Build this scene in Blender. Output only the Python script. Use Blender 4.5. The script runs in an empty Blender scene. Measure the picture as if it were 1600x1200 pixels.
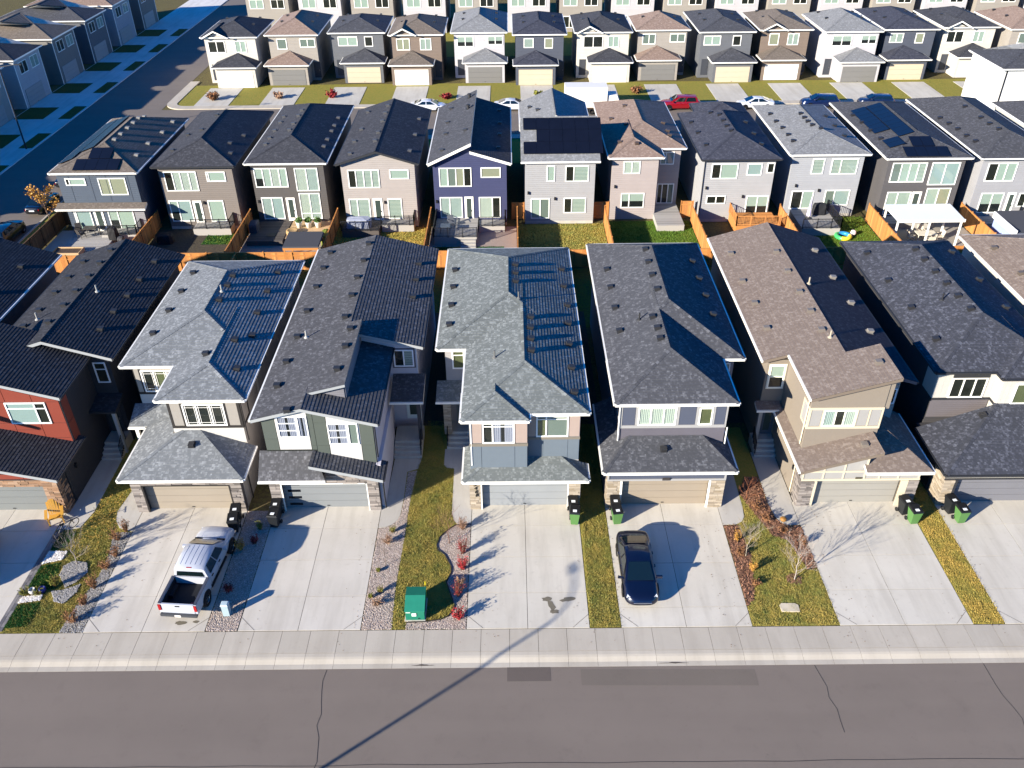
import bpy, math, random
import numpy as np

# ---------------------------------------------------------------- camera, sky, sun, exposure
SC = bpy.context.scene
COL = SC.collection
R = math.radians
FPX, PITCH, YAW, ROLL, CAMH = 1341.1, 0.60797, 0.00041, -0.00913, 35.0
_f = np.array([math.sin(YAW)*math.cos(PITCH), math.cos(YAW)*math.cos(PITCH), -math.sin(PITCH)])
_r = np.array([math.cos(YAW), -math.sin(YAW), 0.0]); _u = np.cross(_r, _f)
_r2 = _r*math.cos(ROLL)+_u*math.sin(ROLL); _u2 = -_r*math.sin(ROLL)+_u*math.cos(ROLL)
from mathutils import Matrix, Vector
cam = bpy.data.cameras.new('camera'); camo = bpy.data.objects.new('camera', cam); COL.objects.link(camo)
camo.matrix_world = Matrix(((_r2[0], _u2[0], -_f[0], 0), (_r2[1], _u2[1], -_f[1], 0), (_r2[2], _u2[2], -_f[2], CAMH), (0, 0, 0, 1)))
cam.sensor_width = 36.0; cam.sensor_fit = 'HORIZONTAL'; cam.lens = FPX/1600*36.0
cam.clip_start = 0.5; cam.clip_end = 3000
SC.camera = camo

SUN_EL, SUN_AZ = R(19.0), R(53.0)          # shadows run 53 degrees clockwise from the view direction
to_sun = Vector((-math.sin(SUN_AZ)*math.cos(SUN_EL), -math.cos(SUN_AZ)*math.cos(SUN_EL), math.sin(SUN_EL)))
W = bpy.data.worlds.new('World'); SC.world = W; W.use_nodes = True
_wn = W.node_tree.nodes; _bg = _wn['Background']
_sky = _wn.new('ShaderNodeTexSky'); _sky.sky_type = 'NISHITA'; _sky.sun_disc = False
_sky.sun_elevation = SUN_EL; _sky.sun_rotation = math.atan2(to_sun.x, to_sun.y)
_sky.altitude = 700; _sky.air_density = 1.0; _sky.dust_density = 0.0; _sky.ozone_density = 6.0
_hs = _wn.new('ShaderNodeHueSaturation'); _hs.inputs['Saturation'].default_value = 1.33; _hs.inputs['Hue'].default_value = 0.508
W.node_tree.links.new(_sky.outputs[0], _hs.inputs['Color']); W.node_tree.links.new(_hs.outputs[0], _bg.inputs[0]); _bg.inputs[1].default_value = 0.095
sl = bpy.data.lights.new('sun', 'SUN'); sl.energy = 5.0; sl.angle = R(0.53); sl.color = (1.0, 0.915, 0.775)
so = bpy.data.objects.new('sun', sl); COL.objects.link(so)
so.rotation_euler = (-to_sun).to_track_quat('-Z', 'Y').to_euler(); so.location = (-60, -40, 60)
SC.view_settings.view_transform = 'Standard'; SC.view_settings.look = 'None'
SC.view_settings.exposure = 1.5; SC.view_settings.gamma = 1.0; SC.view_settings.use_curve_mapping = False
SC.cycles.max_bounces = 6; SC.cycles.transparent_max_bounces = 8
random.seed(7); RNG = np.random.default_rng(7)

# ---------------------------------------------------------------- helpers: colour, materials
def C(h):
    h = h.lstrip('#'); o = []
    for i in (0, 2, 4):
        c = int(h[i:i+2], 16)/255; o.append(c/12.92 if c <= 0.04045 else ((c+0.055)/1.055)**2.4)
    return (o[0], o[1], o[2], 1.0)
class G:
    def __init__(s, name):
        s.m = bpy.data.materials.new(name); s.m.use_nodes = True; s.nt = s.m.node_tree
        s.b = s.nt.nodes['Principled BSDF']; s.out = s.nt.nodes['Material Output']
    def n(s, t, ins=None, **kw):
        x = s.nt.nodes.new(t)
        for k, v in kw.items(): setattr(x, k, v)
        for k, v in (ins or {}).items(): s.put(x.inputs[k], v)
        return x
    def put(s, sock, v):
        if isinstance(v, bpy.types.NodeSocket): s.nt.links.new(v, sock)
        else: sock.default_value = v
    def math(s, op, a, b=0.0, c=None):
        x = s.n('ShaderNodeMath', operation=op); s.put(x.inputs[0], a); s.put(x.inputs[1], b)
        if c is not None: s.put(x.inputs[2], c)
        return x.outputs[0]
    def noise(s, vec, scale, detail=3, rough=.55):
        return s.n('ShaderNodeTexNoise', {'Vector': vec, 'Scale': scale, 'Detail': detail, 'Roughness': rough}).outputs[0]
    def mix(s, fac, a, b, blend='MIX'):
        x = s.n('ShaderNodeMix', data_type='RGBA', blend_type=blend)
        s.put(x.inputs[0], fac); s.put(x.inputs[6], a); s.put(x.inputs[7], b); return x.outputs[2]
    def ramp(s, fac, stops):
        x = s.n('ShaderNodeValToRGB'); s.put(x.inputs[0], fac); e = x.color_ramp.elements
        while len(e) < len(stops): e.new(0.5)
        for k, (p, c) in enumerate(stops): e[k].position = p; e[k].color = c if len(c) == 4 else (*c, 1)
        return x.outputs[0]
    def bump(s, h, strength=.5, dist=.02, nrm=None):
        x = s.n('ShaderNodeBump', {'Height': h, 'Strength': strength, 'Distance': dist})
        if nrm is not None: s.put(x.inputs['Normal'], nrm)
        return x.outputs[0]
    def obj(s): return s.n('ShaderNodeTexCoord').outputs['Object']
    def pos(s): return s.n('ShaderNodeNewGeometry').outputs['Position']
    def fin(s, col, rough=.6, nrm=None, spec=.3, metal=0., coat=0.):
        s.put(s.b.inputs['Base Color'], col); s.put(s.b.inputs['Roughness'], rough)
        s.b.inputs['Specular IOR Level'].default_value = spec; s.put(s.b.inputs['Metallic'], metal)
        s.b.inputs['Coat Weight'].default_value = coat; s.b.inputs['Coat Roughness'].default_value = .03
        if nrm is not None: s.put(s.b.inputs['Normal'], nrm)
        return s.m
MC = {}
def cached(fn):
    def w(*a, **k):
        key = (fn.__name__, a, tuple(sorted(k.items())))
        if key not in MC: MC[key] = fn(*a, **k)
        return MC[key]
    return w
def sc(c, f): return (min(1, c[0]*f), min(1, c[1]*f), min(1, c[2]*f), 1)
@cached
def paint(h, rough=.55, var=.12, scale=3., bump=.0, bs=60., spec=.3, metal=0., coat=0.):
    g = G('paint_'+h); c = C(h); v = g.pos()
    n = g.noise(v, scale, 4); col = g.mix(n, sc(c, 1-var), sc(c, 1+var))
    nr = g.bump(g.noise(v, bs, 2), .4, bump) if bump else None
    return g.fin(col, rough, nr, spec, metal, coat)
@cached
def siding(h, lap=.17, vertical=False):
    g = G('siding_'+h); c = C(h); v = g.pos()
    s = g.n('ShaderNodeSeparateXYZ', {0: v}); ax = s.outputs[0 if vertical else 2]
    fr = g.math('FRACT', g.math('DIVIDE', ax, lap))
    hgt = g.math('SUBTRACT', 1.0, fr) if not vertical else g.math('LESS_THAN', fr, .16)
    ids = g.math('FLOOR', g.math('DIVIDE', ax, lap))
    wn = g.n('ShaderNodeTexWhiteNoise', {'W': ids}, noise_dimensions='1D').outputs[0]
    n = g.noise(v, 1.2, 4); a = g.mix(n, sc(c, .9), sc(c, 1.08)); col = g.mix(g.math('MULTIPLY', wn, .25), a, sc(c, .86))
    return g.fin(col, .62, g.bump(hgt, .9, .016), .25)
@cached
def shingle(dark, light, fleck, amt=.2):
    g = G('shingle_'+dark); uv = g.n('ShaderNodeUVMap').outputs[0]; s = g.n('ShaderNodeSeparateXYZ', {0: uv})
    def tabs(rh, tw, k):
        row = g.math('FLOOR', g.math('DIVIDE', s.outputs[1], rh)); wr = g.n('ShaderNodeTexWhiteNoise', {'W': g.math('ADD', row, k)}, noise_dimensions='1D').outputs[0]
        u = g.math('FLOOR', g.math('ADD', g.math('DIVIDE', s.outputs[0], tw), g.math('MULTIPLY', wr, 7.3))); key = g.n('ShaderNodeCombineXYZ', {0: u, 1: row, 2: k}).outputs[0]
        return g.n('ShaderNodeTexWhiteNoise', {'Vector': key}, noise_dimensions='3D').outputs[0]
    w1 = tabs(.2, .2, 1.); w2 = tabs(.1, .1, 5.); v = g.pos(); big = g.noise(v, .35, 4); fine = g.noise(v, 26, 3)
    wn = g.math('ADD', g.math('MULTIPLY', w1, .5), g.math('MULTIPLY', w2, .5))
    col = g.ramp(wn, [(.1, sc(C(dark), .88)), (.45, C(dark)), (.66, C(light)), (1.0, C(fleck))])
    wear = g.ramp(g.noise(v, .16, 5, .6), [(.4, (0, 0, 0)), (.7, (1, 1, 1))]); col = g.mix(g.math('MULTIPLY', wear, .22), col, C(light)); col = g.mix(g.math('MULTIPLY', big, .45), col, C(dark)); col = g.mix(g.math('MULTIPLY', fine, .3), col, sc(C(light), 1.1))
    return g.fin(col, .9, g.bump(g.math('ADD', g.math('MULTIPLY', wn, .6), fine), .5, .006), .15)
@cached
def concrete(h='b4b0a6', obvar=.16, scale=.6):
    g = G('concrete_'+h); v = g.pos(); c = C(h)
    rnd = g.n('ShaderNodeObjectInfo').outputs['Random']
    a = g.mix(g.noise(v, scale, 6, .6), sc(c, .84), sc(c, 1.12)); b = g.mix(g.math('MULTIPLY', rnd, obvar*2), a, sc(c, .8))
    st = g.noise(v, 2.7, 5, .7); st = g.ramp(st, [(.58, (0, 0, 0)), (.75, (1, 1, 1))]); b = g.mix(g.math('MULTIPLY', st, .3), b, C('83786a')); lg = g.ramp(g.noise(v, .22, 5, .6), [(.4, (0, 0, 0)), (.66, (1, 1, 1))]); b = g.mix(g.math('MULTIPLY', lg, .22), b, C('8f8474'))
    mp = g.n('ShaderNodeMapping', {'Vector': v, 'Scale': (1.3, .16, 1)}).outputs[0]; stk = g.ramp(g.noise(mp, 1.0, 5, .6), [(.46, (0, 0, 0)), (.68, (1, 1, 1))]); b = g.mix(g.math('MULTIPLY', stk, .32), b, C('857d70')); pt = g.ramp(g.noise(v, 5.5, 4, .7), [(.66, (0, 0, 0)), (.74, (1, 1, 1))]); b = g.mix(g.math('MULTIPLY', pt, .25), b, C('6a5f52'))
    sp = g.noise(v, 60, 2); b = g.mix(g.math('MULTIPLY', sp, .22), b, sc(c, 1.2))
    return g.fin(b, .85, g.bump(g.noise(v, 90, 2), .35, .006), .2)
@cached
def asphalt(h='4a4643'):
    g = G('asphalt_'+h); v = g.pos(); c = C(h)
    a = g.mix(g.noise(v, .25, 6, .65), sc(c, .8), sc(c, 1.2)); f = g.noise(v, 70, 2); a = g.mix(g.math('MULTIPLY', f, .5), a, sc(c, 1.7))
    a = g.mix(g.math('MULTIPLY', g.ramp(g.noise(v, .9, 6, .75), [(.55, (0, 0, 0)), (.8, (1, 1, 1))]), .3), a, sc(c, .6))
    mp = g.n('ShaderNodeMapping', {'Vector': v, 'Scale': (.05, .75, 1)}).outputs[0]; tr = g.ramp(g.noise(mp, 1.0, 3, .5), [(.4, (0, 0, 0)), (.65, (1, 1, 1))]); a = g.mix(g.math('MULTIPLY', tr, .35), a, sc(c, 1.35))
    sp = g.ramp(g.noise(v, 3.1, 4, .7), [(.68, (0, 0, 0)), (.76, (1, 1, 1))]); a = g.mix(g.math('MULTIPLY', sp, .3), a, sc(c, .5))
    return g.fin(a, .9, g.bump(f, .6, .012), .2)
@cached
def ground(c1, c2, c3, scale=.8):
    g = G('soil_'+c1); v = g.pos(); a = g.mix(g.noise(v, scale, 6, .65), C(c1), C(c2)); a = g.mix(g.ramp(g.noise(v, scale*6, 5, .7), [(.45, (0, 0, 0)), (.7, (1, 1, 1))]), a, C(c3))
    return g.fin(a, .95, g.bump(g.noise(v, 18, 4), .8, .05), .1)
@cached
def island(name, *stops, rough=.8, bump=.004, bs=40., spec=.2, patch=None, ps=.5):
    """colour picked per loose piece (blade, stone, board)"""
    g = G('pieces_'+name); geo = g.n('ShaderNodeNewGeometry'); rnd = geo.outputs['Random Per Island']; v = geo.outputs['Position']
    col = g.ramp(rnd, [(k/max(1, len(stops)-1), C(s)) for k, s in enumerate(stops)])
    if patch:
        f = g.ramp(g.noise(v, ps, 6, .7), [(.4, (0, 0, 0)), (.62, (1, 1, 1))])
        col2 = g.ramp(rnd, [(k/max(1, len(patch)-1), C(s)) for k, s in enumerate(patch)]); col = g.mix(f, col, col2)
    col = g.mix(g.math('MULTIPLY', g.noise(v, bs, 3), .25), col, sc(C(stops[0]), .75))
    return g.fin(col, rough, g.bump(g.noise(v, bs, 3), .5, bump) if bump else None, spec)
@cached
def glass(tint='e4ece8'):
    g = G('glass_'+tint); t = g.n('ShaderNodeBsdfTransparent', {0: C(tint)}); s = g.n('ShaderNodeBsdfGlossy', {0: (1, 1, 1, 1), 'Roughness': .02})
    lw = g.n('ShaderNodeLayerWeight', {0: .5}).outputs['Facing']; fr = g.math('ADD', .045, g.math('MULTIPLY', g.math('POWER', lw, 4.0), .9)); mx = g.n('ShaderNodeMixShader', {0: fr})
    g.nt.links.new(t.outputs[0], mx.inputs[1]); g.nt.links.new(s.outputs[0], mx.inputs[2]); g.nt.links.new(mx.outputs[0], g.out.inputs[0]); return g.m
@cached
def solar():
    g = G('solar_cells'); v = g.pos(); a = g.mix(g.noise(v, 1.3, 3), C('0a0c14'), C('10131f')); return g.fin(a, .32, None, .35)
def metalm(h, rough=.3): return paint(h, rough=rough, var=.05, spec=.5, metal=1.)

# ---------------------------------------------------------------- helpers: meshes and objects
class MB:
    def __init__(s): s.v = []; s.f = []; s.uv = None
    def poly(s, pts, uv=None):
        i = len(s.v); s.v += [tuple(map(float, p)) for p in pts]; s.f.append(tuple(range(i, i+len(pts))))
        if uv is not None:
            if s.uv is None: s.uv = {}
            s.uv[len(s.f)-1] = uv
        return s
    def box(s, x0, x1, y0, y1, z0, z1):
        i = len(s.v); x0, x1 = min(x0, x1), max(x0, x1); y0, y1 = min(y0, y1), max(y0, y1); z0, z1 = min(z0, z1), max(z0, z1)
        s.v += [(x0, y0, z0), (x1, y0, z0), (x1, y1, z0), (x0, y1, z0), (x0, y0, z1), (x1, y0, z1), (x1, y1, z1), (x0, y1, z1)]
        s.f += [(i+a, i+b, i+c, i+d) for a, b, c, d in ((3, 2, 1, 0), (4, 5, 6, 7), (0, 1, 5, 4), (1, 2, 6, 5), (2, 3, 7, 6), (3, 0, 4, 7))]; return s
    def hexa(s, lo, hi):
        """eight corners: lo ring of 4, hi ring of 4"""
        i = len(s.v); s.v += [tuple(map(float, p)) for p in lo]+[tuple(map(float, p)) for p in hi]
        s.f += [(i+a, i+b, i+c, i+d) for a, b, c, d in ((3, 2, 1, 0), (4, 5, 6, 7), (0, 1, 5, 4), (1, 2, 6, 5), (2, 3, 7, 6), (3, 0, 4, 7))]; return s
    def prism(s, pl, z0, z1):
        n = len(pl); i = len(s.v); ar = sum(pl[k][0]*pl[(k+1) % n][1]-pl[(k+1) % n][0]*pl[k][1] for k in range(n))
        if ar < 0: pl = pl[::-1]
        s.v += [(p[0], p[1], z0) for p in pl]+[(p[0], p[1], z1) for p in pl]
        s.f.append(tuple(range(i+n-1, i-1, -1))); s.f.append(tuple(range(i+n, i+2*n)))
        for k in range(n): j = (k+1) % n; s.f.append((i+k, i+j, i+n+j, i+n+k))
        return s
    def prismy(s, pl, y0, y1):
        """polygon in x,z extruded along y"""
        n = len(pl); i = len(s.v); ar = sum(pl[k][0]*pl[(k+1) % n][1]-pl[(k+1) % n][0]*pl[k][1] for k in range(n))
        if ar > 0: pl = pl[::-1]
        s.v += [(p[0], y0, p[1]) for p in pl]+[(p[0], y1, p[1]) for p in pl]
        s.f.append(tuple(range(i+n-1, i-1, -1))); s.f.append(tuple(range(i+n, i+2*n)))
        for k in range(n): j = (k+1) % n; s.f.append((i+k, i+j, i+n+j, i+n+k))
        return s
    def tube(s, a, b, r0, r1=None, n=6, cap=True):
        r1 = r0 if r1 is None else r1; a = np.array(a, float); b = np.array(b, float); d = b-a; L = np.linalg.norm(d)
        if L < 1e-6: return s
        d /= L; h = np.array([1., 0, 0]) if abs(d[2]) > .9 else np.array([0, 0, 1.]); p = np.cross(d, h); p /= np.linalg.norm(p); q = np.cross(d, p); i = len(s.v)
        for c, r in ((a, r0), (b, r1)):
            for k in range(n): t = 2*math.pi*k/n; s.v.append(tuple(c+p*r*math.cos(t)+q*r*math.sin(t)))
        for k in range(n): j = (k+1) % n; s.f.append((i+k, i+n+k, i+n+j, i+j))
        if cap: s.f.append(tuple(range(i, i+n))); s.f.append(tuple(range(i+2*n-1, i+n-1, -1)))
        return s
    def path(s, pts, r, n=6):
        for a, b in zip(pts, pts[1:]): s.tube(a, b, r, r, n)
        return s
    def torus(s, c, rad, r, axis='x', n=20, m=6):
        i = len(s.v)
        for k in range(n):
            t = 2*math.pi*k/n
            for l in range(m):
                w = 2*math.pi*l/m; q = rad+r*math.cos(w); a, b, o = q*math.cos(t), q*math.sin(t), r*math.sin(w)
                s.v.append((c[0]+o, c[1]+a, c[2]+b) if axis == 'x' else ((c[0]+a, c[1]+o, c[2]+b) if axis == 'y' else (c[0]+a, c[1]+b, c[2]+o)))
        for k in range(n):
            for l in range(m): s.f.append((i+k*m+l, i+((k+1) % n)*m+l, i+((k+1) % n)*m+(l+1) % m, i+k*m+(l+1) % m))
        return s
    def lathe(s, prof, c=(0, 0, 0), n=16):
        i = len(s.v); m = len(prof)
        for k in range(n):
            t = 2*math.pi*k/n
            for r, z in prof: s.v.append((c[0]+r*math.cos(t), c[1]+r*math.sin(t), c[2]+z))
        for k in range(n):
            for l in range(m-1): j = (k+1) % n; s.f.append((i+k*m+l, i+j*m+l, i+j*m+l+1, i+k*m+l+1))
        return s
def org(o):
    x = Vector((0, 0, 0))
    while o is not None: x = x+Vector(o.location); o = o.parent
    return x
def emit(mb, name, mat, parent=None, smooth=False, kind=None, recalc=False):
    me = bpy.data.meshes.new(name); o3 = org(parent) if parent is not None else Vector((0, 0, 0))
    me.from_pydata([(a-o3.x, b-o3.y, c-o3.z) for a, b, c in mb.v], [], mb.f)
    if mb.uv is not None:
        ul = me.uv_layers.new(name='UVMap')
        for fi, p in enumerate(me.polygons):
            if fi in mb.uv:
                for li, uvc in zip(p.loop_indices, mb.uv[fi]): ul.data[li].uv = uvc
    if smooth: me.polygons.foreach_set('use_smooth', [True]*len(me.polygons))
    me.update(); o = bpy.data.objects.new(name, me); COL.objects.link(o); o.data.materials.append(mat)
    if parent is not None: o.parent = parent
    if kind: o['kind'] = kind
    return o
def fast_mesh(name, verts, faces_n, mat, parent=None, kind=None):
    """verts (N,3) numpy, consecutive groups of faces_n vertices form one face"""
    n = len(verts)//faces_n; me = bpy.data.meshes.new(name); me.vertices.add(len(verts)); me.vertices.foreach_set('co', verts.astype(np.float32).ravel())
    me.loops.add(len(verts)); me.loops.foreach_set('vertex_index', np.arange(len(verts), dtype=np.int32)); me.polygons.add(n)
    me.polygons.foreach_set('loop_start', np.arange(0, len(verts), faces_n, dtype=np.int32)); me.update(calc_edges=True); me.validate()
    o = bpy.data.objects.new(name, me); COL.objects.link(o); me.materials.append(mat)
    if parent is not None: o.parent = parent
    if kind: o['kind'] = kind
    return o
def tag(o, label, cat, group=None, kind=None):
    o['label'] = label; o['category'] = cat
    if group: o['group'] = group
    if kind: o['kind'] = kind
    return o
def thing(name, label, cat, loc=(0, 0, 0), group=None):
    o = bpy.data.objects.new(name, None); COL.objects.link(o); o.location = loc; o.empty_display_size = .3; return tag(o, label, cat, group)
def struct(o, label=None):
    o['kind'] = 'structure'
    if label: o['label'] = label
    return o
def copy_tree(o, parent=None):
    c = o.copy(); COL.objects.link(c); c.parent = parent
    for ch in list(o.children): copy_tree(ch, c)
    return c
def inpoly(px, py, pl):
    r = np.zeros(len(px), bool); n = len(pl)
    for k in range(n):
        x0, y0 = pl[k]; x1, y1 = pl[(k+1) % n]
        if y0 == y1: continue
        c = ((y0 > py) != (y1 > py)) & (px < (x1-x0)*(py-y0)/(y1-y0)+x0); r ^= c
    return r
def scatter(pl, dens):
    xs = [p[0] for p in pl]; ys = [p[1] for p in pl]; a = (max(xs)-min(xs))*(max(ys)-min(ys)); n = int(a*dens)
    x = RNG.uniform(min(xs), max(xs), n); y = RNG.uniform(min(ys), max(ys), n); k = inpoly(x, y, pl); return x[k], y[k]
GRASS_A = dict(name='grass_straw', stops=('6f6a22', '857a2c', '93802f', '7a7426'), patch=('4c5f1e', '5a6a22', '68702a', '55641f'))
def grass_mat(kind='mixed'):
    if kind == 'green': return island('grass_green', '3c5c1a', '4a6a20', '567424', rough=.7, bump=0, patch=('486020', '5c6c26', '6a7430'), ps=.7)
    if kind == 'turf': return island('grass_turf', '1f4a1c', '275620', '2f6026', rough=.7, bump=0)
    if kind == 'dry': return island('grass_dry', 'a38a48', 'b0944c', 'bb9c50', '9a8644', rough=.75, bump=0, patch=('7c7a3c', '8e8642', '9c8c46'), ps=.7)
    return island('grass_mixed', '8f8044', '9e8c4a', 'ae9850', '948344', rough=.7, bump=0, patch=('616b36', '6f783c', '7e8242', '687038'), ps=.8)
def grass(label, pl, kind='mixed', dens=900, h=.055, z=.012, w=.013):
    x, y = scatter(pl, dens); n = len(x); x = x+RNG.normal(0, .045, n); y = y+RNG.normal(0, .02, n); a = RNG.uniform(0, 6.283, n); cell = np.abs(np.sin(np.floor(x*3.1)*12.9898+np.floor(y*3.1)*78.233)*43758.5) % 1.0; hh = h*RNG.uniform(.5, 1.35, n)*(.6+.9*cell); ww = w*RNG.uniform(.7, 1.5, n)
    lx, ly = RNG.normal(0, .45, n)*hh, RNG.normal(0, .45, n)*hh; v = np.empty((n, 3, 3))
    v[:, 0] = np.stack([x-np.cos(a)*ww, y-np.sin(a)*ww, np.full(n, z)], 1); v[:, 1] = np.stack([x+np.cos(a)*ww, y+np.sin(a)*ww, np.full(n, z)], 1); v[:, 2] = np.stack([x+lx, y+ly, z+hh], 1)
    return tag(fast_mesh('grass', v.reshape(-1, 3), 3, grass_mat(kind)), label, 'grass', kind='stuff')
_oct = np.array([[(1, 0, 0), (0, 1, 0), (0, 0, 1)], [(0, 1, 0), (-1, 0, 0), (0, 0, 1)], [(-1, 0, 0), (0, -1, 0), (0, 0, 1)], [(0, -1, 0), (1, 0, 0), (0, 0, 1)]], float)
def stones(name, label, pl, mat, dens=260, size=.05, z=.0, cat='gravel', flat=.45):
    """angular stones: a 6-sided faceted cap each, joined"""
    x, y = scatter(pl, dens); n = len(x); s = size*RNG.uniform(.5, 1.5, n); m = 5; vs = []; fs = []
    for k in range(n):
        i = len(vs); t0 = random.uniform(0, 6.28)
        for q in range(m): t = t0+6.283*q/m; rr = s[k]*random.uniform(.75, 1.2); vs.append((x[k]+rr*math.cos(t), y[k]+rr*math.sin(t), z-.01))
        for q in range(m): t = t0+6.283*q/m; rr = s[k]*random.uniform(.4, .75); vs.append((x[k]+rr*math.cos(t), y[k]+rr*math.sin(t), z+s[k]*flat*random.uniform(.8, 1.4)))
        fs.append(tuple(range(i+m, i+2*m)))
        for q in range(m): j = (q+1) % m; fs.append((i+q, i+j, i+m+j, i+m+q))
    mb = MB(); mb.v = vs; mb.f = fs; return tag(emit(mb, name, mat), label, cat, kind='stuff')
# ---------------------------------------------------------------- house kit
def _newell(p):
    n = np.zeros(3)
    for k in range(len(p)): n += np.cross(p[k], p[(k+1) % len(p)])
    n /= np.linalg.norm(n); return n if n[2] > 0 else -n
def _clip(p, b, lo, hi):
    """keep the part of polygon p whose coordinate b lies in lo..hi"""
    def half(pp, bb, lim, sgn):
        o = []; ob = []; n = len(pp)
        for k in range(n):
            j = (k+1) % n; a, c = sgn*(bb[k]-lim), sgn*(bb[j]-lim)
            if a >= -1e-9: o.append(pp[k]); ob.append(bb[k])
            if (a > 1e-9 and c < -1e-9) or (a < -1e-9 and c > 1e-9):
                t = a/(a-c); o.append(pp[k]+(pp[j]-pp[k])*t); ob.append(lim)
        return o, ob
    p, b = half(p, b, lo, 1)
    if len(p) < 3: return [], []
    return half(p, b, hi, -1)
def courses(mb, poly, e=.2, t=.018):
    p = [np.array(q, float) for q in poly]; n = _newell(p); s = np.array([0, 0, 1.])-n*n[2]; s /= np.linalg.norm(s); u = np.cross(s, n)
    c = np.mean(p, 0); ar = np.dot(_newell(p), sum(np.cross(p[k]-c, p[(k+1) % len(p)]-c) for k in range(len(p))))
    if ar < 0: p = p[::-1]
    b = [float(q@s) for q in p]; b0 = min(b); k = 0
    while b0+k*e < max(b)-1e-6:
        lo, hi = b0+k*e, b0+(k+1)*e; q, qb = _clip(p, b, lo, hi); k += 1
        if len(q) < 3: continue
        top = [v+n*(.004+t*(1-(w-lo)/e)) for v, w in zip(q, qb)]
        mb.poly(top, [(float(v@u), w-b0+1e-3) for v, w in zip(q, qb)])
        for i in range(len(q)):
            j = (i+1) % len(q)
            if abs(qb[i]-lo) < 1e-6 and abs(qb[j]-lo) < 1e-6: mb.poly([q[i], q[j], top[j], top[i]], [(0, w-b0)]*4 if False else [(float(q[i]@u), lo-b0-.01)]*4)
VENT = {}
def vent_mesh(kind, hexc):
    if (kind, hexc) in VENT: return VENT[(kind, hexc)]
    m = MB()
    if kind == 'box':
        m.box(-.24, .24, -.26, .26, 0, .02); m.hexa([(-.17, -.2, .02), (.17, -.2, .02), (.17, .2, .02), (-.17, .2, .02)], [(-.19, -.22, .25), (.19, -.22, .25), (.19, .2, .16), (-.19, .2, .16)])
    elif kind == 'pipe':
        m.lathe([(.16, 0), (.15, .03), (.07, .1), (.05, .12), (.05, .5), (.0, .5)], n=10)
    else:
        m.box(-.22, .22, -.22, .22, 0, .02); m.lathe([(.15, .02), (.15, .3), (.24, .34), (.24, .4), (.1, .48), (0, .49)], n=12)
    me = bpy.data.meshes.new('roof_vent'); me.from_pydata(m.v, [], m.f); me.materials.append(paint(hexc, rough=.5)); me.update(); VENT[(kind, hexc)] = me; return me
def fmap(face, P):
    return {'S': lambda u, w, d: (u, P-d, w), 'N': lambda u, w, d: (u, P+d, w), 'W': lambda u, w, d: (P-d, u, w), 'E': lambda u, w, d: (P+d, u, w)}[face]
def fbox(mb, face, P, u0, u1, w0, w1, d0, d1):
    f = fmap(face, P); a = f(u0, w0, d0); b = f(u1, w1, d1); return mb.box(a[0], b[0], a[1], b[1], a[2], b[2])
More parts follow.
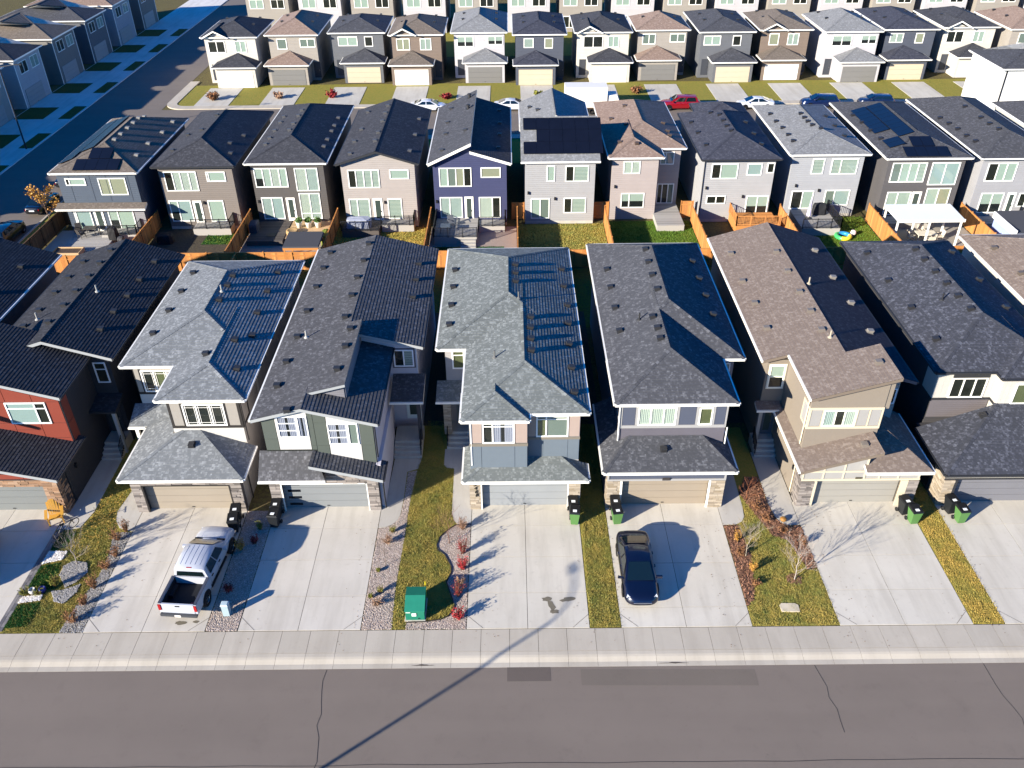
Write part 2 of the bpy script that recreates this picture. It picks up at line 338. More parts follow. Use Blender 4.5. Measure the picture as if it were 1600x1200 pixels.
class House:
    def __init__(s, label, x, y, name='house', cat='house', group=None):
        s.root = thing(name, label, cat, (x, y, 0), group); s.planes = []; s.roof_obj = None
    def box(s, name, x0, x1, y0, y1, z0, z1, mat, parent=None): return emit(MB().box(x0, x1, y0, y1, z0, z1), name, mat, parent or s.root)
    def wall(s, x0, x1, y0, y1, z0, z1, mat): return s.box('wall', x0, x1, y0, y1, z0, z1, mat)
    def gwall(s, pl, y0, y1, mat, name='gable_wall'): return emit(MB().prismy(pl, y0, y1), name, mat, s.root)
    def trim(s, face, P, rects, mat, proud=.03, name='trim'):
        for r in rects: o = emit(fbox(MB(), face, P, *r, 0, proud), name, mat, s.root)
        return o
    def panels(s, face, P, rects, mat, proud=.02, gap=.012, name='panel'):
        for r in rects: emit(fbox(MB(), face, P, r[0]+gap, r[1]-gap, r[2]+gap, r[3]-gap, 0, proud), name, mat, s.root)
    def roof(s, planes, sh, fas, gut=None, th=.2, caps=(), e=.2, drop=0.):
        m = MB(); f = MB(); g = MB(); zall = min(p[2] for pl in planes for p in pl)-drop; ekey = lambda a, b: frozenset([(round(a[0], 2), round(a[1], 2)), (round(b[0], 2), round(b[1], 2))]); ecount = {}
        for pl in planes:
            for k in range(len(pl)): q = ekey(pl[k], pl[(k+1) % len(pl)]); ecount[q] = ecount.get(q, 0)+1
        for pl in planes:
            if drop: pl = [(a, b, c-drop) for a, b, c in pl]
            courses(m, pl, e); s.planes.append(pl); n = len(pl); zmin = zall; cx = sum(p[0] for p in pl)/n; cy = sum(p[1] for p in pl)/n
            f.poly([(p[0], p[1], p[2]-th) for p in pl])
            for k in range(n):
                a, b = pl[k], pl[(k+1) % n]
                if ecount[ekey(a, b)] < 2: f.poly([a, b, (b[0], b[1], b[2]-th), (a[0], a[1], a[2]-th)])
                if gut and abs(a[2]-zmin) < 1e-3 and abs(b[2]-zmin) < 1e-3 and math.hypot(a[0]-b[0], a[1]-b[1]) > .5:
                    z1 = zmin-.005; z0 = z1-.12
                    if abs(a[1]-b[1]) < 1e-3:
                        sg = -1 if a[1] < cy else 1; x0, x1 = min(a[0], b[0]), max(a[0], b[0]); g.box(x0-.02, x1+.02, a[1]+sg*.012, a[1]+sg*.11, z0, z1)
                    else:
                        sg = -1 if a[0] < cx else 1; y0, y1 = min(a[1], b[1]), max(a[1], b[1]); g.box(a[0]+sg*.012, a[0]+sg*.11, y0+.002, y1-.002, z0, z1)
        o = emit(m, 'roof', sh, s.root); emit(f, 'fascia', fas, o)
        for k in range(0, len(g.v), 8):
            q = MB(); q.v = g.v[k:k+8]; q.f = [tuple(i-k for i in fc) for fc in g.f[k//8*6:k//8*6+6]]; emit(q, 'gutter', gut, o)
        cm = MB()
        for (A, B, sl) in caps:
            A = np.array(A, float); B = np.array(B, float); A[2] -= drop; B[2] -= drop; d = B-A; L = np.hypot(d[0], d[1]); h = np.array([-d[1], d[0], 0])/L; w = .16; nn = max(1, int(np.linalg.norm(d)/.24))
            for q in range(nn):
                a = A+d*q/nn; b = A+d*(q+1)/nn; za, zb = np.array([0, 0, .055]), np.array([0, 0, .038]); dr = np.array([0, 0, sl*w])
                cm.poly([a+za, b+zb, b-h*w-dr+zb*.8, a-h*w-dr+za*.8]); cm.poly([a+za, a+h*w-dr+za*.8, b+h*w-dr+zb*.8, b+zb])
        if cm.f:
            cm.uv = {i: [(random.random()*40, .1)]*4 for i in range(len(cm.f))}; emit(cm, 'ridge_cap', sh, o)
        s.roof_obj = o; return o
    def hip(s, x0, x1, y0, y1, z, m, sh, fas, gut, front='hip', back='hip', th=.2, e=.2, drop=0., cut=None):
        h = (x1-x0)/2; xm = (x0+x1)/2; rz = z+m*h; ya = y0+h if front == 'hip' else y0; yb = y1-h if back == 'hip' else y1
        A, B = (xm, ya, rz), (xm, yb, rz); q = {'a': (x0, y0, z), 'b': (x1, y0, z), 'c': (x1, y1, z), 'd': (x0, y1, z)}
        pls = [[q['a'], A, B, q['d']], [q['b'], q['c'], B, A]]; caps = [(A, B, m)]
        if front == 'hip': pls.append([q['a'], q['b'], A]); cl = lambda k: tuple(A[i]+(q[k][i]-A[i])*(cut or {}).get(k, 1.) for i in range(3)); caps += [(cl('a'), A, m*.7), (cl('b'), A, m*.7)]
        if back == 'hip': pls.append([q['c'], q['d'], B]); caps += [(q['c'], B, m*.7), (q['d'], B, m*.7)]
        return s.roof(pls, sh, fas, gut, th, caps, e, drop)
    def hipcut(s, x0, x1, y0, y1, z, m, ms, sh, fas, gut, th=.2, left=True, right=True):
        """front hip that dies into a wall at y1; ms is the side pitch"""
        zt = z+m*(y1-y0); d = (zt-z)/ms; xl = x0+d if left else x0; xr = x1-d if right else x1
        pls = [[(x0, y0, z), (x1, y0, z), (xr, y1, zt), (xl, y1, zt)]]; caps = []
        if left: pls.append([(x0, y0, z), (xl, y1, zt), (x0, y1, z)]); caps.append(((x0, y0, z), (xl, y1, zt), m*.7))
        if right: pls.append([(x1, y0, z), (x1, y1, z), (xr, y1, zt)]); caps.append(((x1, y0, z), (xr, y1, zt), m*.7))
        return s.roof(pls, sh, fas, gut, th, caps)
    def rz(s, x, y):
        best = None
        for pl in s.planes:
            p2 = [(q[0], q[1]) for q in pl]
            if inpoly(np.array([x]), np.array([y]), p2)[0]:
                p = [np.array(q, float) for q in pl]; n = _newell(p); z = p[0][2]-(n[0]*(x-p[0][0])+n[1]*(y-p[0][1]))/n[2]
                if best is None or z > best[0]: best = (z, n)
        return best
    def vents(s, pts, kind='box', col='2b2b2d', name=None):
        for x, y in pts:
            b = s.rz(x, y)
            if b is None: continue
            z, n = b; o = bpy.data.objects.new(name or ('plumbing_pipe' if kind == 'pipe' else 'roof_vent'), vent_mesh(kind, col)); COL.objects.link(o); o.parent = s.root
            o.location = Vector((x, y, z+.02))-org(s.root)
            dn = Vector((n[0], n[1], 0)); ang = math.atan2(dn.y, dn.x)+math.pi/2
            up = Vector(n) if kind == 'box' else Vector((0, 0, 1))
            o.scale = (.85, .85, .95) if kind == 'box' else (1, 1, 1)
            rot = Vector((0, 0, 1)).rotation_difference(up).to_matrix() @ Matrix.Rotation(ang, 3, 'Z'); o.rotation_euler = rot.to_euler()
    def window(s, face, P, u0, u1, w0, w1, cols=(), rows=(), fill='blind', frame='e6e4dc', fw=.08, grille=False, name='window', trim=None, tw=.1):
        m = MB(); d = .06; mat = paint(frame, rough=.4, var=.03)
        if trim:
            t = MB(); fbox(t, face, P, u0-tw, u0-.001, w0-tw, w1+tw, 0, .03); fbox(t, face, P, u1+.001, u1+tw, w0-tw, w1+tw, 0, .03)
            fbox(t, face, P, u0-.001, u1+.001, w0-tw, w0-.001, 0, .03); fbox(t, face, P, u0-.001, u1+.001, w1+.001, w1+tw, 0, .03)
        fbox(m, face, P, u0, u1, w0, w0+fw, 0, d); fbox(m, face, P, u0, u1, w1-fw, w1, 0, d); fbox(m, face, P, u0, u0+fw, w0+fw, w1-fw, 0, d); fbox(m, face, P, u1-fw, u1, w0+fw, w1-fw, 0, d)
        us = [u0+fw]+[u0+(u1-u0)*c for c in cols]+[u1-fw]; ws = [w0+fw]+[w0+(w1-w0)*c for c in rows]+[w1-fw]; hb = fw*.5
        for c in us[1:-1]: fbox(m, face, P, c-hb, c+hb, w0+fw, w1-fw, 0, d-.004)
        for i in range(len(us)-1):
            a = us[i]+(hb if i else 0); b = us[i+1]-(hb if i < len(us)-2 else 0)
            for w in ws[1:-1]: fbox(m, face, P, a, b, w-hb*.7, w+hb*.7, 0, d-.01)
            if grille:
                for gu in (a+.12*(b-a), b-.12*(b-a)): fbox(m, face, P, gu-.012, gu+.012, w0+fw, w1-fw, .033, .042)
                for gw in (w0+fw+.1*(w1-w0), w1-fw-.1*(w1-w0)): fbox(m, face, P, a, b, gw-.012, gw+.012, .033, .041)
        o = emit(m, name, mat, s.root)
        if trim: emit(t, 'trim', paint(trim, var=.05), o)
        for i in range(len(us)-1):
            fl = fill if isinstance(fill, str) else fill[i % len(fill)]
            f = fmap(face, P); za, zb_ = w0+fw*.6, w1-fw*.6; emit(MB().poly([f(us[i], za, .03), f(us[i+1], za, .03), f(us[i+1], zb_, .03), f(us[i], zb_, .03)]), 'pane', glass(), o); a, b, lo, hi = us[i], us[i+1], w0+fw*.5, w1-fw*.5; q = MB()
            if fl.startswith('curtain'):
                n = max(4, int((b-a)/.05)); cm = paint({'curtain': 'b4b7b0', 'curtain2': '9a96aa', 'curtain3': 'a3acaa'}[fl], var=.04)
                half = fl == 'curtain2'
                for k in range(n):
                    if half and .42 < (k+.5)/n < .58: continue
                    t0, t1 = a+(b-a)*k/n, a+(b-a)*(k+1)/n; d0, d1 = (.004, .022) if k % 2 else (.022, .004); j = random.uniform(-.003, .003)
                    q.poly([f(t0, lo, d0+j), f(t1, lo, d1+j), f(t1, hi, d1+j), f(t0, hi, d0+j)])
                emit(q, 'curtain', cm, o)
                if half: emit(fbox(MB(), face, P, a, b, lo, hi, .0, .002), 'dark_room', paint('181a1e'), o)
            elif fl == 'stripe':
                n = max(4, int((hi-lo)/.13))
                for k in range(n): fbox(q, face, P, a, b, lo+(hi-lo)*(k+.0)/n, lo+(hi-lo)*(k+.55)/n, .008, .016)
                emit(q, 'blind', paint('b4b8b1', var=.03), o); emit(fbox(MB(), face, P, a, b, lo, hi, 0, .004), 'blind_backing', paint('7f8c88'), o)
            elif fl == 'half':
                emit(fbox(MB(), face, P, a, b, lo+(hi-lo)*.45, hi, .006, .014), 'blind', paint('a3aba4', var=.03), o); emit(fbox(MB(), face, P, a, b, lo, hi, 0, .004), 'dark_room', paint('1b1d20'), o)
            elif fl == 'dark': emit(fbox(MB(), face, P, a, b, lo, hi, 0, .004), 'dark_room', paint('23231f', var=.35, scale=.9), o)
            elif fl == 'olive': emit(fbox(MB(), face, P, a, b, lo, hi, 0, .004), 'room', paint('5e5f45', var=.3, scale=1.1), o)
            else: emit(fbox(MB(), face, P, a, b, lo, hi, .002, .012), 'blind', paint({'blind': 'a3ada5', 'blue': '98a5a6', 'tan': '9a9582', 'grey': '747b76'}[fl], var=.04), o)
        return o
    def door(s, face, P, u0, u1, w0, w1, col='e4e2da', glassy=True):
        m = MB(); fbox(m, face, P, u0, u0+.1, w0, w1, 0, .05); fbox(m, face, P, u1-.1, u1, w0, w1, 0, .05); fbox(m, face, P, u0+.1, u1-.1, w1-.1, w1, 0, .05); fbox(m, face, P, u0+.1, u1-.1, w0, w0+.2, 0, .045)
        o = emit(m, 'door', paint(col, rough=.4, var=.03), s.root); emit(fbox(MB(), face, P, u0+.1, u1-.1, w0+.2, w1-.1, .01, .035), 'leaf', paint(col, rough=.4), o)
        if glassy: emit(fbox(MB(), face, P, u0+.2, u1-.2, w0+.3, w1-.2, .035, .042), 'pane', paint('39443f', rough=.08, spec=.6), o)
        emit(fbox(MB(), face, P, u1-.2, u1-.15, w0+.95, w0+1.1, .035, .08), 'handle', metalm('8a8a88'), o); return o
    def garage_door(s, P, u0, u1, w0, w1, col, n=4, lites=None, reveal=True, face='S'):
        mat = paint(col, rough=.45, var=.05, scale=1.2); d = emit(fbox(MB(), face, P, u0, u1, w0, w1, -.06, -.02), 'garage_door', mat, s.root); h = (w1-w0)/n
        for k in range(n):
            q = MB(); fbox(q, face, P, u0+.004, u1-.004, w0+h*k+.01, w0+h*(k+1)-.01, -.019, .012)
            f = fmap(face, P)
            emit(q, 'door_section', mat, d)
        if lites:
            for (a, b, c, e) in lites: emit(fbox(MB(), face, P, a, b, c, e, .013, .022), 'pane', paint('14161a', rough=.1, spec=.6), d)
        emit(fbox(MB(), face, P, (u0+u1)/2-.08, (u0+u1)/2+.08, w0+.12, w0+.16, .013, .05), 'handle', paint('2a2a2a'), d); return d
    def stone(s, face, P, u0, u1, w0, w1, mat, ch=.13, name='stone_veneer', back=.02, split=(.22, .6)):
        """ledge stones laid in courses, each stone with its own length, depth and joint"""
        m = MB(); w = w0; rr = random.Random(int((u0*31+w0*17+P)*100))
        while w < w1-.03:
            hh = min(ch*rr.uniform(.75, 1.25), w1-w); u = u0
            while u < u1-.02:
                L = min(rr.uniform(*split), u1-u)
                if u1-u-L < .1: L = u1-u
                fbox(m, face, P, u+.006, u+L-.006, w+.006, w+hh-.006, -back, rr.uniform(.02, .055)); u += L
            w += hh
        o = emit(m, name, mat, s.root); o['kind'] = 'stuff'; return o
    def downspout(s, pts, mat): return emit(MB().path(pts, .045, 4), 'downspout', mat, s.root)
    def steps(s, x0, x1, y0, n, mat, rise=.19, run=.29, land=1.3, name='step'):
        for k in range(n): emit(MB().box(x0, x1, y0+k*run, y0+n*run+land, k*rise+(.001 if k else 0), (k+1)*rise), name, mat, s.root)
    def rail(s, x, ya, yb, za, zb, mat, hh=.95, n=8, name='railing'):
        m = MB()
        for k in range(n+1):
            t = k/n; y = ya+(yb-ya)*t; z = za+(zb-za)*t; m.box(x-.015, x+.015, y-.015, y+.015, z, z+hh)
        m.tube((x, ya, za+hh), (x, yb, zb+hh), .03, n=4); m.tube((x, ya, za+.12), (x, yb, zb+.12), .02, n=4); return emit(m, name, mat, s.root)
    def light(s, face, P, u, w): emit(fbox(MB(), face, P, u-.08, u+.08, w-.14, w+.14, 0, .15), 'wall_lamp', paint('1d1d1f'), s.root)
BLACK = paint('1b1c1f', rough=.5); WHITE = paint('dcdad2', rough=.45, var=.04); OFFW = paint('cfcabb', rough=.5, var=.04)
STONE_TAN = island('stone_tan', '7d604a', '96775e', '66513f', 'a08670', '735c4a', bump=.01, bs=25.)
STONE_GREY = island('stone_grey', '57524f', '77706b', '8f8781', '4a4644', '9a918a', bump=.01, bs=25.)
STONE_PALE = island('stone_pale', '8f8474', 'a09484', '80735f', 'aca08f', '766b5d', bump=.01, bs=25.)
CONC = concrete(); CONC_G = concrete('aeaaa2')
# ---------------------------------------------------------------- the setting: terrain, streets, sidewalk, driveways
def sheet(name, pl, z, mat, label=None): return struct(emit(MB().poly([(x, y, z) for x, y in pl]), name, mat), label)
DIRT = ground('4a4230', '5e5339', '6d6a3a'); LAWNBASE = ground('85783a', '968540', '6f7834', 1.2); LAWN2 = ground('7a7234', '8a7e3c', '6c7434', .5)
sheet('ground', [(-900, 27.6), (900, 27.6), (900, 1500), (-900, 1500)], -.02, DIRT)
sheet('ground_lower', [(-900, -400), (900, -400), (900, 27.59), (-900, 27.59)], -.35, DIRT)
ROAD = asphalt('665d55')
road = sheet('road', [(-140, 15.6), (140, 15.6), (140, 26.42), (-140, 26.42)], -.1, ROAD)
sheet('road_patch', [(-.35, 25.55), (1.75, 25.55), (1.75, 26.36), (-.35, 26.36)], -.095, asphalt('544c46'))
sheet('road_patch', [(3.2, 25.3), (11.6, 25.2), (11.6, 26.1), (3.2, 26.2)], -.0955, asphalt('5f574f'))
SEAM = paint('2e2b29', rough=.7, var=.3, scale=4)
def seam(pts, w=.03):
    m = MB()
    for (x0, y0), (x1, y1) in zip(pts, pts[1:]):
        d = math.hypot(x1-x0, y1-y0); nx, ny = -(y1-y0)/d*w/2, (x1-x0)/d*w/2; m.poly([(x0-nx, y0-ny, -.0935), (x1-nx, y1-ny, -.0935), (x1+nx, y1+ny, -.0935), (x0+nx, y0+ny, -.0935)])
    struct(emit(m, 'road_seam', SEAM))
sr = random.Random(5)
seam([(-60+2.0*k, 21.35+sr.uniform(-.035, .035)) for k in range(61)], .025)
for x in (-27.5, -9.2, 14.6, 22.8): seam([(x+sr.uniform(-.12, .12)+.05*k, 26.3-.6*k) for k in range(12 if x != 14.6 else 7)], .022)
def slabs(name, xs, ys, z, mat, gap=.012, th=.12, jitter=.0):
    p = struct(bpy.data.objects.new(name, None)); COL.objects.link(p); p.location = ((xs[0]+xs[-1])/2, ys[0], 0)
    for i in range(len(xs)-1):
        for j in range(len(ys)-1): emit(MB().box(xs[i]+gap, xs[i+1]-gap, ys[j]+gap, ys[j+1]-gap, z-th, z+random.uniform(-jitter, jitter)), 'slab', mat, p)
    return p
SWM = concrete('ada597', .28); CURBM = concrete('aca496', .2)
sx = [1.21+1.435*k for k in range(-29, 30)]
sw = slabs('sidewalk', sx, [27.2, 28.57], .02, SWM, .009)
cb = struct(bpy.data.objects.new('kerb', None)); COL.objects.link(cb); cb.location = (0, 26.6, 0)
for a, b in zip(sx, sx[1:]):
    m = MB(); n = 8; prof = [(26.35, -.3), (26.35, -.094), (26.62, -.088), (26.74, -.05), (26.86, -.01), (26.98, .012), (27.19, .02), (27.19, -.3)]
    i = 0; a0, b0 = a+.006, b-.006; m.v = [(a0, y, z) for y, z in prof]+[(b0, y, z) for y, z in prof]
    m.f = [tuple(range(n-1, -1, -1)), tuple(range(n, 2*n))]+[(k, k+1, n+k+1, n+k) for k in range(n-1)]; emit(m, 'kerb_stone', CURBM, cb)
sheet('joint_bed', [(-42, 26.7), (42, 26.7), (42, 28.62), (-42, 28.62)], -.075, ground('3a362f', '45403a', '2e2b27'))
for k, (x0, x1, y) in enumerate(((-5.0, -3.9, 26.5), (7.0, 8.5, 26.5), (26.6, 27.5, 26.48))):
    n = 9; sheet('wet_stain', [(x0+(x1-x0)*i/n, y-.03*random.random()*math.sin(math.pi*i/n)-.004) for i in range(n+1)]+[(x1-(x1-x0)*i/n, y+.07*random.random()*math.sin(math.pi*i/n)+.004) for i in range(n+1)], -.084, paint('4a423b', rough=.6))
DRV = concrete('c0baad', .2, .35); DRV2 = concrete('bcb6ab', .18, .35)
DR = {'N1': ([-32.6, -29.5, -26.36], [28.6, 31.0, 33.4, 35.9, 37.75]), 'N2': ([-21.86, -18.87, -15.67], [28.6, 30.95, 33.33, 35.9, 37.75]), 'N3': ([-14.0, -10.95, -7.78], [28.6, 30.82, 33.44, 35.91, 37.75]),
      'N4': ([-2.41, .7, 3.84], [28.6, 30.95, 33.53, 35.98, 37.75]), 'N5': ([5.45, 8.74, 12.08], [28.6, 29.88, 32.96, 35.94, 37.75]), 'N6': ([16.53, 19.83, 23.28], [28.6, 30.93, 33.41, 35.74, 37.75]), 'N7': ([24.9, 28.2, 31.5], [28.6, 30.91, 33.25, 35.75, 37.75])}
for k, (xs, ys) in DR.items():
    slabs('driveway', xs, ys, .022, DRV if k in ('N4', 'N5', 'N6', 'N7') else DRV2); sheet('driveway_bed', [(xs[0]+.02, 28.6), (xs[-1]-.02, 28.6), (xs[-1]-.02, 37.8), (xs[0]+.02, 37.8)], -.008, ground('3a362f', '45403a', '2e2b27'))
JM = paint('5f574c', var=.2)
def cjoint(x0, y0, x1, y1):
    d = math.hypot(x1-x0, y1-y0); nx, ny = -(y1-y0)/d*.011, (x1-x0)/d*.011; sheet('control_joint', [(x0-nx, y0-ny), (x1-nx, y1-ny), (x1+nx, y1+ny), (x0+nx, y0+ny)], .0265, JM)
for k in ('N2', 'N3', 'N4', 'N5', 'N6', 'N7'):
    xs, ys = DR[k]; cjoint(xs[0]+.02, 29.45, xs[0]+.85, 28.63); cjoint(xs[-1]-.02, 29.45, xs[-1]-.85, 28.63)
def walk(pl, cuts=()):
    o = struct(emit(MB().prism(pl, -.1, .026), 'front_walk', CONC_G)); return o
walk([(-26.3, 35.95), (-25.73, 35.95), (-25.04, 36.13), (-24.73, 37.46), (-24.85, 42.2), (-26.17, 42.2), (-26.15, 37.76), (-26.34, 37.76)])
walk([(-21.88, 35.8), (-22.16, 35.83), (-22.75, 36.1), (-23.15, 36.7), (-23.36, 37.45), (-23.2, 38.83), (-22.9, 42.5), (-22.12, 42.5), (-22.12, 37.76), (-21.88, 37.76)])
walk([(-7.76, 35.9), (-7.35, 35.95), (-7.0, 36.15), (-6.72, 36.5), (-6.6, 36.95), (-6.54, 38.03), (-6.56, 40.8), (-5.9, 41.1), (-5.75, 42.1), (-7.45, 42.1), (-7.6, 37.76), (-7.76, 37.76)])
walk([(-2.43, 36.15), (-3.2, 36.1), (-3.45, 36.5), (-3.58, 37.03), (-3.62, 39.3), (-3.64, 41.07), (-4.1, 41.15), (-4.3, 41.4), (-4.32, 43), (-2.6, 43), (-2.55, 37.76), (-2.43, 37.76)])
walk([(12.1, 35.89), (12.85, 35.9), (13.25, 36.15), (13.45, 36.53), (13.54, 37.34), (13.6, 39.32), (13.7, 42), (12.35, 42), (12.33, 37.76), (12.1, 37.76)])
walk([(16.51, 35.83), (15.75, 35.8), (15.4, 36.15), (15.25, 36.6), (15.12, 37.6), (15.2, 42.4), (16.62, 42.4), (16.6, 37.76), (16.51, 37.76)])
# damp marks on the driveways
def blot(x, y, rx, ry, mat, seed, rot=0.):
    q = random.Random(seed); n = 16; pl = []
    for k in range(n): t = 6.283*k/n; r = q.uniform(.7, 1.15); a, b = rx*r*math.cos(t), ry*r*math.sin(t); pl.append((x+a*math.cos(rot)-b*math.sin(rot), y+a*math.sin(rot)+b*math.cos(rot)))
    sheet('damp_mark', pl, .0275, mat)
WET = paint('6a6355', rough=.55, var=.2)
blot(1.75, 30.5, .3, .16, WET, 3); blot(1.98, 30.05, .17, .42, WET, 4, .25); blot(2.1, 29.65, .26, .14, WET, 14); blot(2.84, 30.45, .42, .15, WET, 5, .15); blot(-17.04, 29.15, .3, .14, WET, 6); blot(-16.28, 29.21, .2, .1, WET, 7)
# lawns and beds of the front yards
def lawn(pl, z=.004, mat=None): return sheet('lawn', pl, z, mat or LAWNBASE)
L12 = [(-25.98, 28.6), (-23.05, 28.6), (-22.96, 29.8), (-22.73, 31.07), (-22.5, 32.4), (-22.55, 33.95), (-23.0, 35.7), (-23.1, 36.4), (-23.42, 37.4), (-23.25, 38.85), (-22.95, 42), (-24.8, 42.2), (-24.68, 37.46), (-25.0, 36.1), (-25.9, 35.9)]
lawn([(-26.36, 28.6), (-21.86, 28.6), (-21.86, 45), (-26.36, 45)])
grass('short yellowing lawn between the paver edging and the truck driveway', L12, 'mixed', 900)
T1 = [(-25.98, 28.9), (-24.83, 29.0), (-24.85, 30.6), (-25.95, 30.4)]; T2 = [(-25.98, 31.45), (-24.63, 31.5), (-24.97, 33.44), (-25.98, 33.1)]; T3 = [(-25.98, 34.36), (-25.21, 34.54), (-25.07, 35.74), (-25.98, 35.3)]
TB = ground('1c3f18', '244a1d', '2c5222')
for pl, lb in ((T1, 'dark green square of turf nearest the sidewalk beside the pavers'), (T2, 'dark green turf patch between the two white stone bands'), (T3, 'dark green turf patch under the bicycle')):
    sheet('turf_base', pl, .03, TB); grass(lb, pl, 'turf', 1200, .06, .03)
GREYG = island('gravel_grey', '8d8a86', '9f9b95', '75726f', 'b3afa9', '666361', bump=.004); PALEG = island('gravel_pale', 'a09287', 'b3a599', '8f8177', 'c6bab0', '7d7068', 'a9958a', bump=.004); WHITEG = island('gravel_white', 'd8d5ce', 'e6e3dc', 'c4beb4', 'b7a79c', bump=.004)
def bed(label, pl, gm, dens=330, size=.045, z=.02, base='8a8278'):
    sheet('gravel_base', pl, z-.012, paint(base, var=.25, scale=9, bump=.01)); return stones('gravel', label, pl, gm, dens*2.2, size*.68, z-.008)
bed('grey gravel island round the young bare tree', [(-24.63, 32.44), (-24.71, 33.14), (-24.32, 33.49), (-23.52, 33.36), (-23.19, 32.66), (-23.52, 31.97), (-23.96, 31.58)], GREYG, 420, .05, .07)
bed('small grey gravel bed below the bare tree island', [(-24.57, 31.31), (-23.98, 31.42), (-23.24, 31.8), (-23.22, 31.24), (-23.58, 30.48), (-24.14, 30.6)], GREYG, 420, .05, .07)
bed('white stone band across the turf near the flower pots', [(-25.98, 30.51), (-24.9, 30.72), (-24.96, 31.1), (-25.98, 30.95)], WHITEG, 420, .06, .07)
bed('white and rusty stone band below the bicycle', [(-25.98, 33.28), (-25.0, 33.62), (-24.94, 34.23), (-25.98, 34.24)], WHITEG, 420, .06, .07)
bed('gravel strip with russet shrubs along the truck driveway', [(-23.05, 28.6), (-22.96, 29.8), (-22.73, 31.07), (-22.5, 32.4), (-22.55, 33.95), (-22.9, 35.7), (-22.2, 35.75), (-21.88, 35.7), (-21.88, 28.6)], GREYG, 300, .045, .02, '5d5548')
bed('shaded grey gravel strip right of the white pickup', [(-15.62, 28.62), (-14.04, 28.62), (-14.04, 37.4), (-15.62, 37.4)], PALEG, 330, .045, .02)
B3 = [(-7.74, 28.62), (-6.2, 28.62), (-6.3, 31.3), (-6.22, 33.9), (-6.16, 36), (-6.14, 38.3), (-5.95, 40.95), (-6.5, 40.75), (-6.5, 38), (-6.58, 36.85), (-6.98, 36.1), (-7.36, 35.88), (-7.74, 35.85)]
bed('pale gravel bed with small shrubs left of the green box', B3, PALEG, 330, .045, .02)
B4 = [(-5.49, 28.62), (-5.49, 29.02), (-4.52, 29.06), (-3.75, 29.2), (-3.38, 29.4), (-3.12, 29.8), (-3.09, 30.1), (-3.4, 31.1), (-3.6, 31.73), (-3.38, 32.4), (-3.41, 32.87), (-3.8, 33.71), (-4.22, 34.1), (-4.3, 34.45), (-4.16, 35.08), (-3.7, 35.7), (-3.3, 36.05), (-2.44, 36.1), (-2.44, 28.62)]
bed('wavy pinkish gravel bed with red shrubs beside the driveway', B4, PALEG, 330, .045, .02)
em = MB()
for a, b in zip(B4[1:-2], B4[2:-1]): em.tube((a[0], a[1], .05), (b[0], b[1], .05), .03, n=5)
tag(emit(em, 'bed_edging', paint('2a2622')), 'dark plastic edging curving round the pinkish gravel bed', 'edging')
G34 = [(-6.2, 28.62), (-5.49, 28.62), (-5.49, 29.02)]+B4[2:17]+[(-3.45, 36.3), (-3.62, 37.1), (-3.66, 41.0), (-4.35, 41.4), (-4.5, 46), (-5.6, 46), (-5.95, 40.95), (-6.14, 38.3), (-6.16, 36), (-6.22, 33.9), (-6.3, 31.3)]
lawn([(-6.6, 28.62), (-3.0, 28.62), (-3.0, 46), (-6.6, 46)])
grass('narrow curving lawn behind the green utility box', G34, 'mixed', 950)
lawn([(3.86, 28.62), (5.43, 28.62), (5.43, 58), (3.86, 58)]); grass('straight grass strip left of the dark blue sedan', [(3.87, 28.62), (5.42, 28.62), (5.35, 37), (5.2, 46), (4.2, 46), (3.98, 37)], 'mixed', 1000, .06)
lawn([(12.1, 28.62), (16.51, 28.62), (16.51, 35.9), (15.2, 35.9), (15.1, 45), (13.7, 45), (13.55, 36.5), (12.1, 35.8)])
grass('patchy lawn round the mulched bare tree', [(12.12, 28.62), (16.5, 28.62), (16.52, 32.4), (15.95, 32.4), (15.7, 33.58), (15.5, 34.57), (14.7, 35.0), (14.4, 36), (13.9, 37.4), (13.6, 38.5), (13.5, 36.5), (12.95, 35.8), (13.15, 33.6), (12.6, 30.4), (12.12, 29.8)], 'mixed', 950, .06)
MULCH = island('mulch', '7a5644', '8f664f', '5a4436', 'a57a5e', '6b5040', bump=.006)
def mulch(label, pl):
    sheet('mulch_base', pl, .012, ground('46342a', '523c30', '3a2c24')); x, y = scatter(pl, 330); n = len(x); a = RNG.uniform(0, 6.28, n); L = RNG.uniform(.04, .11, n); w = RNG.uniform(.012, .03, n); z = RNG.uniform(.02, .06, n); c, s_ = np.cos(a), np.sin(a); v = np.empty((n, 4, 3)); t = RNG.normal(0, .025, n)
    for k, (i, j) in enumerate(((-1, -1), (1, -1), (1, 1), (-1, 1))): v[:, k] = np.stack([x+i*L*c-j*w*s_, y+i*L*s_+j*w*c, z+i*t], 1)
    return tag(fast_mesh('mulch', v.reshape(-1, 3), 4, MULCH), label, 'mulch', kind='stuff')
mulch('rusty bark mulch along the edge of the sedan driveway', [(12.12, 29.85), (12.6, 30.4), (12.95, 32.2), (13.15, 33.6), (12.94, 35.85), (12.12, 35.82)])
mulch('rusty bark mulch bed beside the tan house walk', [(13.6, 38.6), (13.9, 37.4), (14.4, 36), (14.7, 35.0), (15.5, 34.57), (15.7, 33.58), (15.99, 32.4), (16.5, 32.45), (16.5, 35.75), (15.6, 35.75), (15.2, 36.38), (15.08, 37.6), (15.1, 40), (14.3, 40)])
mulch('small mulch ring at the foot of the bare tree', [(15.03+.42*math.cos(t*.52), 31.7+.36*math.sin(t*.52)) for t in range(12)])
lawn([(23.3, 28.62), (24.88, 28.62), (24.9, 45), (23.3, 45)]); grass('dry straw coloured grass strip by the green lidded bins', [(23.31, 28.62), (24.87, 28.62), (24.9, 37), (24.6, 44), (23.6, 44), (23.4, 36)], 'dry', 1000, .06)
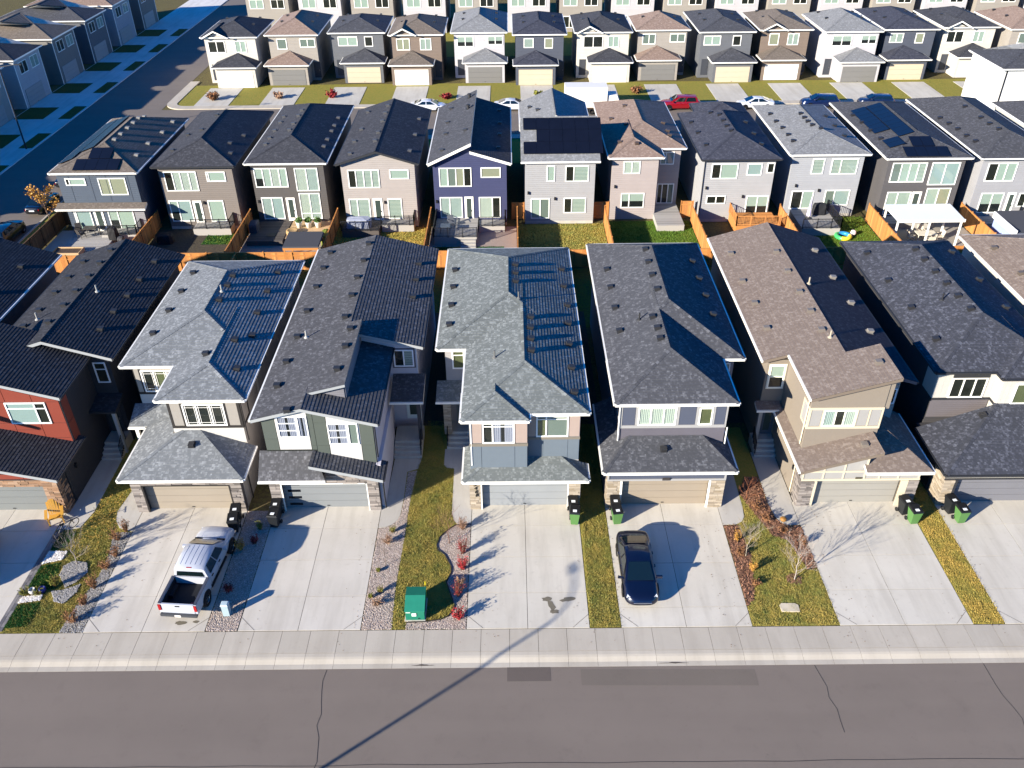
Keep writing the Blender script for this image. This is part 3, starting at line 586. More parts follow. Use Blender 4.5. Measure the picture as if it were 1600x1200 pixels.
pv = thing('paver_edging', 'row of grey pavers edging the shaded driveway', 'edging', (-26.17, 28.7, 0)); y = 28.62; PAV = [paint(c, var=.15, scale=8, bump=.004) for c in ('6d6a6a', '5c5a5c', '7b7775')]
while y < 35.6:
    L = random.uniform(.2, .3); emit(MB().box(-26.34, -26.18, y, y+L-.015, -.05, .04), 'paver', random.choice(PAV), pv); emit(MB().box(-26.165, -25.99, y+.1, y+.1+L-.015, -.05, .038), 'paver', random.choice(PAV), pv); y += L
# side yards and back yards of the near row
SIDE = ground('3d3a36', '4b4742', '55503f')
for x0, x1 in ((-26.3, -23.2), (-15.6, -14.1), (-7.3, -4.5), (4.1, 5.9), (13.2, 15.6), (23.3, 25.5)): sheet('side_yard', [(x0, 45.5), (x1, 45.5), (x1, 60.5), (x0, 60.5)], .008, SIDE)
sheet('back_yard', [(-34, 58), (36, 58), (36, 68.1), (-34, 68.1)], .002, ground('5a5a26', '6d6a2c', '4c4630', .6))
# the far streets
FROAD = asphalt('625b55')
sheet('far_road', [(-46.3, 103.6), (140, 103.6), (140, 114.9), (-46.3, 114.9)], .004, FROAD)
sheet('side_road', [(-56.6, 30), (-46.3, 30), (-46.3, 240), (-56.6, 240)], .0, FROAD)
def strip(name, pl, z0, z1, mat): return struct(emit(MB().prism(pl, z0, z1), name, mat))
arc = [(-46.3+2.8-2.8*math.cos(t), 117.7-2.8*math.sin(t)) for t in np.linspace(0, math.pi/2, 9)]
arci = [(-45.0+1.5-1.5*math.cos(t), 117.7-1.5*math.sin(t)) for t in np.linspace(0, math.pi/2, 9)]
strip('far_sidewalk', [(-46.3, 128)]+arc+[(130, 114.9), (130, 116.3)]+arci[::-1]+[(-45.0, 128)], -.05, .12, CURBM)
for x in np.arange(-43, 100, 8.8):
    strip('far_driveway', [(x+.6, 116.3), (x+5.2, 116.3), (x+5.2, 124.5), (x+.6, 124.5)], -.05, .1, CONC)
sheet('front_lawn', [(-45, 116.3), (130, 116.3), (130, 126), (-45, 126)], .06, LAWN2)
strip('far_sidewalk', [(-46.3, 102.2), (130, 102.2), (130, 103.6), (-46.3, 103.6)], -.05, .12, CURBM)
strip('side_sidewalk', [(-64.4, 30), (-56.6, 30), (-56.6, 240), (-64.4, 240)], -.05, .1, concrete('c4c2be', .1))
sheet('boulevard', [(-46.3, 30), (-43.9, 30), (-43.9, 102), (-46.3, 102)], .03, LAWN2); strip('side_kerb', [(-46.45, 30), (-46.25, 30), (-46.25, 101), (-46.45, 101)], -.05, .12, CURBM)
sheet('front_lawn', [(-43.9, 94), (60, 94), (60, 102.2), (-43.9, 102.2)], .03, LAWN2)
for x0 in (-41, -32, -23.4, -14.8, -6.2, 2.4, 10.8, 19.4, 28, 36.8, 45.6): strip('far_driveway', [(x0, 95), (x0+5, 95), (x0+5, 102.2), (x0, 102.2)], -.05, .1, CONC)
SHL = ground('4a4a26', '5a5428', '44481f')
for yc in (55, 66, 77.5, 89, 100, 111, 122.5, 134, 145, 156):
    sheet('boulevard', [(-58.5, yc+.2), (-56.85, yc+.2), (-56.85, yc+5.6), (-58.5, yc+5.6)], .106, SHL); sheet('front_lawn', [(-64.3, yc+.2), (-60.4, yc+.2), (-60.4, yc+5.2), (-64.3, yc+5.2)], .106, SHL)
# ---------------------------------------------------------------- near row of houses (fronts towards the camera)
ZE = 6.6; GF = 37.4; GD = 37.7     # eave height, garage front plane, garage door plane
SH1 = shingle('2b2c30', '37383d', '4a4c52', .12); SH2 = shingle('616466', '787b7d', '9c9fa0', .2); SH3 = shingle('434345', '535356', '77777a', .14); SH4 = shingle('5c605e', '747876', '959997', .18)
SH5 = shingle('404145', '505155', '737478', .14); SH6 = shingle('6b5f57', '7a6e65', '938980', .14); SH7 = shingle('34363c', '454750', '6b6e77', .14)
FGREY = paint('8c8f90', var=.04); FDARK = paint('2a2b2e', var=.05); FWHITE = paint('d9d8d2', var=.03)

# N1: charcoal house with red panels
h = House('charcoal house with red panelled upper front and tan stone garage', -29, 48); W1 = siding('2e2f33')
h.wall(-31.8, -24.8, 44.3, 57.7, 0, 6.45, W1); h.gwall([(-31.8, 6.45), (-24.8, 6.45), (-28.28, 7.55)], 44.3, 57.7, W1)
h.roof([[(-32.2, 43.9, ZE), (-28.28, 43.9, 7.87), (-28.28, 58.15, 7.87), (-32.2, 58.15, ZE)], [(-24.36, 43.9, ZE), (-24.36, 58.15, ZE), (-28.28, 58.15, 7.87), (-28.28, 43.9, 7.87)]], SH1, FGREY, FDARK, caps=[((-28.28, 43.9, 7.87), (-28.28, 58.15, 7.87), .35)])
h.vents([(-30.7, 55.9), (-30.8, 53.6), (-30.8, 51.4), (-30.8, 49), (-30.9, 47), (-28.8, 56.5), (-28.8, 54.5), (-28.8, 52.5), (-28.8, 50.4), (-28.8, 48.5), (-28.85, 46.4), (-25.7, 56), (-25.8, 53.2), (-25.8, 50.9), (-25.9, 48.7), (-25.9, 46.5)]); h.vents([(-27.5, 50.5), (-30.3, 47.6)], 'pipe', '8f8f8a')
h.gwall([(-31.6, 0), (-26.18, 0), (-26.18, 6.3), (-31.6, 7.9)], 40.3, 44.29, W1, 'wall')
h.roof([[(-25.86, 39.9, 6.55), (-25.86, 44.2, 6.55), (-28.3, 45.6, 7.28), (-32.2, 45.6, 8.45), (-32.2, 39.9, 8.45)]], SH1, FGREY, FDARK)
RED = paint('74362a', rough=.5, var=.06, scale=1.5); RB = paint('2a1512')
def redcell(x0, x1, z0, z1t0, z1t1):   # panel with a sloping top edge
    emit(MB().prismy([(x0+.015, z0+.015), (x1-.015, z0+.015), (x1-.015, z1t1-.015), (x0+.015, z1t0-.015)], 40.27, 40.299), 'panel', RED, h.root)
rt = lambda x: 6.3+(-26.18-x)*.295-.2
for x0, x1 in ((-31.4, -29.28), (-29.28, -27.72), (-27.72, -26.2)):
    redcell(x0, x1, 2.6, 3.4 if x0 > -29 else 4.0, 3.4 if x0 > -29 else 4.0); redcell(x0, x1, 3.4 if x0 > -29 else 4.0, 4.5, 4.5); redcell(x0, x1, 4.5, 6.02, 6.02); redcell(x0, x1, 6.02, rt(x0), rt(x1))
h.panels('E', -26.17, [(40.35, 41.1, 2.6, 4.4), (40.35, 41.1, 4.4, 6.1)], RED)
h.window('S', 40.27, -29.37, -27.02, 4.48, 6.0, cols=(.72,), rows=(.72,), fill=('blue', 'dark'), frame='dfe0dc')
h.window('S', 44.3, -25.83, -25.06, 4.6, 6.1, rows=(.66,), fill='dark', frame='c9ccd2')
h.wall(-31.7, -26.2, GD+.05, 44.28, 0, 2.9, W1); h.wall(-26.4, -26.17, GD, 44.27, 0, 2.95, W1)
h.gwall([(-31.7, 2.05), (-26.2, 2.05), (-26.2, 2.85), (-31.7, 4.1)], GF+.05, GD+.3, RB, 'garage_head')
h.stone('S', GF+.05, -32, -27.1, 2.05, 2.55, STONE_TAN); h.stone('S', GF, -27.1, -26.22, 0, 2.55, STONE_TAN); h.box('pillar', -27.08, -26.22, GF+.02, GD+.04, 0, 2.5, paint('6b5443')); h.stone('E', -26.21, GF, 38.3, 0, 2.75, STONE_TAN)
h.panels('S', GF+.03, [(-29.6, -28.0, 2.62, 3.0), (-28.0, -27.0, 2.62, 2.78)], RED); h.trim('S', GF+.04, [(-31.7, -26.25, 2.555, 2.62)], FDARK, .05)
h.garage_door(GD, -31.9, -27.1, 0.02, 2.04, '6c6f6e')
h.roof([[(-25.8, 36.85, 3.0), (-25.8, 40.9, 3.0), (-32.2, 40.9, 4.6), (-32.2, 36.85, 4.6)]], SH1, FGREY, FDARK)
h.roof([[(-24.55, 42.8, 3.45), (-24.55, 44.28, 3.75), (-26.15, 44.28, 3.75), (-26.15, 42.8, 3.45)]], SH1, FDARK, FDARK)
h.box('porch_post', -24.95, -24.75, 42.95, 43.15, 0, 3.25, FGREY); h.steps(-26.1, -24.86, 42.2, 4, CONC_G); h.rail(-24.83, 42.3, 43.4, .1, .75, BLACK); h.door('S', 44.28, -26.0, -25.1, .78, 2.9, '35383d')
h.downspout([(-26.12, 40.27, 6.2), (-26.12, 40.25, 3.2)], FDARK); h.downspout([(-26.15, 38.45, 2.8), (-26.12, 38.4, 2.5), (-26.12, 38.4, .1)], FDARK)
h.light('E', -26.17, 39.5, 1.9)

# N2: grey hip roof house behind the pickup
h = House('light grey hipped house with dark trim behind the white pickup', -19.5, 48); W2 = siding('8d877e'); WP = paint('87827b', var=.05); DT = paint('2b2826', var=.05); WS = siding('aeaba5', .12)
h.wall(-23.1, -15.62, 43.5, 56.4, 0, 6.45, W2); h.wall(-19.85, -15.72, 39.95, 43.49, 0, 6.44, W2)
h.hip(-23.55, -15.18, 43.05, 56.9, ZE, .333, SH2, WHITE, WHITE, cut={'b': .37}); h.hip(-20.27, -15.18, 39.5, 48.6, ZE, .333, SH2, WHITE, WHITE, back='gable', drop=.004)
h.vents([(-22.3, 54.2), (-22.3, 51.5), (-22.3, 48.9), (-22.4, 46.1), (-18.2, 43.2), (-18.9, 52.2), (-18.9, 50.8), (-18.9, 48.8), (-17, 44.9), (-16.2, 42.1), (-16.4, 54.2), (-16.5, 51.4), (-16.5, 48.5), (-16.2, 45.8)]); h.vents([(-19.0, 49.9)], 'pipe', '8f8f8a')
h.panels('S', 39.95, [(-19.72, -19.14, 4.46, 6.1), (-16.5, -15.86, 4.46, 6.1)], WP); h.trim('S', 39.95, [(-19.87, -19.73, 4.28, 6.3), (-19.13, -19.03, 4.47, 6.3), (-16.61, -16.51, 4.47, 6.3), (-15.85, -15.7, 4.28, 6.3), (-19.72, -15.86, 4.28, 4.45), (-19.72, -15.86, 6.12, 6.3)], DT, .035)
h.panels('S', 39.95, [(-19.86, -15.74, 3.2, 4.27)], WS, .012, .0, 'lap_siding'); h.window('S', 39.95, -19.02, -16.62, 4.46, 6.0, cols=(.333, .667), fill='dark', grille=True, frame='e4e2dc')
h.trim('E', -15.72, [(39.98, 40.12, 4.28, 6.3), (41.2, 41.34, 4.28, 6.3), (40.13, 41.19, 4.28, 4.44)], DT, .03)
h.panels('S', 43.5, [(-23.05, -22.75, 4.4, 6.1)], WP); h.trim('S', 43.5, [(-23.09, -23.06, 4.25, 6.3), (-22.74, -22.66, 4.4, 6.3), (-23.05, -20.0, 4.24, 4.39), (-22.65, -20.0, 6.12, 6.3)], DT, .035); h.panels('S', 43.5, [(-23.08, -19.95, 3.5, 4.22)], WS, .012, 0., 'lap_siding')
h.window('S', 43.5, -22.64, -20.3, 4.42, 6.0, cols=(.333, .667), fill=('dark', 'olive', 'dark'), grille=True, frame='e4e2dc')
h.wall(-22.05, -15.68, GD+.05, 39.94, 0, 2.7, W2); h.wall(-21.95, -15.75, 39.94, 43.48, 0, 2.75, W2)
h.hipcut(-22.4, -15.28, 36.9, 39.94, 2.9, .4, .4, SH2, WHITE, WHITE)
h.roof([[(-22.4, 39.95, 2.9), (-22.4, 41.9, 2.9), (-20.0, 41.9, 3.86), (-20.0, 39.95, 3.86)], [(-23.55, 41.9, 2.9), (-20.0, 41.9, 2.9), (-20.0, 43.48, 3.53), (-23.55, 43.48, 3.53)]], SH2, WHITE, WHITE)
h.vents([(-18.6, 39.0)])
h.stone('S', GF, -22.05, -21.45, 0, 2.6, STONE_GREY); h.stone('S', GF, -16.32, -15.68, 0, 2.6, STONE_GREY); h.stone('S', GF+.02, -21.45, -16.32, 2.1, 2.6, STONE_GREY); h.box('pillar', -22.04, -21.46, GF+.02, GD+.04, 0, 2.6, paint('4c4744')); h.box('pillar', -16.31, -15.69, GF+.02, GD+.04, 0, 2.6, paint('4c4744')); h.box('garage_head', -21.46, -16.31, GF+.04, GD+.04, 2.1, 2.6, paint('4c4744'))
h.trim('S', GF+.01, [(-21.45, -21.36, 0, 2.1), (-16.41, -16.32, 0, 2.1), (-21.36, -16.41, 2.02, 2.1)], DT, .05); h.garage_door(GD, -21.4, -16.38, .02, 2.06, '877e71')
h.box('porch_post', -23.3, -23.1, 42.05, 42.25, 0, 2.7, WHITE); h.downspout([(-15.6, 39.9, 6.4), (-15.58, 39.9, 3.4)], DT); h.downspout([(-15.58, 38.5, 2.7), (-15.56, 38.5, .1)], DT)

# N3: green and white gable house
h = House('house with white and sage green upper front and dark grey gable roof', -10, 48); W3 = siding('b6b2b8', .15); GR = paint('4a504a', var=.05); WH = paint('b2b0ac', var=.03)
zl = lambda x: ZE+.26*(x+14.37); ml = .26
h.wall(-13.95, -9.55, 38.0, 58.3, 0, 6.45, W3); h.wall(-9.6, -5.95, 45.4, 58.2, 0, 6.45, W3); h.wall(-9.65, -7.75, 38.02, 45.39, 0, 6.2, W3)
h.gwall([(-13.95, 6.4), (-9.4, 6.4), (-9.4, 7.6), (-10.0, 7.5)], 39.3, 58.25, siding('6a696e', .15)); h.gwall([(-10.0, 6.4), (-5.95, 6.4), (-5.95, 6.45), (-10.0, 7.4)], 45.42, 58.2, W3)
h.roof([[(-14.37, 37.55, ZE), (-11.5, 37.55, zl(-11.5)), (-11.5, 58.7, zl(-11.5)), (-14.37, 58.7, ZE)], [(-11.5, 46.1, zl(-11.5)), (-9.95, 46.1, zl(-9.95)), (-9.95, 58.7, zl(-9.95)), (-11.5, 58.7, zl(-11.5))]], SH3, FGREY, FWHITE)
h.roof([[(-11.5, 39.0, zl(-11.5)), (-9.25, 39.0, zl(-9.25)), (-9.25, 46.1, zl(-9.25)), (-11.5, 46.1, zl(-11.5))]], SH3, paint('63666a', var=.04), None, th=.14)  # lip fascia darker than the bargeboard: the side's shade is in its colour
h.gwall([(-11.3, zl(-11.3)-.16), (-9.24, zl(-9.24)-.16), (-9.24, zl(-9.24)-.01), (-11.3, zl(-11.3)-.01)], 38.96, 38.99, FGREY, 'bargeboard')
h.roof([[(-5.48, 44.9, ZE), (-5.48, 58.7, ZE), (-9.95, 58.7, zl(-9.95)), (-9.95, 46.1, zl(-9.95)), (-9.95, 44.9, zl(-9.95))]], SH3, FGREY, FDARK, drop=.006)
mw = (zl(-11.5)+.02-6.28)/(11.5-7.4)
h.roof([[(-7.4, 37.5, 6.28), (-7.4, 45.39, 6.28), (-9.3, 45.39, 6.28+mw*1.9), (-9.3, 39.6, 6.28+mw*1.9), (-11.5, 39.6, 6.28+mw*4.1), (-11.5, 37.5, 6.28+mw*4.1)]], SH3, FGREY, FDARK)
h.gwall([(-9.45, 6.3), (-9.32, 6.3), (-9.32, 7.7), (-9.45, 7.66)], 39.35, 45.9, siding('6a696e', .15), 'wall')  # wall under the lip: white siding darkened, shade put into the colour
h.gwall([(-13.94, 3.9), (-7.76, 2.9), (-7.76, 6.1), (-11.5, 7.1), (-13.94, 6.45)], 37.96, 38.0, paint('20231f'), 'front_wall')
zt = lambda x: (zl(x)-.22) if x < -11.5 else (6.28+mw*(-7.4-x)-.22)
def cell(x0, x1, z0, z1, mat, sl=False):
    emit(MB().prismy([(x0+.012, z0), (x1-.012, z0), (x1-.012, (zt(x1) if sl else z1)-.012), (x0+.012, (zt(x0) if sl else z1)-.012)], 37.93, 37.96), 'panel', mat, h.root)
for x0, x1 in ((-13.93, -13.18), (-11.35, -11.05), (-11.05, -10.34), (-8.52, -7.77)):
    zz = (4.2, 5.0, 6.6) if x1 < -11 else ((3.9, 4.5, 6.1) if x1 < -10 else (2.95, 4.5, 6.0)); zz = zz if x0 != -11.35 else (4.2, 4.5, 6.4)
    cell(x0, x1, zz[0], zz[1], GR); cell(x0, x1, zz[1], zz[2], GR); cell(x0, x1, zz[2], 0, GR, True)
for x0, x1, a, b, c in ((-13.17, -11.36, 4.22, 5.1, 6.6), (-10.33, -8.53, 3.4, 4.58, 6.1)): cell(x0, x1, a, b+.01, WH); cell(x0, x1, c-.01, 0, WH, True); emit(MB().box(x0, x1, 37.945, 37.962, b, c), 'panel', WH, h.root)
for x0, z0 in ((-13.06, 5.1), (-10.3, 4.58)):
    h.window('S', 37.945, x0, x0+1.1, z0, z0+1.47, rows=(.33, .67), fill='curtain2', frame='e9e8e4', fw=.06); h.window('S', 37.945, x0+1.12, x0+1.68, z0, z0+1.47, fill='curtain2' if x0 < -12 else 'grey', frame='e9e8e4', fw=.06)
h.vents([(-13.2, 57.4), (-13.3, 55), (-13.3, 52.2), (-13.3, 48.9), (-13.3, 45.7), (-13.4, 42.9), (-13.4, 40.4), (-10.3, 57.3), (-10.3, 54.6), (-10.4, 52.1), (-10.4, 49.6), (-10.4, 46.8), (-9.8, 45.1), (-9.8, 43.1), (-9.9, 40.7), (-6.6, 55.6), (-6.6, 53.2), (-6.6, 50.7)]); h.vents([(-12.7, 45.4)], 'pipe', '9a9892')
h.window('S', 45.4, -7.42, -6.16, 4.86, 6.12, cols=(.5,), fill=('dark', 'stripe'), frame='e4e4e6', trim='55535c'); h.trim('S', 45.4, [(-5.98, -5.95, .3, 6.4)], WHITE)
h.wall(-14.05, -7.72, GD+.05, 37.99, 0, 3.2, W3); h.wall(-7.74, -7.55, GD, 43.5, 0, 3.2, W3)
h.roof([[(-14.38, 36.75, 2.9), (-10.6, 36.75, 2.9), (-11.3, 38.0, 4.1), (-14.38, 38.0, 4.1)]], SH3, FWHITE, FWHITE); h.roof([[(-7.3, 36.55, 3.05), (-7.3, 38.25, 3.05), (-11.35, 38.25, 4.12), (-11.35, 36.55, 4.12)]], SH3, FGREY, FDARK)
h.vents([(-12.2, 37.6)])
h.gwall([(-10.75, 2.1), (-7.75, 2.1), (-7.75, 2.85), (-10.75, 3.75)], GF+.02, 37.95, paint('4c4744'), 'garage_head'); h.box('garage_head', -14.05, -10.76, GF+.03, 37.95, 2.15, 2.75, paint('4c4744'))
h.stone('S', GF, -10.7, -8.4, 2.1, 2.9, STONE_GREY); h.stone('S', GF, -8.4, -7.75, 0, 2.8, STONE_GREY); h.stone('S', GF, -14.05, -13.42, 0, 2.3, STONE_GREY); h.box('pillar', -14.04, -13.43, GF+.02, GD+.04, 0, 2.2, paint('4c4744')); h.box('pillar', -8.39, -7.73, GF+.02, GD+.04, 0, 2.6, paint('4c4744'))
h.trim('S', GF+.01, [(-13.42, -13.34, 0, 2.12), (-8.46, -8.4, 0, 2.12), (-13.34, -8.46, 2.08, 2.13)], WHITE, .05)
h.garage_door(GD, -13.38, -8.42, .02, 2.08, '737677', lites=[(-13.15, -12.4, .2+.515*k, .38+.515*k) for k in range(4)])
h.roof([[(-7.55, 43.0, 3.8), (-5.5, 43.0, 3.8), (-5.5, 45.38, 4.3), (-7.55, 45.38, 4.3)]], SH3, FWHITE, FWHITE); h.box('porch_post', -5.95, -5.72, 43.1, 43.32, .7, 3.6, paint('3a3a40')); h.steps(-7.5, -5.75, 42.1, 4, CONC_G); h.rail(-5.8, 42.2, 43.3, .1, .75, BLACK); h.door('S', 45.38, -6.9, -5.98, .78, 2.95, 'c5d0d0')
h.downspout([(-7.68, 37.95, 6.2), (-7.68, 37.95, 3.6)], FDARK); h.downspout([(-7.5, 37.5, 3.0), (-7.48, 37.5, .1)], FDARK)

# N4: grey hip roof house with the number on its stone pillar
h = House('pale beige and blue grey hipped house with number on pale stone pillar', 0, 48); W4 = siding('8f8c8b', .15); BG = paint('93837a', var=.05); BL = paint('5d666e', var=.05); TT = paint('6d675d', var=.05)
h.wall(-4.15, 3.85, 45.1, 58.1, 0, 6.45, W4); h.wall(-2.38, 3.84, 38.4, 45.09, 0, 6.44, W4); h.wall(-2.4, .86, 37.75, 38.39, 0, 6.43, BL)
h.hip(-4.6, 4.28, 44.65, 58.6, ZE, .337, SH4, WHITE, WHITE, cut={'b': .2}); h.hip(-2.78, 4.28, 37.95, 51, ZE, .337, SH4, WHITE, WHITE, back='gable', drop=.01); h.hip(-2.8, .93, 37.3, 39.95, ZE, .345, SH4, WHITE, WHITE, back='gable', drop=-.006)
h.vents([(-3.9, 54.6), (-3.9, 52.1), (-3.9, 49.6), (-3.9, 47.1), (.3, 53.2), (.3, 52), (.3, 50.8), (1.2, 46.6), (1.15, 45.3), (1.15, 44), (1.15, 42.7), (3.6, 54.6), (3.6, 52.1), (3.7, 49.5), (3.6, 47.1), (3.5, 44.6), (3.5, 42), (3.5, 39.5)]); h.vents([(-1, 42.7), (.5, 48.6)], 'pipe', '5a5a58')
h.panels('S', 37.75, [(-2.38, -1.7, 4.7, 6.2), (.16, .85, 4.7, 6.2)], BG); h.panels('S', 37.75, [(-2.38, -1.75, 2.9, 4.48), (-1.75, .14, 2.9, 4.48), (.14, .85, 2.9, 4.48)], BL); h.trim('S', 37.75, [(-2.42, .88, 4.49, 4.68)], TT, .06)
h.window('S', 37.75, -1.67, .13, 4.69, 6.14, cols=(.32,), rows=(.82,), fill=('dark', 'curtain2'), frame='e4e2dc')
h.panels('S', 38.4, [(3.2, 3.83, 4.62, 6.2), (.9, 1.33, 4.62, 6.2)], BG); h.panels('S', 38.4, [(.9, 1.76, 2.9, 4.42), (1.76, 3.18, 2.9, 4.42), (3.18, 3.83, 2.9, 4.42)], BL); h.trim('S', 38.4, [(.88, 3.86, 4.43, 4.6)], TT, .05)
h.window('S', 38.4, 1.36, 3.18, 4.62, 6.1, cols=(.31,), rows=(.84,), fill=('olive', 'grey'), frame='e4e2dc')
h.wall(-2.5, 3.9, GD+.05, 38.38, 0, 2.4, W4); h.hipcut(-2.83, 4.32, 36.88, 38.39, 2.6, .37, .37, SH4, WHITE, WHITE)
h.roof([[(-2.83, 38.39, 2.6), (-2.83, 40.0, 2.6), (-2.38, 40.0, 2.76), (-2.38, 38.39, 2.76)]], SH4, WHITE, WHITE)
h.stone('S', GF, -2.5, -1.85, 0, 2.35, STONE_PALE); h.stone('S', GF, 3.25, 3.92, 0, 2.35, STONE_PALE); h.box('pillar', -2.49, -1.86, GF+.02, GD+.04, 0, 2.35, paint('8a8072')); h.box('pillar', 3.26, 3.91, GF+.02, GD+.04, 0, 2.35, paint('8a8072')); h.box('garage_head', -1.86, 3.26, GF+.05, GD+.04, 2.05, 2.36, WHITE)
h.trim('S', GF+.01, [(-1.85, -1.78, 0, 2.05), (3.18, 3.25, 0, 2.05)], WHITE, .05); h.garage_door(GD, -1.8, 3.2, .02, 2.05, '7f8284')
for k, ch in enumerate('3468'):
    t = bpy.data.curves.new('house_number', 'FONT'); t.body = ch; t.size = .36; t.extrude = .012; t.align_x = 'CENTER'; t.shear = .3; to = bpy.data.objects.new('house_number', t); COL.objects.link(to)
    me = bpy.data.meshes.new_from_object(to.evaluated_get(bpy.context.evaluated_depsgraph_get())); bpy.data.objects.remove(to); me.materials.append(paint('17150f')); no = bpy.data.objects.new('house_number', me); COL.objects.link(no); no.parent = h.root
    no.rotation_euler = (math.pi/2, 0, 0); no.location = Vector((-2.2+.03*k, GF-.075, 1.86-.27*k))-org(h.root)
h.window('S', 45.1, -3.72, -2.95, 4.85, 6.2, rows=(.75,), fill='olive', frame='e4e2dc')
h.roof([[(-4.75, 43.4, 3.5), (-2.4, 43.4, 3.5), (-2.4, 45.08, 3.95), (-4.75, 45.08, 3.95)]], SH4, WHITE, WHITE); h.box('pillar', -4.33, -3.87, 43.72, 44.1, .7, 3.3, paint('8a8072')); h.stone('S', 43.7, -4.35, -3.85, .7, 3.3, STONE_PALE); h.steps(-4.2, -2.6, 43, 4, CONC_G); h.rail(-4.15, 43.1, 44.2, .1, .75, BLACK); h.door('S', 45.08, -3.6, -2.7, .78, 2.9, '6c726f')
h.downspout([(-2.3, 37.72, 6.3), (-2.3, 37.72, 3.1)], WHITE); h.downspout([(3.98, 38.2, 2.3), (3.98, 38.2, .1)], WHITE)

# N5: slate blue hip roof house behind the sedan
h = House('slate blue hipped house with beige garage door behind the sedan', 9.5, 48); W5 = siding('58555c', .15); PB = paint('464b59', var=.05); TG = paint('8f8e8d', var=.04); W5b = siding('77757c', .15)
h.wall(6.25, 13.6, 43.75, 58.7, 0, 6.45, W5b); h.wall(6.24, 12.3, 39.2, 43.74, 0, 6.44, W5)
h.hip(5.8, 14.05, 43.27, 59.2, ZE, .44, SH5, WHITE, WHITE, cut={'a': .17}); h.hip(5.8, 12.71, 38.73, 50, ZE, .44, SH5, WHITE, WHITE, back='gable', drop=.006)
h.vents([(6.8, 54.1), (6.8, 51.5), (6.8, 48.7), (6.8, 45.8), (9.5, 54.8), (9.45, 52.9), (9.45, 51), (9.5, 49), (8.8, 46), (8.9, 44.6), (8.9, 43.4), (12.9, 55.1), (12.9, 52.5), (12.9, 50.1), (12.9, 47.6)]); h.vents([(8, 46.3)], 'pipe', '2a2a2a')
h.panels('S', 39.2, [(6.32, 7.06, 4.76, 6.1), (9.58, 10.52, 4.76, 6.1), (11.62, 12.22, 4.76, 6.1)], PB, .015); h.trim('S', 39.2, [(6.22, 6.31, 4.55, 6.3), (7.07, 7.2, 4.76, 6.11), (9.41, 9.57, 4.76, 6.11), (10.53, 10.68, 4.76, 6.11), (11.48, 11.61, 4.76, 6.11), (12.23, 12.32, 4.55, 6.3), (6.32, 12.22, 4.55, 4.75), (6.32, 12.22, 6.12, 6.3)], TG, .035)
h.window('S', 39.2, 7.21, 9.4, 4.76, 6.03, cols=(.333, .667), fill='curtain', frame='efeee2'); h.window('S', 39.2, 10.69, 11.47, 4.76, 5.98, fill='olive', frame='efeee2')
h.trim('W', 6.24, [(39.2, 39.32, 4.55, 6.3), (40.6, 40.72, 4.55, 6.3), (39.33, 40.59, 4.55, 4.68)], TG)
h.window('S', 43.75, 12.75, 13.4, 4.7, 6.0, fill='blue', frame='c9ccd2')
h.wall(5.5, 12.28, GD+.05, 39.19, 0, 2.95, W5); h.wall(5.5, 6.3, 39.2, 43.2, 0, 2.95, W5); h.hipcut(5.16, 12.7, 36.9, 39.19, 3.15, .36, .5, SH5, WHITE, WHITE); h.vents([(8.7, 38.3)])
h.roof([[(5.16, 39.19, 3.15), (5.16, 43.5, 3.15), (6.23, 43.5, 3.68), (6.23, 39.19, 3.68)], [(12.7, 39.19, 3.15), (12.31, 39.19, 3.34), (12.31, 41, 3.34), (12.7, 41, 3.15)]], SH5, WHITE, WHITE)
h.box('garage_head', 5.48, 12.28, GF+.04, GD+.04, 2.1, 2.95, PB); h.trim('S', GF+.04, [(5.46, 12.3, 2.08, 2.2), (5.46, 5.56, 2.2, 2.95), (12.2, 12.3, 2.2, 2.95)], TG, .05); h.box('address_plaque', 8.62, 9.06, GF-.06, GF-.012, 2.14, 2.3, paint('3a3634'))
h.stone('S', GF, 5.48, 6.22, 0, 2.07, STONE_PALE); h.stone('S', GF, 11.45, 12.28, 0, 2.07, STONE_PALE); h.stone('W', 5.48, GF, 38.1, 0, 2.5, STONE_PALE); h.box('pillar', 5.49, 6.22, GF+.02, GD+.04, 0, 2.08, paint('8a8072')); h.box('pillar', 11.46, 12.28, GF+.02, GD+.04, 0, 2.08, paint('8a8072'))
h.trim('S', GF+.01, [(6.22, 6.34, 0, 2.07), (11.33, 11.45, 0, 2.07)], WHITE, .05); h.garage_door(GD, 6.3, 11.38, .02, 2.08, '877c6d')
h.downspout([(6.16, 38.95, 6.35), (6.14, 39.12, 6.1), (6.14, 39.12, 3.7)], WHITE); h.downspout([(12.4, 39.1, 4.6), (12.4, 39.1, 3.4)], WHITE); h.door('E', 12.3, 40.6, 41.5, .5, 2.6, '3f434c')
h.steps(12.35, 13.6, 42, 3, CONC_G)

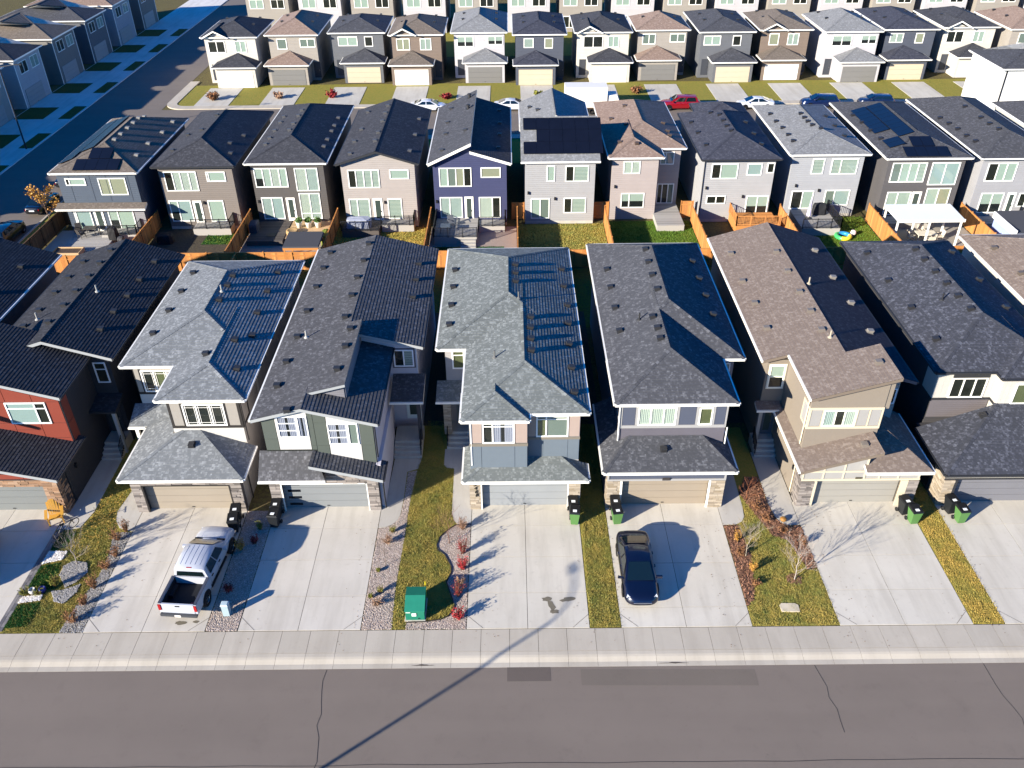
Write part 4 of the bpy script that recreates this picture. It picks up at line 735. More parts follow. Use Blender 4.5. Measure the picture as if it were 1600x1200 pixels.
# N6: tan house with brown shed roofs
h = House('tan house with brown mono-pitch roofs and cream trimmed panels', 19.7, 48); W6 = siding('787064', .13); T6 = paint('786f64', rough=.8, var=.05, bump=.002); CR = paint('b4aa95', var=.03); P6 = paint('8d8b88', var=.05)
m6 = .29; z6 = lambda x: ZE+m6*(x-15.13)
h.wall(15.55, 22.95, 43.4, 59.6, 0, 6.45, T6); h.gwall([(15.55, 6.4), (22.95, 6.4), (22.95, 6.5), (19.3, 7.55)], 43.4, 59.6, T6)
YF = 38.85; h.gwall([(16.85, 0), (21.0, 0), (21.0, z6(21.0)-.2), (16.85, z6(16.85)-.2)], YF, 41.9, T6, 'wall'); h.wall(16.86, 20.98, 41.9, 43.38, 0, 6.6, T6); h.wall(20.99, 22.85, 41.3, 43.38, 0, 6.3, P6)
h.roof([[(15.13, 43.0, ZE), (19.45, 43.0, z6(19.45)), (19.45, 60.1, z6(19.45)), (15.13, 60.1, ZE)], [(16.62, 38.4, z6(16.62)), (21.35, 38.4, z6(21.35)), (21.35, 41.95, z6(21.35)), (16.62, 41.95, z6(16.62))], [(16.62, 41.95, z6(16.62)), (19.45, 41.95, z6(19.45)), (19.45, 43.0, z6(19.45)), (16.62, 43.0, z6(16.62))]], SH6, paint('6a5f54'), None)
emit(MB().box(15.02, 15.12, 43.0, 60.1, ZE-.125, ZE-.005), 'gutter', WHITE, h.roof_obj); emit(MB().box(16.51, 16.61, 38.4, 42.98, z6(16.62)-.125, z6(16.62)-.005), 'gutter', WHITE, h.roof_obj)
h.roof([[(23.45, 40.65, ZE), (23.45, 60.1, ZE), (19.45, 60.1, z6(19.45)), (19.45, 40.65, z6(19.45))]], shingle('2b2b33', '35353d', '4a4a52', .1), paint('4c4c56'), FDARK, drop=.03)  # right slope: brown shingle and fascia recoloured dark blue, shade painted in
h.gwall([(21.0, 6.0), (21.3, 6.0), (21.3, z6(21.3)-.22), (21.0, z6(21.0)-.22)], 38.9, 41.9, T6, 'wall')
h.vents([(16.1, 56.7), (16, 52.5), (16.1, 49.4), (16.1, 46.2), (18.9, 55.3), (18.9, 52.3), (18.9, 49.4), (18.9, 46.9), (18.9, 44.6), (20.7, 40.2)], 'box', '6f675f'); h.vents([(22.2, 56.9), (22.2, 52.7), (22.3, 49.2), (22.3, 45.6)], 'box', '77726b'); h.vents([(19.8, 50.5), (19.1, 43.7)], 'pipe', '958d7c')
h.panels('S', YF, [(16.95, 17.58, 4.84, 5.98), (19.63, 20.22, 4.84, 5.98), (20.33, 20.92, 4.84, 5.98)], P6, .015); h.trim('S', YF, [(16.83, 21.02, 5.99, 6.14), (16.83, 21.02, 4.65, 4.82), (16.83, 16.94, 4.83, 5.98), (17.59, 17.65, 4.83, 5.98), (19.56, 19.62, 4.83, 5.98), (20.23, 20.32, 4.83, 5.98), (20.93, 21.02, 4.83, 5.98)], CR, .04)
h.window('S', YF, 17.66, 19.55, 4.83, 5.98, cols=(.36, .64), fill=('curtain3', 'dark', 'curtain'), frame='f0ead8')
h.trim('W', 16.85, [(YF-.03, YF+.1, 4.65, 6.14), (YF+1.0, YF+1.1, 4.65, 6.14), (YF+.11, YF+.99, 5.99, 6.14), (YF+.11, YF+.99, 4.65, 4.82)], CR, .035)
h.panels('W', 16.85, [(YF+.12, YF+.98, 4.84, 5.97)], P6, .015)
h.window('S', 43.4, 15.76, 16.72, 4.33, 6.03, rows=(.5,), fill=('half',), frame='efe9d6', trim='d8cfb9', tw=.06)
h.window('S', 41.3, 22.4, 22.78, 4.6, 5.7, fill='dark', frame='c9ccd2'); h.trim('S', 41.3, [(21.4, 22.84, 5.85, 5.95), (22.0, 22.08, 4.45, 5.84), (21.4, 22.84, 4.35, 4.45)], TG)
h.wall(16.7, 23.45, GD+.05, YF-.01, 0, 2.9, T6); h.wall(17.3, 23.4, YF+.01, 43.3, 0, 2.8, T6); h.wall(16.66, 16.84, YF, 43.3, 0, 2.6, T6)
mg = .3; h.roof([[(16.32, 36.9, 3.05), (20.75, 36.9, 4.4), (20.75, YF-.005, 4.4), (16.32, YF-.005, 3.05)], [(16.32, YF-.005, 3.05), (16.84, YF-.005, 3.208), (16.84, 42.9, 3.208), (16.32, 42.9, 3.05)]], SH6, paint('6a5f54'), WHITE)
h.roof([[(20.1, 36.95, 2.95), (23.9, 36.95, 2.95), (22.3, 39.2, 3.75), (20.1, 39.2, 3.75)], [(23.9, 36.95, 2.95), (23.9, 42.5, 2.95), (21.4, 42.5, 4.2), (21.4, 40.45, 4.2)], [(20.1, 39.2, 3.75), (22.3, 39.2, 3.75), (21.4, 40.45, 4.2), (20.1, 40.45, 4.2)]], SH6, WHITE, WHITE, drop=.01); h.vents([(20.0, 37.85)], 'box', '6f675f')
h.gwall([(16.7, 1.95), (20.3, 1.95), (20.3, 3.9), (16.7, 2.8)], GF+.05, GD+.3, P6, 'garage_head'); h.box('garage_head', 20.31, 23.5, GF+.05, GD+.3, 1.95, 2.75, P6)
h.trim('S', GF+.05, [(16.68, 23.52, 1.93, 2.06), (16.68, 20.28, 2.56, 2.66), (20.22, 20.31, 2.06, 3.6)]+[(x, x+.08, 2.06, 2.56) for x in (16.69, 17.85, 19.0, 21.1, 22.2, 23.4)]+[(17.85, 17.93, 2.67, 2.95), (19.0, 19.08, 2.67, 3.3)], CR, .04); h.box('address_plaque', 19.75, 20.1, GF-.04, GF, 2.1, 2.2, paint('4a4436'))
h.stone('S', GF, 16.68, 17.45, 0, 1.92, STONE_GREY); h.stone('S', GF, 22.9, 23.5, 0, 1.92, STONE_GREY); h.stone('W', 16.68, GF, 38.3, 0, 1.92, STONE_GREY); h.box('pillar', 16.69, 17.45, GF+.02, GD+.04, 0, 1.93, paint('55504c')); h.box('pillar', 22.88, 23.49, GF+.02, GD+.04, 0, 1.93, paint('55504c'))
h.trim('S', GF+.01, [(17.45, 17.6, 0, 1.93), (22.45, 22.88, 0, 1.93)], CR, .05); h.garage_door(GD, 17.5, 22.5, .02, 1.95, '85827b')
h.roof([[(15.2, 42.7, 3.15), (16.75, 42.7, 3.15), (16.75, 43.38, 3.35), (15.2, 43.38, 3.35)]], SH6, WHITE, WHITE); h.box('porch_post', 15.4, 15.62, 42.75, 42.97, .6, 2.95, paint('8d8b88')); h.steps(15.3, 16.65, 41.9, 4, CONC_G, land=.4); h.rail(15.35, 42.0, 43.0, .1, .7, BLACK); h.door('S', 43.38, 15.8, 16.6, .78, 2.8, '44505c')
h.downspout([(16.78, YF+.2, 6.8), (16.78, YF+.2, 3.4)], CR); h.downspout([(16.64, 38.6, 2.8), (16.64, 38.6, .1)], CR); h.light('W', 16.68, 38.7, 1.9)

# N7: dark roof, white board-and-batten front
h = House('dark roofed house with white vertical boards and grey garage door', 29, 48); W7 = siding('3b3a3c', .15); VB = siding('aca8a0', .3, True); W7b = siding('5d585a', .15)
h.wall(25.4, 32.6, 42.05, 58.8, 0, 6.45, W7); h.wall(28.95, 32.5, 41.3, 42.04, 0, 6.44, VB)
h.hip(24.97, 33.0, 41.62, 59.2, ZE, .41, SH7, FDARK, FDARK); h.hip(28.55, 33.0, 40.9, 46.5, ZE, .41, SH7, FDARK, FDARK, back='gable', drop=.008)
h.vents([(25.9, 56.4), (25.9, 52.2), (26, 48.4), (26, 44.5), (28.5, 54.8), (28.5, 53.2), (28.5, 51.4), (28.55, 49.7), (28.55, 48), (28.6, 46.3), (31.9, 56.3), (32, 52.1), (32, 48.3)]); h.vents([(27.7, 48.2)], 'pipe', '222224')
h.panels('S', 42.05, [(25.39, 28.95, 4.45, 6.3)], VB, .02, 0., 'board_and_batten'); h.panels('W', 25.4, [(42.06, 43.4, 4.45, 6.3)], VB, .02, 0., 'board_and_batten'); h.trim('S', 42.05, [(25.36, 28.95, 4.3, 4.44)], FDARK, .06); h.trim('S', 41.3, [(28.93, 32.5, 4.3, 4.44)], FDARK, .06); h.trim('W', 28.95, [(41.25, 42.05, 4.3, 4.44)], FDARK, .05)
h.panels('S', 42.05, [(25.42, 28.9, 3.0, 4.28)], W7b, .012, 0., 'lap_siding')
h.window('S', 42.03, 26.32, 28.42, 4.47, 5.9, cols=(.333, .667), fill='dark', frame='dcd9d2'); h.trim('S', 42.03, [(26.3, 28.45, 5.92, 6.12)], FDARK, .05); h.window('S', 41.3, 29.75, 31.6, 4.5, 5.95, cols=(.5,), fill='olive', frame='dcd9d2')
h.wall(24.98, 33, GD+.05, 42.03, 0, 2.55, W7); h.hipcut(24.62, 34.0, 36.9, 41.29, 2.75, .4, .4, SH7, FDARK, FDARK, right=False); h.vents([(28.0, 40.6)])
h.box('garage_head', 24.96, 33, GF+.05, GD+.04, 1.95, 2.55, VB); h.trim('S', GF+.05, [(24.94, 33, 1.92, 2.02)], FDARK, .05); h.box('address_plaque', 28.4, 28.85, GF-.03, GF+.04, 2.2, 2.32, paint('6a5c48'))
h.stone('S', GF, 24.97, 25.6, 0, 1.92, STONE_PALE); h.stone('W', 24.96, GF, 38.6, 0, 2.4, STONE_PALE); h.box('pillar', 24.98, 25.6, GF+.02, GD+.04, 0, 1.93, paint('6d6255')); h.trim('S', GF+.01, [(25.6, 25.75, 0, 1.93)], FDARK, .05); h.garage_door(GD, 25.7, 30.8, .02, 1.95, '66666b'); h.downspout([(24.9, 38.7, 2.5), (24.9, 38.7, .1)], FDARK)

# N0 and N8: the neighbours cut by the picture's edges
h = House('charcoal house whose roof corner is cut by the left picture edge', -38, 48); h.wall(-41.4, -34.1, 38, 57.9, 0, 6.45, siding('45464c'))
h.roof([[(-33.6, 36, ZE), (-33.6, 58.3, ZE), (-37.7, 58.3, 8.0), (-37.7, 36, 8.0)], [(-41.8, 36, ZE), (-37.7, 36, 8.0), (-37.7, 58.3, 8.0), (-41.8, 58.3, ZE)]], SH1, FWHITE, FWHITE, caps=[((-37.7, 36, 8), (-37.7, 58.3, 8), .34)]); h.vents([(-35, 55.3), (-35, 51.5), (-35, 47.5)])
h.gwall([(-41.4, 6.4), (-34.1, 6.4), (-37.7, 7.7)], 38, 57.9, siding('45464c'))
h = House('brown roofed house cut by the right picture edge', 38.5, 50); h.wall(34.75, 42, 41, 59.8, 0, 6.45, siding('b1aaa2')); h.hip(34.3, 42.4, 40.6, 60.2, ZE, .36, SH6, WHITE, WHITE); h.vents([(35.4, 57), (35.4, 53), (35.4, 49)], 'box', '5a524a')
# ---------------------------------------------------------------- far row of houses (backs towards the camera)
ZF = 6.4
SA = shingle('5f574f', '6d645c', '837a71', .15); SB = shingle('34353a', '414247', '57585d', .12); SG = shingle('6b6c6d', '7d7e7f', '97989a', .18); SD = shingle('3d3e42', '4a4b50', '62636a', .14); SN = shingle('33353f', '41434d', '5a5c66', .14); SBR = shingle('75645a', '867469', '9b8c81', .14)
def far(label, x0, x1, y0, y1, wall, sh, fas, gut, wins=(), m=.36, roof='hip', hgt=ZF, wy=.42, frame='dedfd9'):
    h = House(label, (x0+x1)/2, (y0+y1)/2); h.wy = y0+wy
    h.wall(x0+.4, x1-.4, y0+wy, y1-.42, .0, hgt-.15, wall); h.box('foundation', x0+.42, x1-.42, y0+wy-.02, y0+wy+.3, 0, .28, CONC_G)
    if roof == 'hip': h.hip(x0, x1, y0, y1, hgt, m, sh, fas, gut)
    for w in wins:
        a, b, c, d, cols, fill = w[:6]; h.window('S', h.wy, a, b, c, d, cols=cols, fill=fill, frame=frame, rows=w[6] if len(w) > 6 else (), fw=.09)
    return h
# F1 corner house with panels on its hip end
h = far('slate blue corner house with solar panels on its tan hip', -42.06, -34.05, 75.4, 91, siding('434c58', .2), SA, WHITE, WHITE, [(-40.97, -39.1, 5.05, 5.75, (.2,), ('dark', 'blind')), (-37.96, -35.42, 4.1, 5.75, (.42,), ('tan', 'tan')), (-41.1, -39.5, .65, 2.85, (.12,), ('dark', 'blue')), (-37.9, -35.5, .6, 2.78, (.38,), ('half', 'blind'))], .36)
h.trim('S', h.wy, [(x, x+.05, 3.5, 6.2) for x in (-40.6, -38.7, -37.2, -35.2)], paint('39414c'), .015); h.roof([[(-42.3, 75.0, 3.05), (-33.95, 75.0, 3.05), (-33.95, 75.8, 3.35), (-42.3, 75.8, 3.35)]], SA, WHITE, WHITE); h.door('S', h.wy, -39.25, -38.35, .4, 2.75); h.panels('S', h.wy, [(-35.4, -34.47, .3, 3.0)], siding('77787c'), .02, 0., 'lap_siding')
h.vents([(-37.6, 88.5), (-37.6, 87), (-37.6, 85.5), (-37.6, 83.9), (-37.6, 82.1), (-37.6, 80.5), (-34.9, 88.7), (-34.9, 85.4), (-35.1, 81.9), (-35.1, 78.7)], 'box', '7c7a76'); H1 = h
# F2
h = far('taupe house with wide white windows behind the sheltered patio', -33.2, -25.5, 76.75, 93.1, siding('6f6862', .2), SB, FDARK, FDARK, [(-32.35, -29.3, 3.87, 5.8, (.26, .5, .76), ('dark', 'curtain', 'curtain', 'curtain')), (-28.4, -26.6, 4.78, 5.75, (.12,), ('dark', 'blind')), (-32.5, -30.4, .8, 2.95, (.4,), ('half', 'blue')), (-28.8, -27.3, .75, 2.92, (), ('blind',))])
h.door('S', h.wy, -30.25, -29.4, .5, 2.9); h.light('S', h.wy, -29.15, 2.7); h.vents([(-31.9, 79.6), (-31.7, 83.8), (-30.2, 83.7), (-29.8, 87.8), (-27, 81.4), (-26.4, 84.2), (-26.4, 79.2)], 'box', '3a3a3c')
# F3
h = far('dark taupe house with tall paired white windows above planters', -24.75, -17.1, 77.4, 95, siding('4d4a48', .2), SB, WHITE, WHITE, [(-24.1, -21.0, 3.9, 5.8, (.26, .5, .76), ('half', 'blind', 'curtain', 'blind')), (-20.28, -18.1, 3.5, 5.78, (.5,), ('curtain', 'curtain3')), (-23.85, -21.8, .67, 2.9, (.48,), ('curtain3', 'blue')), (-20.2, -18.2, .65, 3.3, (.5,), ('curtain', 'curtain3'), (.22,))])
h.door('S', h.wy, -21.5, -20.65, .5, 2.85); h.light('S', h.wy, -24.1, 2.5); h.vents([(-23.4, 81), (-23.4, 82.8), (-23.4, 85), (-23.4, 87.6), (-23.4, 89.4), (-21.4, 83), (-21.4, 84.9), (-21.4, 87.4), (-21.4, 89.2), (-17.9, 89.6), (-17.9, 87.1), (-17.9, 85.4), (-17.9, 82.9), (-17.9, 80.9)], 'box', '4a4a4c')
# F4 gable
h = far('pale beige gabled house with striped window blinds', -16.2, -8.5, 76.95, 93.3, siding('938c87', .2), SB, FDARK, FDARK, [(-15.2, -12.25, 3.94, 5.72, (.25, .5, .75), ('dark', 'stripe', 'stripe', 'stripe')), (-11.27, -9.47, 4.79, 5.72, (), ('blind',)), (-15.38, -13.4, .8, 2.85, (.4,), ('stripe', 'stripe')), (-11.7, -10.35, .78, 2.85, (), ('stripe',))], roof=None)
h.roof([[(-16.2, 76.95, ZF), (-12.35, 76.95, 7.6), (-12.35, 93.3, 7.6), (-16.2, 93.3, ZF)], [(-8.5, 76.95, ZF), (-8.5, 93.3, ZF), (-12.35, 93.3, 7.6), (-12.35, 76.95, 7.6)]], SB, FDARK, FDARK, caps=[((-12.35, 76.95, 7.6), (-12.35, 93.3, 7.6), .31)]); h.gwall([(-15.8, 6.25), (-8.9, 6.25), (-12.35, 7.35)], h.wy, 92.8, siding('938c87', .2))
h.door('S', h.wy, -13.1, -12.2, .55, 2.88); h.light('S', h.wy, -11.95, 2.5); h.vents([(-14.9, 78.4), (-15, 81.9), (-14.8, 85.3), (-14.9, 91), (-12.7, 80), (-12.7, 82.4), (-12.7, 85.8), (-12.7, 88.4), (-12.7, 90.9), (-9.4, 89), (-9.4, 84.1), (-9.5, 79.4)], 'box', '4a4a4c')
# F5 navy with split roof
h = far('navy blue house with split level gable and white bargeboards', -7.6, .1, 77.0, 93.8, siding('383c59', .2), SD, WHITE, WHITE, [(-6.65, -3.6, 3.96, 5.82, (.27, .52, .76), ('blind', 'grey', 'tan', 'dark')), (-2.73, -.85, 4.82, 5.82, (), ('tan',)), (-6.7, -4.55, .8, 2.92, (.44,), ('curtain3', 'curtain3')), (-2.98, -.9, .78, 2.9, (.62,), ('curtain', 'dark'))], roof=None)
h.roof([[(-7.6, 76.9, ZF), (-3.55, 76.9, 8.3), (-3.45, 93.8, 8.3), (-7.6, 93.8, ZF)]], SD, WHITE, WHITE, th=.28); h.roof([[(.1, 76.9, ZF), (.1, 93.8, ZF), (-3.7, 93.8, 7.55), (-3.7, 76.9, 7.55)]], SB, WHITE, WHITE, th=.26); h.gwall([(-7.2, 6.25), (-.3, 6.25), (-3.55, 7.3), (-3.6, 8.0), (-3.7, 8.0)], h.wy, 93.3, siding('383c59', .2)); h.door('S', h.wy, -4.35, -3.5, .5, 2.95); h.light('S', h.wy, -7.0, 2.5)
h.vents([(-6.3, 78.6), (-6.2, 83.1), (-6.2, 86.6), (-6.1, 91), (-4.2, 81.4), (-1.1, 91.3), (-1, 87.2), (-1, 83.7), (-1.1, 79.8)], 'box', '3a3a3c'); h.vents([(-4.2, 88.2), (-4.2, 92.0)], 'turbine', '2c2c2e')
# F6 pale, ridge across, solar wall to wall
h = far('pale grey house whose rear roof slope is covered by solar panels', 1.05, 8.45, 77.2, 88, siding('8f8f90', .2), SG, WHITE, WHITE, [(3.49, 4.27, 4.3, 5.85, (), ('blind',)), (5.24, 7.45, 4.27, 5.83, (.36,), ('dark', 'stripe')), (2.0, 3.8, .55, 2.62, (.5,), ('blind', 'grey')), (5.15, 7.3, 1.1, 2.65, (.36,), ('dark', 'stripe'))], roof=None)
h.roof([[(1.05, 77.2, ZF), (8.45, 77.2, ZF), (8.45, 82.5, 8.9), (1.05, 82.5, 8.9)], [(1.05, 82.5, 8.9), (8.45, 82.5, 8.9), (8.45, 88, ZF), (1.05, 88, ZF)]], SG, WHITE, WHITE, caps=[((1.05, 82.5, 8.9), (8.45, 82.5, 8.9), .47)])
m = MB()
for x0, x1 in ((1.46, 1.6), (7.9, 8.04)): i = len(m.v); q = [(77.62, 6.2), (87.6, 6.2), (82.5, 8.6)]; m.v += [(x0, a, b) for a, b in q]+[(x1, a, b) for a, b in q]; m.f += [(i, i+1, i+2), (i+5, i+4, i+3), (i, i+3, i+4, i+1), (i+1, i+4, i+5, i+2), (i+2, i+5, i+3, i)]
emit(m, 'gable_wall', siding('8f8f90', .2), h.root); h.wall(1.6, 8.0, 87.5, 95, 0, 6.2, siding('8f8f90', .2)); h.hip(1.1, 8.3, 86, 95.5, ZF, .42, SG, WHITE, WHITE, front='gable', back='gable'); h.vents([(2.2, 92), (3.0, 90)], 'box', '3a3a3c')
h.light('S', h.wy, 1.75, 3.2); h.light('S', h.wy, 4.3, 2.6); H6 = h
# F7 mauve with brown roof
W7m = siding('948b88', .2); h = far('mauve house with stepped brown hip roof and grey deck', 9.3, 17.0, 80.5, 95.2, W7m, SBR, WHITE, WHITE, [(14.65, 16.0, 4.63, 5.9, (.4,), ('blind', 'blue')), (14.6, 16.25, .6, 2.68, (.3, .65), ('dark', 'dark', 'grey'))], .37)
h.wall(9.72, 14.1, 78.5, 80.9, 0, 6.24, W7m); h.hip(9.32, 14.5, 78.05, 86, ZF, .4, SBR, WHITE, WHITE, back='gable', drop=.006); h.window('S', 78.5, 10.8, 12.4, 4.65, 5.9, cols=(.5,), fill=('curtain', 'curtain'), frame='dedfd9', fw=.09); h.window('S', 78.5, 10.75, 13.0, 1.2, 2.72, cols=(.35,), fill=('half', 'half'), frame='dedfd9', fw=.09); h.light('S', 78.5, 10.1, 3.4)
h.vents([(10.5, 87.9), (11.6, 84.7), (10.6, 80.7), (12.1, 79.8), (12.1, 90.3), (15.5, 86.1), (15.6, 83.8), (15.6, 82.5)], 'box', '4c4038')
# F8
h = far('light grey house with dark hip roof above the cedar deck', 17.95, 25.35, 77.3, 91.2, siding('929293', .2), SN, FDARK, FDARK, [(19.0, 21.5, 4.37, 5.86, (.35,), ('dark', 'blind')), (22.35, 23.75, 4.7, 5.86, (), ('blue',)), (24.2, 24.9, 4.9, 5.9, (), ('dark',)), (18.85, 20.7, 1.86, 2.7, (.5,), ('dark', 'dark')), (22.7, 24.85, .7, 2.66, (.5,), ('half', 'half'))], .39)
h.wall(20.2, 24.9, 91, 94.2, 0, 6.1, siding('929293', .2)); h.hip(19.8, 25.3, 89, 94.6, ZF, .36, SN, FDARK, FDARK, drop=.01); h.vents([(18.6, 87.2), (18.7, 83.9), (18.8, 80.2), (20.6, 87.8), (21.2, 86.4), (21.2, 84.6), (21.2, 82.9), (21.3, 81.4), (23.8, 86), (23.8, 82.5), (23.8, 79.5)], 'box', '26262a'); h.light('S', h.wy, 18.7, 3.5); h.light('S', h.wy, 22.3, 2.6); h.downspout([(18.3, 77.65, 6.2), (18.3, 77.65, .3)], FDARK)
# F9
h = far('pale blue grey house with light grey shingles and striped blinds', 26.45, 34.05, 78.4, 93.6, siding('8e9094', .2), SG, WHITE, WHITE, [(28.8, 29.95, 4.34, 5.85, (), ('stripe',)), (30.63, 33.15, 4.3, 5.85, (.36,), ('stripe', 'stripe')), (27.35, 29.5, .8, 2.65, (.5,), ('dark', 'blind')), (30.6, 33.0, 1.13, 2.7, (.38,), ('grey', 'blue'))], .31)
h.vents([(27.3, 89.6), (27.3, 87.2), (27.4, 85.1), (27.4, 83), (27.4, 81.2), (29.7, 87.3), (29.7, 86), (29.7, 84.8), (29.8, 83.6), (30.2, 82.2), (32.5, 88), (32.5, 85), (32.5, 82)], 'box', '26262a'); h.light('S', h.wy, 27.6, 3.2); h.light('S', h.wy, 29.9, 2.7)
# F10
h = far('dark grey house with solar roof behind the white pergola', 35.1, 43.1, 77.2, 94.4, siding('4f4d4e', .2), SD, WHITE, WHITE, [(35.95, 39.2, 3.9, 5.82, (.27, .52, .76), ('grey', 'blind', 'blind', 'stripe')), (39.65, 42.3, 3.6, 5.82, (.5,), ('blue', 'blue')), (36.1, 38.4, .6, 2.95, (.45,), ('half', 'half')), (39.8, 42.1, .7, 3.3, (.5,), ('blind', 'tan'))], .31)
h.door('S', h.wy, 38.5, 39.4, .5, 2.95); h.vents([(35.8, 89.1), (35.9, 86.7), (35.9, 84.2), (36, 81.7)], 'box', '26262a'); H10 = h
# F11
h = far('pale house with dark hip roof at the right picture edge', 43.85, 51.4, 77.0, 95.4, siding('8a8a8d', .2), SD, FDARK, WHITE, [(44.85, 47.6, 4.0, 5.8, (.35, .65), ('dark', 'blind', 'blind')), (45.06, 47.25, .8, 2.83, (.5,), ('half', 'half')), (48.7, 50.2, 1.4, 2.8, (.5,), ('dark', 'blind'))], .36)
h.door('S', h.wy, 47.6, 48.4, .5, 2.85); h.vents([(44.4, 88), (44.5, 86.1), (44.6, 84.3), (44.6, 82.3), (44.7, 80.6), (47, 88.7), (47, 85.1), (47, 83.2), (47.1, 81.5)], 'box', '26262a')
h = far('pale end house beyond the right picture edge', 52.6, 60, 77.5, 94, siding('a5a5a0', .2), SD, FDARK, WHITE, [])

# ---------------------------------------------------------------- solar arrays: every panel a part
def solar_array(label, h, cells, w=1.02, l=1.6, lift=.12):
    """cells: plan centres (x, y) with (du, dv) plan axes unit along/up slope"""
    t = thing('solar_array', label, 'solar panels', (cells[0][0], cells[0][1], 0))
    for (x, y, ax) in cells:
        b = h.rz(x, y)
        if b is None: continue
        z, n = b; n = np.array(n); s = np.array([0, 0, 1.])-n*n[2]; s /= np.linalg.norm(s); u = np.cross(s, n); c = np.array([x, y, z])+n*lift
        a, d = (w/2-.012, l/2-.012) if ax == 'tall' else (l/2-.012, w/2-.012)
        lo = [c-u*a-s*d-n*.02, c+u*a-s*d-n*.02, c+u*a+s*d-n*.02, c-u*a+s*d-n*.02]; hi = [p+n*.04 for p in lo]; lo, hi = ([tuple(p) for p in lo], [tuple(p) for p in hi])
        emit(MB().hexa(lo, hi), 'solar_panel', solar(), t)
    rr = MB()
    for (x, y, ax) in cells:
        b = h.rz(x, y)
        if b is not None: rr.tube((x, y, b[0]+.0), (x, y, b[0]+.1), .03, n=5)
    emit(rr, 'mounting_feet', metalm('8a8c90'), t)
cs = .905
solar_array('black solar array in three rows on the pale grey house', H6, [(1.93+1.24*i, 78.7, 'tall') for i in range(6)]+[(3.17+1.24*i, 80.12, 'tall') for i in range(5)]+[(1.93+1.24*i, 81.54, 'tall') for i in range(6)], w=1.24, l=1.56)
solar_array('T shaped solar array on the tan hip of the corner house', H1, [(-39.4+1.03*i, 76.35, 'tall') for i in range(4)]+[(-38.4+1.03*i, 77.85, 'tall') for i in range(2)], w=1.03, l=1.55)
solar_array('long solar array on the street side slope of the corner house', H1, [(-39.55, 79.3+1.05*i, 'tall') for i in range(9)]+[(-41.05, 77.6+1.05*i, 'tall') for i in range(11)], w=1.03, l=1.5)
solar_array('stepped solar array on the long slope of the dark grey house', H10, [(36.6, 79.5+1.03*i, 'tall') for i in range(2)]+[(38.05, 81.4+1.03*i, 'tall') for i in range(9)]+[(36.6, 83.6+1.03*i, 'tall') for i in range(7)], w=1.02, l=1.45)
solar_array('T shaped solar array on the hip end of the dark grey house', H10, [(37.4+1.03*i, 78.0, 'tall') for i in range(4)]+[(38.4+1.03*i, 79.5, 'tall') for i in range(2)], w=1.02, l=1.5)

# ---------------------------------------------------------------- fences of the back yards
CEDAR = island('cedar', 'a8703c', 'b87e46', '9c6636', 'c28a50', '90603a', bump=.003); BROWN = island('brownwood', '5a4430', '6d5238', '4a3828', '7c5f42', bump=.003)
def fence(label, a, b, h=1.75, mat=None, bay=2.4):
    mat = mat or CEDAR; a = np.array(a, float); b = np.array(b, float); L = np.linalg.norm(b-a); d = (b-a)/L; nrm = np.array([-d[1], d[0]]); t = thing('fence', label, 'fence', (a[0], a[1], 0), 'yard fences'); nb = max(1, round(L/bay))
    def bar(m, s0, s1, o0, o1, z0, z1):
        c = [a+d*s0+nrm*o0, a+d*s1+nrm*o0, a+d*s1+nrm*o1, a+d*s0+nrm*o1]; m.hexa([(p[0], p[1], z0) for p in c], [(p[0], p[1], z1) for p in c])
    for k in range(nb+1): m = MB(); s = L*k/nb; bar(m, max(0, s-.05), min(L, s+.05), -.07, .03, 0, h+.12); emit(m, 'post', mat, t)
    for k in range(nb):
        s0, s1 = L*k/nb+.055, L*(k+1)/nb-.055; m = MB(); n = max(2, int((s1-s0)/.15))
        for q in range(n): bar(m, s0+(s1-s0)*q/n+.004, s0+(s1-s0)*(q+1)/n-.004, 0+.004*(q % 2), .02+.004*(q % 2), .06, h-.01+random.uniform(-.012, .012))
        bar(m, s0, s1, -.04, -.001, .25, .34); bar(m, s0, s1, -.04, -.001, h-.35, h-.26); bar(m, s0, s1, -.05, .05, h+.001, h+.04); emit(m, 'panel', mat, t)
    return t
XF = [-34.0, -25.05, -16.65, -7.65, .65, 9.1, 17.55, 26.0, 34.6, 43.5]
lab = ['between the corner house yard and the taupe house patio', 'between the taupe house patio and the planters deck', 'left of the yard with the covered chairs', 'between the pale gabled house and navy house yards', 'right of the navy house deck', 'between the pale grey house and mauve house lawns', 'between the mauve house lawn and the cedar deck', 'left of the yard with the purple parasol', 'between the float lawn and the white pergola', 'right of the white pergola patio']
for k, x in enumerate(XF): fence('cedar side fence '+lab[k], (x, 68.35), (x+.02, 77.6))
for x0, x1, l in ((-34, -16.65, 'long cedar back fence behind the grey hipped house'), (-16.6, -.2, 'cedar back fence behind the sage green house'), (-.1, 9.1, 'cedar back fence behind the numbered house'), (9.15, 17.6, 'cedar back fence behind the slate blue house'), (17.65, 34.6, 'cedar back fence behind the tan house'), (34.7, 52, 'cedar back fence behind the dark roofed house')): fence(l, (x0, 68.2), (x1, 68.2))
fence('weathered cedar fence behind the red panelled house', (-43.4, 67.9), (-34.1, 67.9)); fence('brown boundary fence of the corner house along the side street', (-43.6, 60), (-43.5, 78.2), mat=BROWN); fence('brown fence return beside the corner house wall', (-43.5, 78.2), (-41.7, 78.2), mat=BROWN)
for k, (x, l) in enumerate(((-24, 'red and grey hipped houses'), (-14.6, 'grey hipped and sage green houses'), (-5.0, 'sage green and numbered houses'), (5.0, 'numbered and slate blue houses'), (14.6, 'slate blue and tan houses'), (24.2, 'tan and dark roofed houses'), (33.7, 'dark roofed and brown roofed houses'))): fence('cedar fence in the gap between the '+l, (x, 59.5), (x, 68.1))
